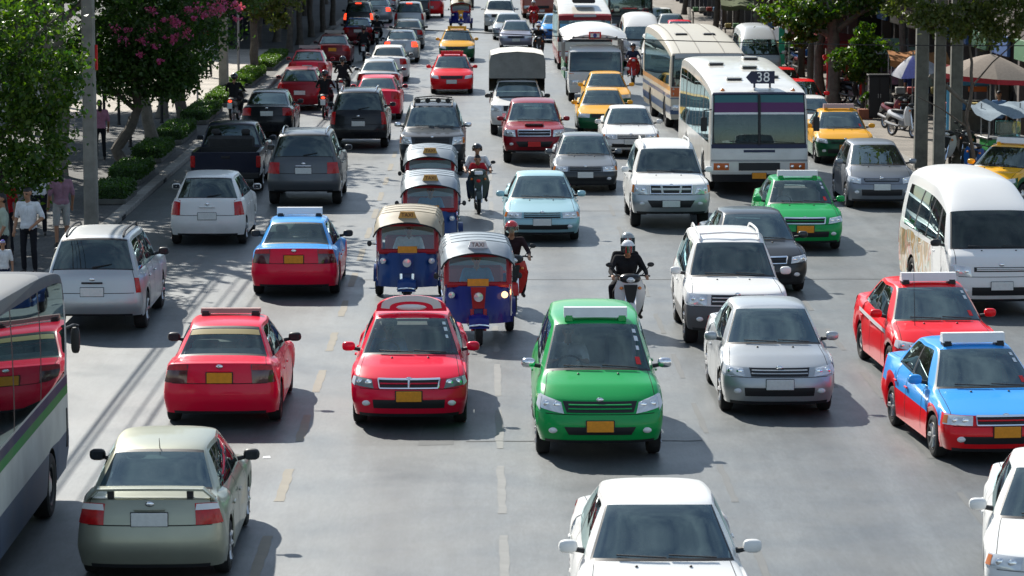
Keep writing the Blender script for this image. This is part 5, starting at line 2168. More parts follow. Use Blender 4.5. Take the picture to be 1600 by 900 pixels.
def square_pole(name, label, base, w0, w1, h, mat, cat='pole', group=None, arms=False):
    t = thing(name, label, cat, base, 0, group)
    g = MB()
    rows = []
    n = 8
    for i in range(n + 1):
        z = h * i / n
        w = lerp(w0, w1, i / n) / 2
        c = w * .25
        rows.append([(x, y, z) for x, y in ((-w + c, -w), (w - c, -w), (w, -w + c), (w, w - c), (w - c, w), (-w + c, w), (-w, w - c), (-w, -w + c))])
    g.grid(rows, close=True)
    g.add(rows[-1], [tuple(range(8))])
    g.build('shaft', [mat], t)
    if arms:
        g = MB()
        g.box((.35, 0, h - 1.9), (1.3, .1, .12), 0, b=.01)
        g.build('cross_arm', [mat], t)
        for x in (-.2, .2, .5, .8):
            g = MB()
            g.lathe([(0, .03), (.04, .05), (.07, .03), (.12, .045), (.15, .001)], 'Z', (x, 0, h - 1.84), 10)
            g.build('insulator', [plain('porcelain', (.25, .13, .08), .3)], t)
    return t


pole1 = G(143, 352, .13)
pole2 = G(350, 152, .13)
GP = 'utility poles on the left pavement'
p_ = square_pole('utility_pole', 'square concrete utility pole with red strip by the near hedge', pole1, .31, .26, 8.6, M_CONC, 'utility pole', GP, True)
g = MB()
za = at_depth(155, 110, pole1.y).z - .13
zb_ = at_depth(155, 70, pole1.y).z - .13
g.box((.175, 0, (za + zb_) / 2), (.06, .05, zb_ - za), 0, b=.01)
g.build('red_strip', [M_REDP], p_)
square_pole('utility_pole', 'square concrete utility pole past the round road sign', pole2, .36, .28, 8.6, M_CONC, 'utility pole', GP, True)
M_CABLE = plain('black_cable', (.012, .012, .012), .6)
GC = 'cables strung along the left poles'
for i, (dx, z, r) in enumerate(((-.2, 6.95, .028), (.2, 6.9, .018), (.5, 6.8, .03), (.8, 6.9, .018), (.1, 6.2, .035))):
    g = MB()
    pts = []
    for k in range(61):
        y = lerp(18, 165, k / 60)
        u = ((y - pole1.y) / 46.0) % 1.0
        pts.append((pole1.x + dx, y, z - .45 * 4 * u * (1 - u)))
    g.tube(pts, r, 6)
    tag(g.build('overhead_cable', [M_CABLE]), 'black overhead cable strung between the concrete utility poles', 'cable', GC)
g = MB()
a, c = at_depth(560, 41, 50), at_depth(1700, 71, 50)
g.tube([Vector(a).lerp(Vector(c), k / 20) - Vector((0, 0, .10 * 4 * (k / 20) * (1 - k / 20))) for k in range(21)], .008, 6)
tag(g.build('overhead_cable', [M_CABLE]), 'thin black cable slung across the whole road', 'cable')

GPR = 'concrete posts on the right pavement'
for i, (px, py, w) in enumerate(((1438, 262, .36), (1466, 272, .30), (1492, 258, .34))):
    square_pole('concrete_post', ['square concrete post nearest the parked motorcycle', 'middle square concrete post with branch leaning on it', 'square concrete post beside the blue panel'][i], G(px, py, .13), w, w * .9, 7.5, M_CONCD, 'post', GPR)
g = MB()
a, c = at_depth(1452, 118, G(1466, 272).y - .3), at_depth(1521, 170, G(1466, 272).y - .3)
g.tube([a, Vector(a).lerp(Vector(c), .4) + Vector((0, 0, .05)), Vector(a).lerp(Vector(c), .7), c], [.05, .06, .05, .04], 8)
tag(g.build('leaning_branch', [M_BARKL]), 'bare branch leaning across the square concrete posts', 'branch')

# round road sign and bollards on the left pavement
b = G(309, 172, .13)
t = thing('road_sign', 'round blue and red road sign on a slim pole', 'road sign', b)
g = MB()
g.tube([(0, 0, 0), (0, 0, 3.1)], .035, 8)
g.build('pole', [M_HUB], t)
zz = at_depth(313, 58, b.y).z - .13
for nm, r_, y_, m_ in (('rim', .36, -.05, M_REDP), ('face', .28, -.062, plain('sign_blue', (.02, .07, .35), .4))):
    g = MB()
    g.lathe([(y_ + .012, .001), (y_ + .012, r_), (y_, r_), (y_, .001)], 'Y', (.08, 0, zz), 24)
    g.build(nm, [m_], t)
g = MB()
g.box((.08, -.07, zz), (.08, .008, .62), 0, rot=Matrix.Rotation(R(45), 3, 'Y'))
g.build('stripe', [M_REDP], t)
b = G(373, 128, .13)
g = MB()
g.tube([(0, 0, 0), (0, 0, .1)], .09, 10)
g.tube([(0, 0, 0), (0, 0, 4.2)], .05, 8)
o = g.build('lamp_post', [M_HUB], loc=b)
tag(o, 'slim dark metal lamp post behind the long hedge', 'lamp post')
for i, (px, py) in enumerate(((253, 192), (186, 195), (163, 190), (204, 230))):
    g = MB()
    g.lathe([(0, .07), (.04, .075), (.06, .05), (.82, .048), (.86, .065), (.92, .06), (.96, .001)], 'Z', n=12)
    tag(g.build('bollard', [M_BLACK], loc=G(px, py, .13)), 'dark metal bollard standing on the left pavement', 'bollard', 'bollards on the left pavement')

# ------------------------------------------------------------------ buildings behind both pavements
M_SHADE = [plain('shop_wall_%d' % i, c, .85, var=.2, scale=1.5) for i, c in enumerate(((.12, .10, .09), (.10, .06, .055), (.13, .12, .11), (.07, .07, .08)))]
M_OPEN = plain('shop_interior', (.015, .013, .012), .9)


def shop(name, label, x, y0, y1, face, mat, h=7.5, bays=3, seed=0):
    """a shop house facing the road: piers, dark openings, slab, awning"""
    rnd = random.Random(seed)
    t = thing(name, label, 'building', (x, (y0 + y1) / 2, .13), 0, 'shop houses')
    l = y1 - y0
    s = face
    g = MB()
    g.box((-s * 3.0, 0, h / 2), (5.4, l, h), 0)
    g.build('back_wall', [M_OPEN], t)
    g = MB()
    g.box((-s * .15, 0, 3.45), (.9, l, .5), 0, b=.02)
    g.build('floor_slab', [mat], t)
    g = MB()
    g.box((-s * .2, 0, (h + 3.7) / 2), (.3, l - .04, h - 3.7), 0)
    uw = g.build('upper_wall', [mat], t)
    for k in range(bays + 1):
        y = -l / 2 + l * k / bays
        y = max(-l / 2 + .2, min(l / 2 - .2, y))
        g = MB()
        g.box((-s * .1, y, 1.6), (.4, .36, 3.2), 0, b=.02)
        g.build('pier', [mat], t)
    for k in range(bays):
        y = -l / 2 + l * (k + .5) / bays
        g = MB()
        c = rnd.choice(((.25, .03, .03), (.05, .12, .25), (.30, .26, .2), (.05, .18, .10), (.32, .3, .28)))
        w = l / bays - .5
        g.box((-s * .35, y, 1.0), (.06, w * .45, 2.0), 0, b=.01)
        g.build('shutter', [plain('shutter_%d_%d' % (seed, k), c, .6, var=.15)], t)
        g = MB()
        g.box((s * .30, y, 2.95), (.10, w * .8, .62), 0, b=.01)
        g.build('shop_sign', [plain('shopsign_%d_%d' % (seed, k), rnd.choice(((.3, .04, .04), (.35, .30, .22), (.04, .1, .25), (.10, .22, .12))), .5, var=.2)], t)
        g = MB()
        g.box((-s * .03, y, 5.4), (.08, w * .6, 1.3), 0, b=.01)
        f = g.build('window', [M_BLACK], uw)
        g = MB()
        g.box((s * .02, y, 5.4), (.02, w * .52, 1.15), 0)
        g.build('pane', [GL_DARK], f)
    return t


lab_r = ['brown shop house behind the market umbrellas', 'dark red shop house behind the thick tree trunk', 'pale shop house beyond the teal banner', 'slate shop house farthest along the right side']
for i in range(4):
    y0 = 88 + i * 36
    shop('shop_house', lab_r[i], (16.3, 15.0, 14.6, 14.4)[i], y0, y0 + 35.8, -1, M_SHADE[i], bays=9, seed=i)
lab_l = ['brown shop house at the back of the left pavement', 'dark red shop house behind the far left trunks', 'grey shop house at the far end of the left side']
for i, (x_, y0, y1_) in enumerate(((-22.0, 112, 153), (-12.7, 153.2, 198), (-12.4, 198.2, 262))):
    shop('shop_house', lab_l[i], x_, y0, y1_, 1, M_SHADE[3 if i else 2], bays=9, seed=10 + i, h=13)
# ------------------------------------------------------------------ paints
C_RED = paint('taxi_red', (.85, .002, .040), 0, .30, .8, .10)
C_RED2 = paint('bright_red', (.85, .004, .012), 0, .3, .8, .10)
C_MAROON = paint('maroon', (.17, .008, .015), .2, .3, .8)
C_DRED = paint('deep_red', (.30, .008, .018), .1, .3, .8)
C_GREEN = paint('taxi_green', (.003, .34, .072), 0, .3, .8, .12)
C_GREEN2 = paint('dark_taxi_green', (.004, .11, .035), 0, .3, .8)
C_YEL = paint('taxi_yellow', (.90, .44, .015), 0, .3, .8, .12)
C_BLUE = paint('taxi_blue', (.04, .34, .84), 0, .3, .8, .12)
C_BLUED = paint('deep_blue', (.008, .10, .35), 0, .3, .7)
C_GOLD = paint('champagne_silver', (.36, .37, .29), .55, .34, .8)
C_SIL = paint('silver', (.47, .49, .50), .55, .34, .8)
C_SILB = paint('bluish_silver', (.36, .40, .43), .5, .34, .8)
C_LBLUE = paint('pale_blue', (.34, .55, .60), .35, .34, .8)
C_GREY = paint('steel_grey', (.15, .165, .18), .5, .34, .8)
C_DGREY = paint('dark_grey', (.045, .05, .055), .4, .32, .8)
C_BLACK = paint('black_paint', (.012, .013, .017), .1, .25, .9)
C_NAVY = paint('navy_paint', (.010, .014, .035), .2, .28, .9)
C_WHITE = paint('white_paint', (.78, .78, .76), 0, .35, .8)
C_CREAM = paint('cream_paint', (.68, .64, .54), 0, .45, .5)
C_TTB = paint('tuktuk_blue', (.006, .013, .19), 0, .3, .6)
C_TTB2 = paint('tuktuk_sky_blue', (.005, .045, .19), 0, .3, .6)

DRV = []
QUEUE_A = 'vehicles driving away in the left lanes'
QUEUE_T = 'vehicles coming towards the footbridge'


def spec_of(kind):
    return SPECS[kind] if isinstance(kind, str) else kind


def car(name, label, kind, px, py, facing, p1, p2=None, rot=0.0, cat='car', ref='axle', **kw):
    sp = spec_of(kind)
    g_ = G(px, py)
    rz = (math.pi if facing == 'T' else 0.0) + R(rot)
    f = Vector((-math.sin(rz), math.cos(rz), 0))
    if ref == 'front':
        loc = g_ - f * sp['fo']
    elif facing == 'T':
        loc = g_
    else:
        loc = g_ + f * sp['wb']
    root = thing(name, label, cat, loc, rz, QUEUE_T if facing == 'T' else QUEUE_A)
    P, fo, keys = make_vehicle(root, kind, p1, p2, **kw)
    if facing == 'T' and kw.get('interior', True) and not kw.get('lod') and isinstance(kind, str):
        DRV.append((root, label, kind, keys, fo))
    return root, P, fo, keys


TAXI_STICK = [(5.20, .72, .09, .15, M_REDP), (5.62, .80, .08, .09, M_STICK), (5.77, .80, .08, .08, M_STICK), (5.47, .79, .06, .07, M_STICK)]


def stick(root, P, fo, n=4):
    # on the passenger side of the windscreen
    stickers(root, P, fo, [(s, -q - w, w, h, m) for s, q, w, h, m in TAXI_STICK[:n]])


# ------------------------------------------------------------------ lanes driving away (left)
r, P, fo, k = car('sedan', 'champagne silver saloon with boot spoiler beside the minibus', 'sedan', 248, 893, 'A', C_GOLD, hm=.96, opts=('blackmirror', 'clearlamp', 'darkseat'), glass_r=GL_TEAL, glass_s=GL_DARK, rim='alloy')
g = MB()
pp = [P(9.75, q, fo) + Vector((0, -.02, .10 if abs(q) < .8 else .10 - .12 * (abs(q) - .8) / .2)) for q in (-.97, -.88, -.8, -.4, 0, .4, .8, .88, .97)]
g.grid([[p + Vector((0, .10, .0)) for p in pp], [p + Vector((0, .03, .022)) for p in pp], [p + Vector((0, -.10, .012)) for p in pp], [p + Vector((0, -.10, -.012)) for p in pp], [p + Vector((0, .10, -.012)) for p in pp], [p + Vector((0, .10, .0)) for p in pp]])
so = g.build('spoiler', [C_GOLD], r)
for q in (-.6, .6):
    g = MB()
    p = P(9.75, q, fo)
    g.box(p + Vector((0, -.02, .045)), (.07, .10, .10), 0, b=.01)
    g.build('spoiler_foot', [M_BLACK], so)
antenna(r, tuple(P(7.95, 0, fo)), .12, -.5)

r, P, fo, k = car('taxi', 'red taxi saloon seen from behind, next to the champagne car', 'sedan90', 352, 656, 'A', C_RED, opts=('blackmirror',), plate=M_PLATEO, glass_r=GL_CLEAR, glass_s=GL_MID, cat='taxi', tail_m=M_TAILD)
roof_sign(r, P, fo, plain('brownish_sign', (.35, .2, .17), .5, var=.1), base=M_BLACK, s=6.6, h=-.005)
g = MB()
patch(P, fo, [(8.15, -.9), (8.15, .9), (8.32, .9), (8.32, -.9)], 10, 2, .004, g, 0, skirt=False)
g.build('sun_strip', [plain('tan_strip', (.45, .35, .15), .6)], r)

r, P, fo, k = car('estate_car', 'silver long estate off-roader with roof bars ahead of the minibus', 'suv', 156, 512, 'A', C_SIL, glass_r=GL_DARK, glass_s=GL_MID, cat='car', rim='alloy', tail_m=M_TAIL, tail_q=[(11.0, .89), (11.0, .985), (10.1, .985), (10.1, .90)], opts=('blackmirror', 'blackbar'))
roof_rails(r, P, fo, M_BLACK, 6.1, 7.9, .82)
for x in (-.5, -.2, .1, .4):
    pass
r, P, fo, k = car('taxi', 'blue over red taxi saloon seen from behind', 'sedan90', 464, 458, 'A', C_RED, C_BLUE, opts=('blackmirror',), plate=M_PLATEO, glass_r=GL_CLEAR, glass_s=GL_MID, cat='taxi', split=.55, tail_m=M_TAILD)
roof_sign(r, P, fo, M_WHITE, s=6.7)
r, P, fo, k = car('hatchback', 'white compact hatchback with red tail lamps', 'hatch', 328, 380, 'A', C_WHITE, glass_r=GL_DARK, glass_s=GL_DARK, rim='alloy', opts=('clearlamp',))
r, P, fo, k = car('sport_utility', 'dark grey tall sport utility with silver roof rails and wide red lamps', 'suvbig', 478, 318, 'A', paint('charcoal_grey', (.11, .12, .13), .4, .32, .8), glass_r=GL_DARK, glass_s=GL_DARK, rim='alloy', cat='suv', opts=('chromebar',))
roof_rails(r, P, fo, M_CHROME, 6.1, 7.9, .84)
r, P, fo, k = car('pickup_truck', 'navy pickup truck with closed tailgate in the shade', 'pickupcab', 360, 297, 'A', C_NAVY, glass_r=GL_DARK, glass_s=GL_DARK, opts=('norear', 'darkseat'), rim='alloy', cat='pickup')
pickup_bed(r, C_NAVY, fo - 3.52, 3.0, .36)
r, P, fo, k = car('sport_utility', 'black sport utility with silver rails beside the roof-racked dark off-roader', 'suv', 562, 230, 'A', C_BLACK, glass_r=GL_DARK, glass_s=GL_DARK, rim='alloy', cat='suv', wm=1.02, hm=1.04, tail_m=M_TAIL)
roof_rails(r, P, fo, M_CHROME, 6.1, 7.9, .84)
r, P, fo, k = car('sedan', 'black saloon with white plate ahead of the navy pickup', 'sedan', 420, 214, 'A', C_BLACK, glass_r=GL_TEAL, glass_s=GL_DARK, tail_m=M_TAIL, opts=('darkseat',))
car('taxi', 'pinkish red saloon hidden behind the black sport utility', 'sedan', 590, 186, 'A', C_RED, glass_r=GL_TEAL, lod=1, cat='taxi', interior=False)
car('hatchback', 'dull red hatchback with white plate ahead of the black saloon', 'hatch', 470, 172, 'A', C_DRED, glass_r=GL_TEAL, lod=1, interior=False)
car('sedan', 'silver saloon directly ahead of the pinkish red one', 'sedan', 592, 154, 'A', C_SIL, glass_r=GL_TEAL, lod=1, interior=False)
r, P, fo, k = car('taxi', 'bright red taxi with grey roof sign by the left kerb', 'sedan90', 482, 132, 'A', C_RED, glass_r=GL_MID, lod=1, cat='taxi', interior=False, tail_m=M_TAIL)
roof_sign(r, P, fo, plain('grey_sign', (.3, .28, .26), .5), s=6.6)
car('sedan', 'white saloon with dark rear window ahead of the silver one', 'sedan', 607, 127, 'A', C_WHITE, glass_r=GL_DARK, lod=1, interior=False)
r, P, fo, k = car('taxi', 'maroon taxi with orange plate by the left kerb', 'sedan90', 521, 102, 'A', C_MAROON, plate=M_PLATEO, glass_r=GL_MID, lod=1, cat='taxi', interior=False)
roof_sign(r, P, fo, plain('grey_sign', (.3, .28, .26), .5), s=6.6)
car('sedan', 'silver saloon with brake lamps lit', 'sedan', 627, 97, 'A', C_SIL, glass_r=GL_TEAL, lod=1, interior=False, tail_m=M_TAILON)
car('sedan', 'grey saloon with dark glass ahead of the braking silver one', 'sedan', 637, 76, 'A', C_GREY, glass_r=GL_DARK, lod=1, interior=False)
car('taxi', 'blue over dark red taxi in the far left queue', 'sedan90', 560, 70, 'A', C_MAROON, C_BLUED, glass_r=GL_MID, lod=1, cat='taxi', interior=False)
r, P, fo, k = car('sport_utility', 'silver tall car with third brake lamp glowing in the far queue', 'suv', 640, 50, 'A', C_SIL, glass_r=GL_DARK, lod=1, cat='suv', interior=False)
g = MB(); g.box(P(8.0, 0, fo) + Vector((0, -.08, .0)), (.34, .06, .06), 0, b=.01); g.build('brake_lamp', [M_TAILON], r)
r, P, fo, k = car('sport_utility', 'dark tall car with bright red lamps and glowing third lamp', 'suv', 561, 50, 'A', C_DGREY, glass_r=GL_DARK, lod=1, cat='suv', interior=False, tail_m=M_TAILON)
g = MB(); g.box(P(8.0, 0, fo) + Vector((0, -.08, .0)), (.34, .06, .06), 0, b=.01); g.build('brake_lamp', [M_TAILON], r)
car('sedan', 'silver saloon in shade with small lit lamps far in the left queue', 'sedan', 591, 36, 'A', C_SILB, glass_r=GL_TEAL, lod=1, interior=False, tail_m=M_TAILON)
car('van', 'dark van at the far end of the left lanes', 'van', 651, 30, 'A', C_DGREY, glass_r=GL_DARK, lod=1, interior=False, cat='van', hm=.9)
car('hatchback', 'small red car farthest along the left lanes', 'hatch', 673, 27, 'A', C_RED2, glass_r=GL_TEAL, lod=1, interior=False)
car('sedan', 'pale saloon near the top of the left queue', 'sedan', 601, 18, 'A', C_SILB, glass_r=GL_TEAL, lod=1, interior=False)
car('hatchback', 'dark hatchback at the very end of the left queue', 'hatch', 655, 8, 'A', C_BLACK, glass_r=GL_DARK, lod=1, interior=False)
car('sedan', 'grey saloon at the very end of the kerb queue', 'sedan', 612, 3, 'A', C_GREY, glass_r=GL_TEAL, lod=1, interior=False)

# minibus at the left edge
MB_PAINT = band_paint('minibus_livery', [(0, (.10, .13, .18)), (.86, (.62, .62, .56)), (1.32, (.02, .22, .05)), (1.44, (.03, .03, .09)), (1.56, (.5, .5, .47)), (2.52, (.06, .075, .10)), (3.01, (.15, .16, .17))], .55, coat=0)
MB_SPEC = bus_spec(7.2, 2.1, 3.12, belt=1.58, top=2.80, fo=1.55, wb=4.6, rt=.40, slope=.10, nwin=3, rz=.10, rw=.97)
f_ = Vector((-6.27, 38.4, 0))
r = thing('minibus', 'white minibus with green and navy stripe and dark reflecting windows', 'minibus', (f_.x, f_.y - 1.55, 0), 0, QUEUE_A)
P, fo, k = make_vehicle(r, MB_SPEC, MB_PAINT, glass_f=GL_DARK, glass_s=glass('mirror_dark_glass', (.02, .02, .025), 2.6), glass_r=GL_DARK, interior=False, opts=('nomirror',), pillar_m=M_BLACK)
bus_cabin(r, 2.1, fo - .3, -5.2, rows=5)
g = MB()
g.tube([(1.0, fo - .10, 2.12), (1.10, fo + .14, 2.14), (1.16, fo + .18, 2.12)], .02, 6)
mo = g.build('mirror_arm', [M_BLACK], r)
g = MB()
g.ell((1.12, fo + .18, 1.94), (.06, .05, .17), 0, pw=.6)
g.build('mirror', [M_BLACK], mo)
g = MB()
g.box((1.04, fo - .3, .9), (.05, .06, .5), 0, b=.01)
g.build('flap', [M_BLACK], r)

# ------------------------------------------------------------------ lanes coming towards us
r, P, fo, k = car('people_carrier', 'green people carrier taxi with white roof bar and orange plate', 'mpv', 934, 707, 'T', C_GREEN, opts=('chromemirror',), plate=M_PLATEO, glass_f=GL_CLEAR, glass_s=GL_CLEAR, glass_r=GL_CLEAR, rim='alloy', cat='taxi', grille_style='bars')
roof_sign(r, P, fo, M_WHITE, base=C_GREEN, s=6.25)
stick(r, P, fo)
INNOVA = r
r, P, fo, k = car('taxi', 'pink red taxi with arched roof sign and split chrome grille', 'sedan', 641, 659, 'T', C_RED, plate=M_PLATEO, glass_f=GL_CLEAR, glass_s=GL_CLEAR, glass_r=GL_CLEAR, head_m=M_LAMPD, cat='taxi', grille_style='split')
roof_sign(r, P, fo, plain('pale_sign', (.72, .72, .70), .5), 'arch', C_RED, s=6.42)
stickers(r, P, fo, [(s, -q - w, w, h, M_STICK) for s, q, w, h, m in TAXI_STICK[1:]])
LANCER = r
car('sedan', 'white saloon with teal windscreen, front hidden, following the green taxi', 'sedan', 1036, 1030, 'T', C_WHITE, glass_f=GL_TEAL, rim='alloy', wm=1.03, opts=('darkseat',))
r, P, fo, k = car('sedan', 'silver saloon with clear lamps behind the green taxi', 'sedan', 1210, 640, 'T', C_SIL, glass_f=GL_TEAL, rim='alloy', opts=('darkseat',), grille_style='bars')
r, P, fo, k = car('sport_utility', 'white compact off-roader with black lower bumper', 'suv', 1146, 535, 'T', C_WHITE, glass_f=GL_DARK, rim='alloy', cat='suv', bumper_m=plain('grey_bumper', (.10, .10, .105), .55), opts=('cladding', 'darkseat'), trim_m=plain('grey_cladding', (.2, .2, .2), .6))
roof_rails(r, P, fo, C_WHITE, 6.1, 7.9, .84, 1)
car('sedan', 'dark grey saloon beside the white compact off-roader', 'sedan', 1184, 454, 'T', C_DGREY, glass_f=GL_TEAL, rim='alloy', rot=2.5, wm=1.06, grille_style='frame', opts=('darkseat',))
r, P, fo, k = car('taxi', 'plain green taxi saloon with orange plate', 'sedan', 1252, 388, 'T', C_GREEN, plate=M_PLATEO, glass_f=GL_CLEAR, glass_s=GL_CLEAR, glass_r=GL_CLEAR, cat='taxi', grille_style='frame')
roof_sign(r, P, fo, M_WHITE, base=C_GREEN, s=6.35)
stick(r, P, fo, 3)
r, P, fo, k = car('sport_utility', 'tall white off-roader with divided open grille', 'suvbig', 1045, 353, 'T', C_WHITE, glass_f=GL_DARK, rim='alloy', cat='suv', grille_m=C_WHITE, grille_style='cross', bumper_m=C_SIL, opts=('darkseat',))
roof_rails(r, P, fo, C_WHITE, 6.1, 7.9, .84)
car('sedan', 'pale blue saloon with white plate', 'sedan90', 846, 374, 'T', C_LBLUE, glass_f=GL_TEAL, opts=('darkseat',))
car('sedan', 'dark grey boxy saloon behind the pale blue one', 'sedan90', 913, 297, 'T', C_GREY, glass_f=GL_MID, bumper_m=C_DGREY)
r, P, fo, k = car('pickup_truck', 'dark red pickup truck with chrome grille and bonnet scoop', 'pickupcab', 834, 253, 'T', C_DRED, glass_f=GL_TEAL, cat='pickup', grille_style='frame', grille_m=M_CHROME, opts=('norear',), rim='alloy', plate=M_REDP)
pickup_bed(r, C_DRED, fo - 3.52, 3.0, .36)
g = MB(); p = P(4.1, 0, fo); g.box(p + Vector((0, 0, .02)), (.55, .30, .07), 0, b=.03); so = g.build('bonnet_scoop', [C_DRED], r)
g = MB(); g.box(p + Vector((0, .15, .022)), (.45, .02, .04), 0); g.build('scoop_mouth', [M_BLACK], so)
car('sedan', 'white saloon in front of two yellow taxis', 'sedan90', 984, 243, 'T', C_WHITE, glass_f=GL_TEAL)
for (lb, px, py, rs) in (('yellow over green taxi tucked behind the white saloon', 942, 208, 0), ('second yellow taxi in front of the white songthaew truck', 948, 176, 0)):
    r, P, fo, k = car('taxi', lb, 'sedan90', px, py, 'T', C_GREEN2, C_YEL, plate=M_PLATEO, glass_f=GL_MID, cat='taxi', lod=1, split=.4, opts=('topmirror',))
r, P, fo, k = car('sport_utility', 'dark tall off-roader with spotlights on a roof rack behind the three-wheelers', 'suvbig', 676, 268, 'T', C_DGREY, glass_f=GL_TEAL, rim='alloy', cat='suv', opts=('chromemirror',))
roof_rails(r, P, fo, M_BLACK, 6.1, 7.9, .84, 3)
for x in (-.42, -.15, .15, .42):
    g = MB()
    p = P(6.25, x / .65, fo)
    g.lathe([(-.04, .001), (-.03, .06), (.03, .075), (.035, .001)], 'Y', (x, p.y, p.z + .13), 12)
    g.build('spotlight', [M_BLACK], r)
r, P, fo, k = car('taxi', 'bright red taxi saloon driving alone in the middle lane', 'sedan', 706, 146, 'T', C_RED2, plate=M_PLATEW, glass_f=GL_MID, cat='taxi', lod=1)
roof_sign(r, P, fo, C_RED2, base=C_RED2, s=6.35)
r, P, fo, k = car('taxi', 'yellow over green taxi behind the lone red taxi', 'sedan', 714, 96, 'T', C_GREEN2, C_YEL, plate=M_PLATEO, glass_f=GL_MID, cat='taxi', lod=1, split=.4, opts=('topmirror',))
roof_sign(r, P, fo, C_YEL, base=C_YEL, s=6.35)
car('sport_utility', 'white tall car far down the middle lanes', 'suvbig', 781, 49, 'T', C_WHITE, glass_f=GL_DARK, lod=1, cat='suv', interior=False)
car('sedan', 'pale blue grey saloon ahead of the white tall car', 'sedan90', 794, 62, 'T', C_SILB, glass_f=GL_MID, lod=1, interior=False)
car('sedan', 'lilac grey saloon just behind the canvas-topped truck', 'sedan90', 806, 76, 'T', paint('lilac_grey', (.27, .27, .34), .4), glass_f=GL_TEAL, lod=1, interior=False)
car('taxi', 'blue taxi half hidden by the red and white bus', 'sedan', 869, 66, 'T', C_BLUED, C_BLUE, glass_f=GL_MID, lod=1, cat='taxi', interior=False, split=.5)
car('sedan', 'dark saloon at the far end of the middle lane', 'sedan', 722, 12, 'T', C_DGREY, glass_f=GL_TEAL, lod=1, interior=False)
car('sedan', 'pale saloon at the far end beside the lane of white cars', 'sedan', 781, 14, 'T', C_SILB, glass_f=GL_TEAL, lod=1, interior=False)
car('sedan', 'white saloon squeezed behind the cream and blue bus', 'suv', 1032, 118, 'T', C_WHITE, glass_f=GL_DARK, lod=1, interior=False)
car('van', 'white van with large pale windscreen left of the cream bus', 'van', 1003, 104, 'T', C_WHITE, glass_f=GL_MID, lod=1, cat='van', interior=False, wm=1.1)
car('van', 'silver white van right of the cream bus', 'van', 1186, 130, 'T', paint('silver_white', (.6, .62, .64), .2), glass_f=GL_MID, lod=1, cat='van', interior=False)
car('sedan', 'white saloon behind the cream bus by the far pavement', 'sedan', 1034, 54, 'T', C_WHITE, glass_f=GL_MID, lod=1, interior=False)
car('sedan', 'blue grey saloon behind the cream bus', 'sedan', 1050, 66, 'T', C_SILB, glass_f=GL_MID, lod=1, interior=False)
car('taxi', 'pink red car whose roof shows over the cream bus', 'sedan', 1064, 78, 'T', C_RED, glass_f=GL_MID, lod=1, interior=False, cat='taxi')
r, P, fo, k = car('taxi', 'red taxi peeping out right of the numbered bus', 'sedan', 1252, 195, 'T', C_RED2, glass_f=GL_MID, lod=1, cat='taxi', interior=False)
stickers(r, P, fo, [(5.15, -.8, .09, .13, M_REDP)])
car('taxi', 'red car behind the numbered bus by the pavement', 'sedan', 1222, 172, 'T', C_RED2, glass_f=GL_MID, lod=1, cat='taxi', interior=False)
car('sedan', 'white saloon between the numbered bus and yellow taxi', 'sedan', 1266, 228, 'T', C_WHITE, glass_f=GL_MID, lod=1)
r, P, fo, k = car('taxi', 'yellow over dark green taxi beside the numbered bus', 'sedan', 1316, 254, 'T', C_GREEN2, C_YEL, plate=M_PLATEO, glass_f=GL_MID, cat='taxi', split=.4, opts=('topmirror',))
roof_sign(r, P, fo, plain('pale_pink_sign', (.6, .45, .45), .5), base=C_YEL, s=6.5)
stick(r, P, fo, 3)
car('hatchback', 'steel grey compact car in front of the yellow taxi', 'hatch', 1372, 323, 'T', paint('mid_grey', (.24, .26, .29), .5, .34, .8), glass_f=GL_TEAL, rim='alloy', opts=('darkseat',))
# white van with a printed side
VAN_SIDE = None


def livery():
    m, nt, b = new_mat('printed_livery')
    tc = N(nt, 'ShaderNodeTexCoord')
    sep = N(nt, 'ShaderNodeSeparateXYZ')
    nt.links.new(tc.outputs['Object'], sep.inputs[0])
    mp = N(nt, 'ShaderNodeMapping')
    mp.inputs['Scale'].default_value = (.2, 1.6, .8)
    mp.inputs['Rotation'].default_value = (R(18), 0, 0)
    nt.links.new(tc.outputs['Object'], mp.inputs[0])
    no = N(nt, 'ShaderNodeTexNoise', Scale=1.9, Detail=4.0, Distortion=.6)
    nt.links.new(mp.outputs[0], no.inputs['Vector'])
    cr = N(nt, 'ShaderNodeValToRGB')
    e = cr.color_ramp.elements
    e[0].position, e[0].color = .30, (.05, .13, .05, 1)
    e[1].position, e[1].color = .72, (.75, .74, .70, 1)
    for p_, c_ in ((.40, (.32, .18, .05)), (.46, (.55, .30, .06)), (.50, (.72, .70, .64)), (.56, (.16, .26, .12)), (.61, (.55, .12, .04))):
        x = e.new(p_)
        x.color = (*c_, 1)
    nt.links.new(no.outputs['Fac'], cr.inputs[0])
    gt = N(nt, 'ShaderNodeMath', operation='LESS_THAN')     # print only behind the front door
    gt.inputs[1].default_value = -1.05
    nt.links.new(sep.outputs[1], gt.inputs[0])
    mx = N(nt, 'ShaderNodeMix', data_type='RGBA')
    mx.inputs[6].default_value = (.78, .78, .76, 1)
    nt.links.new(gt.outputs[0], mx.inputs[0])
    nt.links.new(cr.outputs[0], mx.inputs[7])
    nt.links.new(mx.outputs[2], b.inputs['Base Color'])
    b.inputs['Roughness'].default_value = .4
    b.inputs['Coat Weight'].default_value = .5
    return m


r, P, fo, k = car('van', 'white high-roof van with printed scenery on its side', 'van', 1550, 488, 'T', livery(), C_WHITE, glass_f=glass('van_dark_glass', (.015, .018, .02), 1.6), glass_s=GL_DARK, cat='van', interior=False, opts=('blackmirror',), split=.9, bumper_m=C_WHITE, rot=3.5, wm=1.08, hm=1.03)
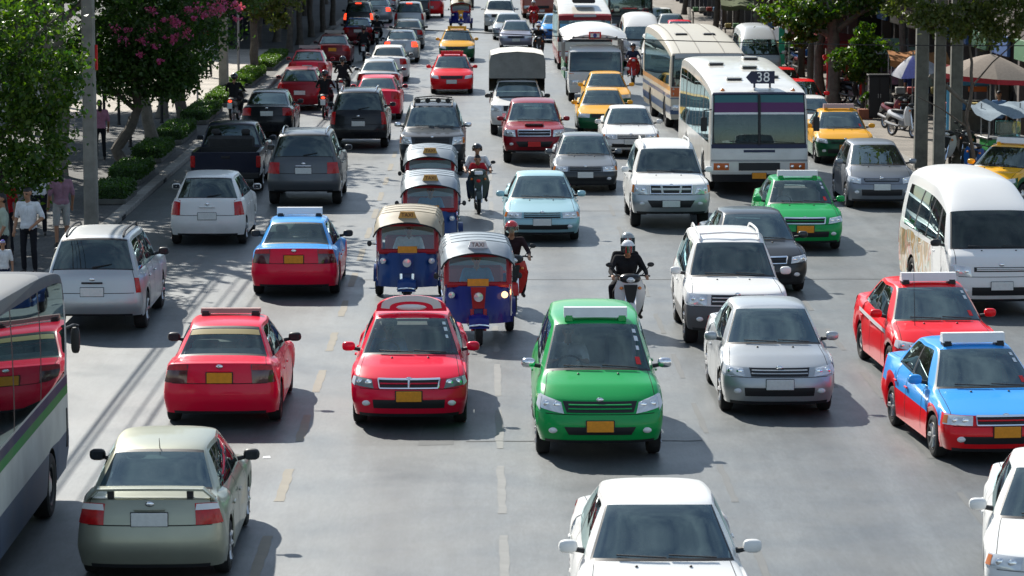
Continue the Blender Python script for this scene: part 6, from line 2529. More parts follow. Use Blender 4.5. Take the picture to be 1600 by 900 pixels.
# right-hand taxis
r, P, fo, k = car('taxi', 'bright red taxi with white side stripe beside the white van', 'sedan', 1468, 598, 'T', C_RED2, glass_f=GL_TEAL, cat='taxi', plate=M_PLATEO, rot=3, rim='cap')
roof_sign(r, P, fo, M_WHITE, base=M_BLACK, s=6.4)
stick(r, P, fo, 3)
antenna(r, tuple(P(4.6, .55, fo)), .8, -.2)
for sg in (-1, 1):
    g = MB()
    x = sg * .852
    g.grid([[(x - sg * .02, -.25, .82), (x, -1.1, .855), (x - sg * .005, -2.45, .90)], [(x - sg * .022, -.25, .75), (x, -1.1, .785), (x - sg * .005, -2.45, .83)]])
    g.build('side_stripe', [M_WHITE], r)
r, P, fo, k = car('taxi', 'blue over red taxi turning out with white roof bar', 'sedan90', 1548, 712, 'T', C_RED2, C_BLUE, glass_f=GL_TEAL, cat='taxi', plate=M_PLATEO, rot=5, split=.55, opts=('topmirror',), rim='alloy', grille_style='frame')
roof_sign(r, P, fo, M_WHITE, base=M_BLACK, s=6.4)
stick(r, P, fo, 3)
car('sedan', 'white saloon at the road edge in front of the blue and red taxi', 'sedan90', 1660, 948, 'T', C_WHITE, glass_f=GL_TEAL, rot=-9, wm=1.0)
r, P, fo, k = car('taxi', 'yellow over green taxi turning near the concrete posts', 'sedan', 1552, 322, 'T', C_GREEN2, C_YEL, glass_f=GL_CLEAR, cat='taxi', rot=-35, split=.4, opts=('topmirror',))
roof_sign(r, P, fo, M_WHITE, base=C_YEL, s=6.5)

# ------------------------------------------------------------------ buses and trucks
M_NAVYP = plain('navy_panel', (.012, .016, .05), .35)
M_PURP = plain('purple_strip', (.10, .015, .10), .4)
M_TEALS = plain('teal_strip', (.04, .14, .15), .4)
M_ORNG = plain('orange_panel', (.55, .12, .02), .4)
B38 = band_paint('numbered_bus_livery', [(0, (.62, .60, .55)), (.62, (.74, .72, .66))], .35)
r, P, fo, k = car('bus', 'white bus with number 38 on its roof and purple windscreen strip', bus_spec(10.0, 2.5, 3.02, belt=1.32, top=2.58, fo=2.1, slope=.22, nwin=9), 1186, 307, 'T', B38, ref='front', cat='bus', glass_f=GL_BUS, glass_s=GL_DARK, interior=False, opts=('nomirror', 'nogrille'), plate=M_PLATEO, rot=1.0, head_m=M_ORNG)
bus_cabin(r, 2.5, fo - .4, -7.4)
for nm, q, m_, off in (('waist_panel', [(4.0, -.97), (4.0, .97), (5.0, .97), (5.0, -.97)], M_NAVYP, .01), ('sun_strip', [(5.80, -.93), (5.80, .93), (5.98, .93), (5.98, -.93)], M_TEALS, .006), ('purple_strip', [(5.64, -.93), (5.64, .93), (5.80, .93), (5.80, -.93)], M_PURP, .006), ('white_line', [(5.61, -.93), (5.61, .93), (5.64, .93), (5.64, -.93)], M_WHITE, .007),
                       ('brow_panel', [(5.985, -.97), (5.985, .97), (6.05, .95), (6.05, -.95)], M_NAVYP, .03), ('vent', [(3.3, -.32), (3.3, .32), (3.7, .32), (3.7, -.32)], M_NAVYP, .008), ('grille', [(1.2, -.42), (1.2, .42), (2.0, .42), (2.0, -.42)], M_BLACK, .01), ('lower_line', [(2.15, -.98), (2.15, .98), (2.35, .98), (2.35, -.98)], M_HUB, .008), ('lower_panel', [(.0, -.97), (.0, .97), (.75, .97), (.75, -.97)], M_BLACK, .01)):
    g = MB()
    patch(P, fo, q, 12, 2, off, g, 0)
    g.build(nm, [m_], r)
g = MB()
g.tube([P(5.0 + t_ / 8, 0, fo) + Vector((0, .02, 0)) for t_ in range(9)], .035, 6)
g.build('screen_divider', [M_BLACK], r)
for sg in (-1, 1):
    g = MB()
    g.tube([(sg * 1.22, fo - .2, 2.2), (sg * 1.42, fo + .1, 2.2), (sg * 1.43, fo + .1, 2.0)], .018, 6)
    g.box((sg * 1.43, fo + .1, 1.85), (.16, .07, .36), 0, b=.02)
    g.build('mirror', [M_BLACK], r)
for (x, y) in ((-.55, -.6), (.45, -.2), (-.2, -2.6), (.6, -3.6), (-.5, -5.2)):
    g = MB()
    zr = P(6 + min(1.9, (fo - y) / 5.0), x / 1.2, fo).z
    g.box((x, y, zr + .035), (.42, .5, .08), 0, b=.02)
    ho = g.build('roof_hatch', [B38], r)
    g = MB()
    g.box((x, y + .255, zr + .03), (.36, .02, .055), 0)
    g.build('hatch_gap', [M_BLACK], ho)
g = MB()
zr = P(6.25, 0, fo).z
g.prism([(-.32, zr + .10), (.28, zr + .10), (.42, zr + .26), (.28, zr + .42), (-.32, zr + .42)], fo - .95, fo - .90, 'Y')
for x in (-.2, .2):
    g.box((x, fo - .93, zr + .05), (.05, .05, .16), 0)
so = g.build('route_sign', [M_NAVYP], r, loc=(-.15, 0, 0))
lettering('lettering', '38', .36, M_WHITE, so, (-.02, fo - .895, zr + .255), (R(90), 0, R(180)))
for x in (-.9, .9):
    g = MB()
    g.lathe([(0, .06), (.05, .06), (.10, .001)], 'Z', (x, fo - .6, P(6.1, x / 1.2, fo).z), 10)
    g.build('marker_lamp', [M_AMBER], r)

BCR = band_paint('cream_bus_livery', [(0, (.62, .58, .48)), (.55, (.03, .09, .22)), (.80, (.62, .58, .48)), (1.05, (.03, .09, .22)), (1.18, (.62, .58, .48)), (1.30, (.65, .30, .05)), (1.46, (.40, .43, .40))], .5)
r, P, fo, k = car('bus', 'cream bus with blue and orange side stripes and flat grey roof', bus_spec(10.0, 2.5, 3.05, belt=1.45, top=2.45, fo=2.1, slope=.12, nwin=1), 1107, 205, 'T', BCR, paint('bus_roof_grey', (.50, .47, .40), 0, .5, .1), ref='front', cat='bus', glass_f=GL_BUS, glass_s=GL_MID, interior=False, opts=('nomirror', 'panelside'), rot=2.2, pillar_m=M_BLACK, split=1.1)
bus_cabin(r, 2.5, fo - .4, -7.4)
for nm, q, m_, off in (('front_panel', [(3.2, -.98), (3.2, .98), (4.6, .98), (4.6, -.98)], M_ORNG, .008), ('brow_panel', [(6.0, -.97), (6.0, .97), (6.10, .95), (6.10, -.95)], M_BLACK, .03), ('destination_sign', [(5.86, -.90), (5.86, .90), (6.03, .90), (6.03, -.90)], plain('grey_dest_sign', (.42, .43, .42), .4), .05)):
    g = MB()
    patch(P, fo, q, 12, 2, off, g, 0)
    g.build(nm, [m_], r)
for x in (-.45, .5):
    for y in (-2.0, -4.5):
        g = MB()
        g.box((x, y, P(6.7, x / 1.2, fo).z + .06), (.4, .5, .08), 0, b=.02)
        g.build('roof_hatch', [M_BLACK], r)
for x in (-.55, .25, .9):
    g = MB()
    g.tube([P(6 + t * 1.9 / 10 + .1, x / 1.2, fo) + Vector((0, 0, .012)) for t in range(11)], .018, 5)
    g.build('roof_seam', [M_KERB], r)

BRW = band_paint('red_white_bus_livery', [(0, (.35, .02, .02)), (.9, (.68, .64, .55)), (1.3, (.35, .02, .02)), (1.5, (.68, .64, .55))], .4)
r, P, fo, k = car('bus', 'cream bus with red brow and destination sign', bus_spec(10.0, 2.4, 3.0, belt=1.3, top=2.45, fo=2.1, slope=.15, nwin=9), 914, 112, 'T', BRW, ref='front', cat='bus', glass_f=GL_BUS, glass_s=GL_DARK, interior=False, opts=('nomirror',), lod=1)
g = MB(); patch(P, fo, [(5.78, -.98), (5.78, .98), (6.10, .98), (6.10, -.98)], 12, 3, .02, g, 0); g.build('brow_panel', [paint('bus_red', (.28, .01, .012), 0, .35, .5)], r)
g = MB(); patch(P, fo, [(5.90, -.42), (5.90, .42), (6.02, .42), (6.02, -.42)], 6, 2, .05, g, 0); g.build('destination_sign', [plain('grey_dest_sign', (.42, .43, .42), .4)], r)
g = MB(); g.box((0, fo - 2.2, 3.05), (1.0, 1.4, .22), 0, b=.05); g.build('roof_unit', [M_BLACK], r)
OBUS = band_paint('orange_bus_livery', [(0, (.45, .06, .02)), (2.6, (.45, .06, .02))], .4)
r, P, fo, k = car('bus', 'orange red bus at the far end of the road', bus_spec(10.0, 2.4, 3.0, belt=1.35, top=2.5, fo=2.1, slope=.15, nwin=9), 846, 30, 'T', OBUS, ref='front', cat='bus', glass_f=GL_TEAL, glass_s=GL_DARK, interior=False, opts=('nomirror',), lod=1)
r, P, fo, k = car('bus', 'dark bus behind the red browed bus', bus_spec(10.0, 2.4, 3.1, belt=1.2, top=2.7, fo=2.1, slope=.15, nwin=9), 985, 62, 'T', C_DGREY, ref='front', cat='bus', glass_f=GL_DARK, glass_s=GL_DARK, interior=False, opts=('nomirror',), lod=1)

# open-sided songthaew truck: cab-over lorry with a bench body and curved white roof
TRK = dict(bus_spec(2.2, 2.0, 2.05, belt=1.15, top=1.88, fo=1.05, wb=3.4, rt=.38, slope=.28, nwin=1), onearch=True, nb=24)
r, P, fo, k = car('songthaew_truck', 'white songthaew truck with curved roof and red crest board', TRK, 929, 158, 'T', C_WHITE, cat='truck', glass_f=GL_DARK, glass_s=GL_DARK, interior=False, opts=('norear',), head_m=M_LAMP)
for sg in (-1, 1):
    g = MB(); patch(P, fo, [(3.9, .80), (3.7, .985), (4.6, .985), (4.5, .80)], 3, 2, .01, g, 0, 0, sg); g.build('indicator', [M_AMBER], r)
    put_wheel(r, sg * .85, -3.4, .38, .26, 'truck')
g = MB(); g.box((0, -3.0, .78), (2.2, 4.0, .14), 0, b=.02); g.build('bed_floor', [C_WHITE], r)
for sg in (-1, 1):
    g = MB(); g.box((sg * 1.10, -3.0, 1.1), (.05, 4.0, .6), 0, b=.01); g.build('side_panel', [paint('songthaew_green', (.03, .2, .08), 0, .4, .5)], r)
    for y in (-1.05, -2.4, -3.7, -4.95):
        g = MB(); g.tube([(sg * 1.10, y, 1.3), (sg * 1.10, y, 2.45)], .025, 6); g.build('roof_post', [M_HUB], r)
g = MB()
rows = []
for i in range(11):
    t = i / 10
    y = lerp(.15, -5.1, t)
    dr = .28 * max(0, 1 - t / .22) ** 2
    rows.append([(1.2 * u, y, 2.78 - .30 * abs(u) ** 2.4 - dr) for u in [-1 + j / 8 for j in range(17)]])
g.grid(rows)
bot = [(p[0], p[1] - .03, 2.32) for p in rows[0]]
g.grid([rows[0], bot])
g.grid([bot, [(p[0], -5.1, 2.40) for p in bot]])
for c_ in (0, -1):
    g.grid([[q_[c_] for q_ in rows], [(q_[c_][0], q_[c_][1], 2.36) for q_ in rows]])
co = g.build('curved_roof', [C_WHITE], r)
g = MB(); g.box((0, .19, 2.47), (.46, .04, .26), 0, b=.01); cb = g.build('crest_board', [M_REDP], r)
g = MB(); g.box((0, .215, 2.47), (.34, .012, .15), 0); g.build('crest_panel', [M_WHITE], cb)
g = MB(); g.lathe([(.222, .001), (.222, .075), (.216, .075)], 'Y', (0, 0, 2.47), 14); g.build('crest', [plain('crest_blue', (.04, .05, .25), .4)], cb)
for x in (-.8, -.45, .45, .8):
    g = MB(); g.ell((x, .17, 2.40), (.05, .04, .04), 0); g.build('marker_lamp', [M_HUB], r)
# pickup with a canvas-covered box
r, P, fo, k = car('covered_pickup', 'white pickup with tall grey canvas cover behind the red pickup', 'pickupcab', 809, 210, 'T', C_WHITE, cat='pickup', glass_f=GL_MID, opts=('norear', 'blackmirror'), lod=1, interior=False)
pickup_bed(r, C_WHITE, fo - 3.52, 3.0, .36)
M_CANV = plain('grey_canvas', (.20, .21, .20), .85, var=.2, scale=3)
g = MB()
rows = []
yb = fo - 1.95
for i in range(9):
    y = lerp(yb, yb - 3.35, i / 8)
    zl = 1.74 if i < 4 else 1.12
    rows.append([(.92 * x, y, z) for x, z in ((-1, zl), (-1.0, 1.8), (-.99, 2.3), (-.93, 2.48), (-.6, 2.56), (0, 2.60), (.6, 2.56), (.93, 2.48), (.99, 2.3), (1.0, 1.8), (1, zl))])
g.grid(rows)
g.add(rows[0], [tuple(range(11))]); g.add(rows[-1], [tuple(range(11))])
cv = g.build('canvas_box', [M_CANV], r)
g = MB()
rows = [[(p[0] * 1.008, p[1] + (.03 if i == 0 else 0), p[2] + .012) for p in q_[3:8]] for i, q_ in enumerate(rows)]
g.grid(rows)
g.build('canvas_top', [plain('pale_canvas', (.62, .60, .55), .8, var=.1)], cv)

# ------------------------------------------------------------------ three-wheelers
def tt(label, px, py, rot, *a, **kw):
    # the pixel is the front wheel's contact
    rz = math.pi + R(rot)
    f = Vector((-math.sin(rz), math.cos(rz), 0))
    return tuktuk(label, G(px, py) - f * .95, rz, *a, **kw)


t4 = tt('blue and red tuk-tuk with silver canopy and lit side lamp', 748, 540, 2, C_TTB, M_VINYL, lamp=True)
t3 = tt('tuk-tuk with cream canopy and darker blue front', 636, 480, -1, C_TTB2, M_VINYLC, front_m=C_TTB2)
t2 = tt('silver tuk-tuk canopy with red lettering behind the cream one', 673, 405, 1, C_TTB2, M_VINYL)
t1 = tt('silver tuk-tuk canopy last in the row under the dark off-roader', 672, 350, 0, C_TTB, M_VINYL)
t0 = tt('distant tuk-tuk with cream canopy far up the middle lane', 720, 46, 0, C_TTB, M_VINYLC, front_m=C_YEL)

# drivers
SH_BLUE = cloth('blue_shirt', (.12, .22, .38))
SH_WHITE = cloth('white_shirt', (.68, .69, .70))
SH_BLACK = cloth('black_jacket', (.016, .016, .018))
SH_RED = cloth('red_shirt', (.42, .02, .03))
SH_PINK = cloth('mauve_shirt', (.30, .17, .22))
SH_OLIVE = cloth('pale_green_shirt', (.36, .42, .34))
TR_BLACK = cloth('black_trousers', (.018, .018, .022))
TR_NAVY = cloth('navy_trousers', (.02, .03, .07))
TR_GREY = cloth('grey_shorts', (.38, .38, .36))


def driver(root, label, x, y, z, shirt, group='drivers at the wheel'):
    rz = root.rotation_euler[2]
    p = root.location + Matrix.Rotation(rz, 3, 'Z') @ Vector((x, y, z))
    return person('driver', label, SIT, shirt, TR_BLACK, p, rz, group=group, voxel=.026)


SHIRTS = (SH_WHITE, SH_BLUE, cloth('tan_shirt', (.38, .30, .22)))
for i_, (root_, lb_, kd_, ks_, fo_) in enumerate(DRV):
    driver(root_, 'driver at the wheel of the ' + ' '.join(lb_.split()[:9]), ks_[6][3] * .62, fo_ - ks_[6][0] - .42, ks_[7][1] - 1.08, SHIRTS[i_ % 3])
for t, lb in ((t4, 'driver behind the windscreen of the tuk-tuk with lit lamp'), (t3, 'driver under the cream tuk-tuk canopy'), (t2, 'driver under the red lettered silver canopy')):
    driver(t, lb, 0, .03, .55, SH_WHITE if t is t3 else SH_BLUE)

# ------------------------------------------------------------------ motorcycles and riders
C_MWHITE = paint('scooter_white', (.72, .72, .72), 0, .3, .7)
C_MBLK = paint('scooter_black', (.02, .022, .024), 0, .3, .7)
C_MGREY = paint('scooter_green_grey', (.05, .075, .07), .3, .3, .7)
C_MRED = paint('scooter_red', (.50, .012, .01), 0, .3, .7)
H_WHITE = plain('white_helmet', (.72, .73, .73), .2, coat=.8)
H_BLACK = plain('black_helmet', (.012, .012, .014), .2, coat=.8)
H_RED = plain('red_helmet', (.50, .02, .02), .2, coat=.8)


def moto(label, px, py, rot, facing, body, shield, **kw):
    rz = (math.pi if facing == 'T' else 0) + R(rot)
    f = Vector((-math.sin(rz), math.cos(rz), 0))
    near = G(px, py)
    return motorcycle('motorcycle', label, near - f * .62 if facing == 'T' else near + f * .62, rz, body, shield, **kw)


m = moto('white scooter with black nose beside the green taxi', 986, 527, 3, 'T', C_MWHITE, C_MBLK)
rider(m, 'person', 'rider in black jacket and white helmet on the white scooter', RIDE, SH_BLACK, TR_BLACK, sleeve='long', helmet=(H_WHITE, GL_DARK), voxel=.016, over=dict(chest=(0, -.10, 1.16), head=(0, .0, 1.46)))
rider(m, 'person', 'passenger in dark jacket and grey helmet behind the white scooter rider', PILLION, SH_BLACK, TR_BLACK, sleeve='long', helmet=(plain('grey_helmet', (.25, .28, .28), .25, coat=.8), GL_DARK), voxel=.02, over=dict(head=(-.03, -.36, 1.56)))
m = moto('red and black motorcycle beside the tuk-tuk with lit lamp', 803, 492, 3, 'T', C_MRED, C_MBLK)
rider(m, 'person', 'rider in black and red jacket with red helmet', RIDE, cloth('black_red_jacket', (.03, .016, .018)), TR_BLACK, sleeve='long', helmet=(H_RED, GL_CLEAR), voxel=.018)
m = moto('green grey scooter with red lamp carrying a man and child', 748, 335, 3, 'T', C_MGREY, C_MGREY)
g = MB(); g.ell((0, .50, .80), (.075, .05, .06), 0); g.build('red_lamp', [M_REDP], m)
g = MB(); g.box((0, .62, 1.0), (.20, .03, .10), 0, rot=Matrix.Rotation(R(30), 3, 'X'), b=.02); g.build('shade', [M_WHITE], m)
rider(m, 'person', 'man in white shirt and black helmet riding with a child', RIDE, SH_WHITE, TR_NAVY, helmet=(H_BLACK, GL_DARK), voxel=.018, visor=False)
rider(m, 'person', 'child in red sitting in front of the man on the scooter', {k_: (v[0] * .66, v[1] * .5 + .14, (v[2] - .84) * .62 + .86) for k_, v in RIDE.items()}, SH_RED, TR_NAVY, voxel=.018)
for (lb, px, py, rot, col, rl, lit) in (
        ('black motorcycle with red lamp by the left kerb', 362, 192, -6, C_MBLK, 'rider in black by the left kerb next to the black saloon', True),
        ('black motorcycle with white plate between red hatchback and black sport utility', 506, 186, -2, C_MBLK, 'rider in black beside the black sport utility', True),
        ('black motorcycle passing the dull red hatchback', 534, 158, -2, C_MBLK, 'rider in black squeezing past the silver saloon', False),
        ('black motorcycle behind the maroon taxi', 568, 96, 0, C_MBLK, 'rider in black behind the blue over dark red taxi', False),
        ('black motorcycle beside the blue over dark red taxi', 589, 74, 0, C_MBLK, 'rider in black ahead of the other far rider', False)):
    m = moto(lb, px, py, rot, 'A', col, C_MBLK, light=M_TAILON if lit else M_TAIL)
    rider(m, 'person', rl, RIDE, SH_BLACK, TR_BLACK, sleeve='long', helmet=(H_BLACK, GL_DARK), voxel=.026, visor=False)
m = moto('red motorcycle before the orange red bus', 834, 46, 0, 'T', C_MRED, C_MRED)
rider(m, 'person', 'rider in red jacket and white helmet before the far bus', RIDE, SH_RED, TR_BLACK, sleeve='long', helmet=(H_WHITE, GL_DARK), voxel=.028, visor=False)
m = moto('black motorcycle behind the canvas-topped truck', 842, 92, 0, 'T', C_MBLK, C_MBLK)
rider(m, 'person', 'rider in black with white helmet beside the canvas-topped truck', RIDE, SH_BLACK, TR_BLACK, sleeve='long', helmet=(H_WHITE, GL_DARK), voxel=.028, visor=False)
m = moto('red motorcycle in front of the pale windscreened van', 990, 132, 0, 'T', C_MRED, C_MRED)
rider(m, 'person', 'rider in navy before the pale windscreened van', RIDE, cloth('navy_jacket', (.03, .05, .09)), TR_BLACK, sleeve='long', helmet=(H_BLACK, GL_DARK), voxel=.028, visor=False)

# ------------------------------------------------------------------ pedestrians on the left pavement
def ped(label, px, py, rz, shirt, trousers, **kw):
    return person('person', label, STAND, shirt, trousers, G(px, py, .13), R(rz), **kw)


ped('man in loose white shirt and black trousers stepping off the pavement', 46, 428, 168, SH_WHITE, TR_BLACK, sleeve='short', voxel=.014, over=dict(wr_r=(-.20, .12, .86)) if False else dict(el_l=(-.30, -.02, 1.13), wr_l=(-.16, .16, .98), look=(.2, 1, -.15)))
ped('person in pale green shirt beside the man in white', 7, 440, 100, SH_OLIVE, TR_BLACK, voxel=.018, over=dict(el_r=(.26, .06, 1.12), wr_r=(.18, .28, 1.05)))
ped('woman in mauve top and grey shorts under the low tree', 97, 385, 20, SH_PINK, TR_GREY, shorts=True, voxel=.018, long_hair=True)
ped('person in white top farther back under the low tree', 62, 368, 185, SH_WHITE, TR_BLACK, voxel=.02)
ped('person in red top behind the man in white', 10, 400, 160, SH_RED, TR_BLACK, voxel=.02)
o = ped('child with blue and white striped cap at the pavement edge', 6, 470, 190, SH_WHITE, TR_NAVY, voxel=.018, scale=.66, hair=band_paint('striped_cap', [(0, (.05, .05, .35)), (1.60, (.6, .6, .62)), (1.63, (.06, .05, .35)), (1.66, (.6, .6, .62)), (1.69, (.06, .05, .35))], .8, coat=0))
ped('man in pale blue shirt and black trousers standing in the open plaza', 326, 121, 150, cloth('pale_blue_shirt', (.42, .50, .62)), TR_BLACK, voxel=.024)
ped('person in white shirt beside the round road sign', 300, 112, 190, SH_WHITE, TR_GREY, voxel=.026)
ped('woman in pink top walking behind the concrete utility pole', 157, 250, 20, cloth('pink_top', (.45, .20, .30)), TR_BLACK, voxel=.022, long_hair=True)
for (lb, px, py, sh) in (('person in navy beside the parked silver motorcycle', 1424, 180, cloth('navy_shirt', (.03, .05, .14))), ('person in red by the thick tree trunk', 1322, 150, SH_RED), ('person in dark clothes under the red edged parasol', 1590, 215, SH_BLACK), ('person in mauve behind the striped umbrella', 1398, 172, SH_PINK), ('person in pink near the teal banner', 1232, 102, SH_PINK)):
    ped(lb, px, py, 190, sh, TR_BLACK, voxel=.026)

# ------------------------------------------------------------------ market stalls and things on the right pavement
def umbrella(label, base, z, rad, mats, tilt=(0, 0), group='market umbrellas on the right pavement', ribs=8, drop=.55, valance=None):
    t = thing('market_umbrella', label, 'umbrella', base, 0, group)
    g = MB()
    g.tube([(0, 0, 0), (0, 0, z + .1)], .025, 8)
    g.build('pole', [M_HUB], t)
    rm = Euler((R(tilt[0]), R(tilt[1]), 0)).to_matrix()
    top = Vector((0, 0, z))
    for k in range(ribs):
        a0, a1 = 2 * math.pi * k / ribs, 2 * math.pi * (k + 1) / ribs
        g = MB()
        rows = []
        for i in range(6):
            u = i / 5
            row = []
            for j in range(5):
                a = lerp(a0, a1, j / 4)
                sag = 1 - .06 * math.sin(math.pi * j / 4) * u
                p = Vector((rad * u * math.cos(a) * sag, rad * u * math.sin(a) * sag, -drop * u ** 1.25))
                row.append(tuple(top + rm @ p))
            rows.append(row)
        g.grid(rows)
        g.build('panel', [mats[k % len(mats)]], t)
        if valance:
            g = MB()
            g.grid([rows[-1], [(p[0], p[1], p[2] - .14) for p in rows[-1]]])
            g.build('valance', [valance], t)
        g = MB()
        p = top + rm @ Vector((rad * math.cos(a0), rad * math.sin(a0), -drop))
        g.tube([top - Vector((0, 0, .03)), p - Vector((0, 0, .02))], .01, 5)
        g.build('rib', [M_HUB], t)
    return t


M_FWH = cloth('white_awning', (.50, .49, .51))
M_FPUR = cloth('violet_awning', (.22, .22, .50))
M_FCRM = cloth('cream_awning', (.28, .235, .195))
M_FRED = cloth('red_valance', (.42, .04, .05))
M_FGRN = cloth('mint_awning', (.40, .56, .48))
M_FGRY = cloth('grey_tarpaulin', (.26, .32, .37))
b = G(1425, 195, .13)
umbrella('white and violet striped market umbrella by the parked motorcycle', b, at_depth(1425, 86, b.y).z - .13, .8, [M_FWH, M_FWH, M_FPUR], (14, -10))
b = G(1545, 250, .13)
umbrella('large cream umbrella with red valance near the green cart', b, at_depth(1545, 84, b.y).z - .13, 1.5, [M_FCRM], (2, 4), drop=.6, valance=M_FRED)
b = G(1400, 150, .13)
t = thing('stall_awning', 'mint green striped awning on posts behind the violet umbrella', 'awning', b, 0)
zt = at_depth(1405, 72, b.y).z - .13
for k in range(8):
    g = MB()
    x0 = -1.0 + k * .30
    g.add([(x0, -.5, zt - .25), (x0 + .295, -.5, zt - .25), (x0 + .295, 1.0, zt + .25), (x0, 1.0, zt + .25), (x0, -.5, zt - .28), (x0 + .295, -.5, zt - .28)], [(0, 1, 2, 3), (4, 5, 1, 0)])
    g.build('awning_strip', [M_FGRN if k % 2 else M_FWH], t)
for x in (-.95, 1.3):
    g = MB(); g.tube([(x, -.45, 0), (x, -.45, zt - .26)], .03, 6); g.build('post', [M_HUB], t)
b = G(1415, 120, .13)
t = thing('stall_canopy', 'grey canopy with red edge at the back of the market', 'canopy', b, 0)
zt = at_depth(1410, 38, b.y).z - .13
g = MB()
g.add([(-1.2, -1, zt - .35), (1.2, -1, zt - .35), (1.2, 1, zt - .35), (-1.2, 1, zt - .35), (0, 0, zt + .25)], [(0, 1, 4), (1, 2, 4), (2, 3, 4), (3, 0, 4)])
g.build('roof_cloth', [cloth('grey_canopy', (.30, .31, .35))], t)
g = MB(); g.box((0, -1.0, zt - .44), (2.42, .03, .18), 0); g.build('red_edge', [M_FRED], t)
for x in (-1.15, 1.15):
    for y in (-.95, .95):
        g = MB(); g.tube([(x, y, 0), (x, y, zt - .34)], .03, 6); g.build('post', [M_HUB], t)
b = G(1222, 108, .13)
t = thing('stall_canopy', 'white pointed canopy above the teal banner', 'canopy', b, 0)
zt = at_depth(1222, 36, b.y).z - .13
g = MB()
g.add([(-1.3, -1, zt - .7), (.25, -1, zt - .7), (.25, 1, zt - .7), (-1.3, 1, zt - .7), (.1, 0, zt)], [(0, 1, 4), (1, 2, 4), (2, 3, 4), (3, 0, 4)])
g.build('roof_cloth', [M_FWH], t)
for x in (-1.25, .2):
    g = MB(); g.tube([(x, -.95, 0), (x, -.95, zt - .69)], .03, 6); g.build('post', [M_HUB], t)
b = G(1221, 112, .13)
g = MB(); g.box((0, 0, 1.1), (.26, .05, 1.6), 0, b=.01); g.tube([(0, 0, 0), (0, 0, .4)], .03, 6)
tag(g.build('banner', [plain('teal_banner', (.02, .32, .20), .6, var=.5, scale=3)], loc=b), 'tall teal banner standing under the white pointed canopy', 'banner')
b = G(1293, 152, .13)
t = thing('red_post', 'tall red post with angled head beside the thick trunk', 'post', b)
g = MB(); g.box((.03, 0, .75), (.16, .14, 1.5), 0, b=.02); g.build('column', [M_REDP], t)
g = MB(); g.box((-.03, -.02, 1.52), (.34, .22, .20), 0, rot=Matrix.Rotation(R(-15), 3, 'Y'), b=.04); g.build('head', [M_REDP], t)
b = G(1372, 186, .13)
t = thing('metal_cabinet', 'dark metal cabinet behind the small leafy tree', 'cabinet', b)
g = MB(); g.box((0, 0, .75), (.68, .5, 1.42), 0, b=.02); g.build('case', [plain('cabinet_black', (.012, .012, .013), .55)], t)
g = MB(); g.box((0, 0, 1.49), (.76, .58, .06), 0, b=.01); g.build('lid', [M_BLACK], t)
for s in (-1, 1):
    g = MB(); g.box((s * .168, -.26, .75), (.31, .02, 1.3), 0, b=.006); d_ = g.build('door', [plain('cabinet_black', (.012, .012, .013), .55)], t)
    g = MB(); g.box((s * .04, -.275, .8), (.02, .02, .14), 0); g.build('handle', [M_HUB], d_)
b = G(1352, 186, .13)
t = thing('potted_plant', 'small plant in terracotta planter beside the dark cabinet', 'plant', b)
g = MB(); g.prism([(-.22, 0), (.22, 0), (.26, .34), (-.26, .34)], -.22, .22, 'Y'); g.build('pot', [plain('terracotta', (.26, .09, .05), .8, var=.2)], t)
leaf_cloud('foliage', LEAF_A, t, [((0, 0, .6), (.22, .2, .25), 160)], .13)
g = MB(); g.tube([(0, 0, .3), (.02, 0, .7)], .02, 6); g.build('stem', [M_BARK], t)
b = G(1346, 168, .13)
t = thing('notice_board', 'narrow red notice board on a leg by the planter', 'notice board', b)
g = MB(); g.box((0, 0, .75), (.14, .04, .6), 0, b=.01); g.build('panel', [M_REDP], t)
g = MB(); g.tube([(0, .02, 0), (0, .02, .5)], .02, 6); g.build('leg', [M_HUB], t)
# green cart with tarpaulin at the right edge
b = G(1568, 268, .13)
t = thing('food_cart', 'green food cart under a sagging grey tarpaulin', 'cart', b, R(8), None)
g = MB(); g.box((0, 0, .62), (1.15, .8, .6), 0, b=.02); g.build('body', [plain('cart_green', (.03, .24, .05), .45, var=.2)], t)
for x in (-.33, .0, .33):
    g = MB(); g.box((x, -.41, .64), (.22, .03, .34), 0, b=.01); g.build('panel', [plain('cart_orange', (.55, .16, .04), .5) if x == 0 else plain('cart_pale', (.45, .45, .40), .5)], t)
g = MB(); g.box((0, 0, .94), (1.25, .9, .05), 0, b=.01); g.build('counter', [M_HUB], t)
g = MB(); g.box((.1, 0, 1.18), (.6, .4, .40), 0, b=.02); g.build('glass_case', [GL_CLEAR], t)
for x in (-.5, .5):
    g = MB(); g.lathe([(-.03, .001), (-.03, .20), (0, .235), (.03, .20), (.03, .001)], 'X', (x, .25, .235), 18); g.build('wheel', [M_TYRE], t)
    g = MB(); g.tube([(x, -.3, 0), (x, -.3, .4)], .025, 6); g.build('leg', [M_HUB], t)
    g = MB(); g.tube([(x * 1.1, .35, .95), (x * 1.1, .35, 1.85)], .02, 6); g.build('post', [M_HUB], t)
    g = MB(); g.tube([(x * 1.1, -.35, .95), (x * 1.1, -.35, 1.6)], .02, 6); g.build('post', [M_HUB], t)
g = MB()
rows = []
for i in range(9):
    v = i / 8
    rows.append([(lerp(-.95, .95, j / 12), lerp(-.75, .7, v), 1.58 + .32 * v - .10 * math.sin(math.pi * 3 * j / 12) ** 2 - .05 * math.sin(7 * v + j)) for j in range(13)])
g.grid(rows)
g.build('tarpaulin', [M_FGRY], t)
b = G(1520, 205, .13)
t = thing('drinks_stand', 'blue topped drinks stand with orange front behind the posts', 'stand', b)
zt = at_depth(1520, 118, b.y).z - .13
g = MB(); g.box((0, 0, .5), (.95, .5, 1.0), 0, b=.02); g.build('base', [M_CONCD], t)
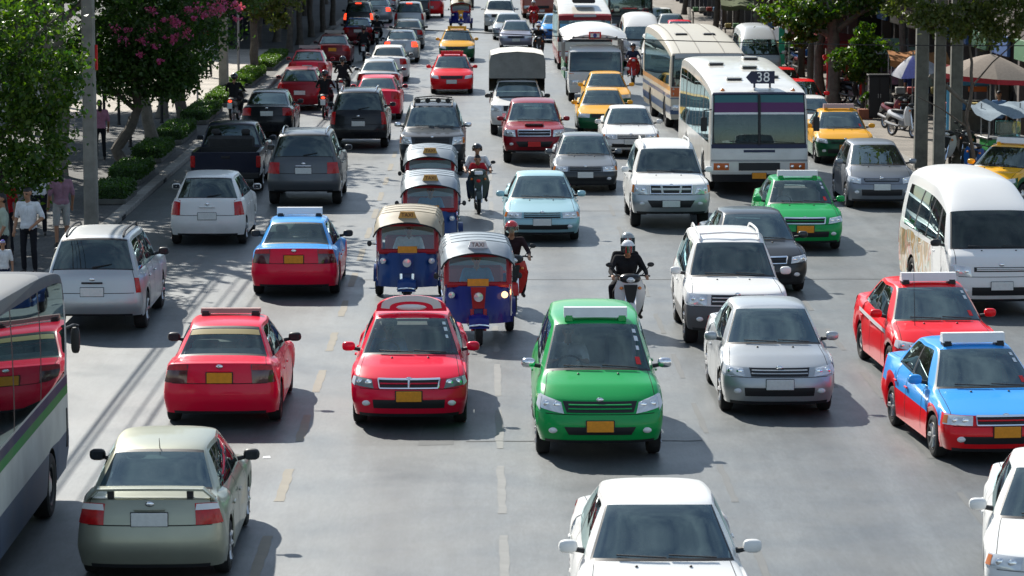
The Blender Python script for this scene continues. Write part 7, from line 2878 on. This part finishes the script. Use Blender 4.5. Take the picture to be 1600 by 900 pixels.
g = MB(); g.box((0, -.02, zt - .18), (1.0, .55, .26), 0, b=.03); g.build('top', [plain('stand_blue', (.05, .22, .38), .4)], t)
g = MB(); g.box((.08, -.29, zt - .42), (.6, .04, .16), 0, b=.01); g.build('front_board', [M_ORNG], t)
for x in (-.45, .45):
    g = MB(); g.tube([(x, 0, .9), (x, 0, zt - .2)], .025, 6); g.build('post', [M_HUB], t)
b = G(1482, 232, .13)
g = MB(); g.box((0, 0, .95), (.16, .06, 1.85), 0, b=.01); g.box((0, .06, .04), (.2, .2, .08), 0)
tag(g.build('blue_panel', [plain('panel_blue', (.08, .34, .55), .5, var=.1)], loc=b), 'narrow upright light blue panel behind the concrete posts', 'sign')
# parked motorcycles
for i, (lb, px, py, rz, col) in enumerate((('silver white motorcycle parked facing the dark cabinet', 1410, 214, 205, C_MWHITE), ('dark red motorcycle parked behind the silver white one', 1396, 202, 200, C_MAROON), ('white motorcycle parked at the foot of the concrete posts', 1478, 262, 160, C_MWHITE), ('black motorcycle parked between the posts and the cart', 1507, 262, 165, C_MBLK))):
    motorcycle('motorcycle', lb, G(px, py, .13), R(rz), col, C_MBLK, group='motorcycles parked on the right pavement', lean=R(-7))
# more clutter farther along the right pavement
M_TARPS = [cloth('dark_red_tarp', (.20, .03, .03)), cloth('dull_blue_tarp', (.06, .10, .18)), cloth('olive_tarp', (.10, .12, .06)), cloth('dun_tarp', (.28, .25, .20)), cloth('faded_orange_tarp', (.36, .16, .06))]
LBT = ['dark red tarpaulin stall beyond the thick trunk', 'dull blue tarpaulin stall past the white pointed canopy', 'olive tarpaulin stall in the far shade', 'dun tarpaulin stall farthest along the right', 'faded orange tarpaulin stall behind the mint awning', 'second dark red tarpaulin stall behind the cream umbrella']
for i_, (x_, y_) in enumerate(((13.9, 118), (13.6, 137), (13.4, 158), (13.4, 182), (14.9, 104), (15.3, 96))):
    t = thing('market_stall', LBT[i_], 'stall', (x_, y_, .13), R(random.uniform(-6, 6)), 'tarpaulin stalls on the right pavement')
    g = MB()
    rows = [[(lerp(-1.0, 1.0, j / 8), lerp(-.8, .8, k / 5), 2.0 + .25 * k / 5 - .08 * math.sin(math.pi * 2 * j / 8) ** 2) for j in range(9)] for k in range(6)]
    g.grid(rows); g.grid([rows[0], [(p[0], p[1] - .02, p[2] - .2 - .04 * (q % 2)) for q, p in enumerate(rows[0])]])
    g.build('tarpaulin', [M_TARPS[i_ % 5]], t)
    for sx in (-.95, .95):
        for sy in (-.75, .75):
            g = MB(); g.tube([(sx, sy, 0), (sx, sy, 2.0 + (.2 if sy > 0 else -.03))], .022, 6); g.build('post', [M_HUB], t)
    g = MB(); g.box((0, 0, .78), (1.7, .9, .06), 0, b=.01); tb = g.build('table', [M_BARK], t)
    for sx in (-.75, .75):
        g = MB(); g.box((sx, 0, .38), (.06, .8, .74), 0); g.build('table_leg', [M_BARK], tb)
    for k in range(4):
        g = MB(); g.box((-.6 + .4 * k, -.1, .93), (.32, .5, .22), 0, b=.02)
        tag(g.build('goods_crate', [plain('goods_%d' % (k + i_), ((.35, .05, .04), (.04, .15, .3), (.35, .28, .08), (.1, .25, .1), (.3, .3, .28))[(k + i_) % 5], .6, var=.3)], loc=Matrix.Translation(Vector((x_, y_, .13))).to_translation() + Vector((-.0, 0, 0)), rot=(0, 0, t.rotation_euler[2])), ('red', 'blue', 'mustard', 'green', 'pale grey')[(k + i_) % 5] + ' goods crate on the table of the ' + ' '.join(LBT[i_].split()[:4]), 'crate', 'goods crates on the stall tables')
for i_, (lb, px, py, rz, col) in enumerate((('maroon motorcycle parked beyond the red post', 1262, 120, 215, C_MAROON), ('blue motorcycle parked beyond the red post', 1254, 112, 210, C_BLUED), ('black motorcycle parked under the white pointed canopy', 1244, 104, 212, C_MBLK), ('red motorcycle parked by the thick trunk', 1318, 158, 200, C_MRED), ('black motorcycle parked by the thick trunk', 1330, 164, 205, C_MBLK), ('blue motorcycle parked against the cart', 1520, 285, 160, C_BLUED))):
    motorcycle('motorcycle', lb, G(px, py, .13), R(rz), col, C_MBLK, group='motorcycles parked on the right pavement', lean=R(-7))
for (lb, px, py, sh) in (('person in white shopping past the teal banner', 1212, 92, SH_WHITE), ('person in black at the dark red stall', 1308, 132, SH_BLACK), ('person in blue under the large cream umbrella', 1560, 232, SH_BLUE), ('person in pale green at the faded orange stall', 1452, 176, SH_OLIVE)):
    ped(lb, px, py, random.uniform(120, 240), sh, TR_BLACK, voxel=.028)
# scrap of litter
g = MB(); g.add([(-.05, -.03, .006), (.06, -.02, .006), (.05, .03, .03), (-.04, .04, .02)], [(0, 1, 2, 3)])
tag(g.build('paper_scrap', [M_WHITE], loc=G(416, 716)), 'small white paper scrap lying beside the yellow dashes', 'litter')
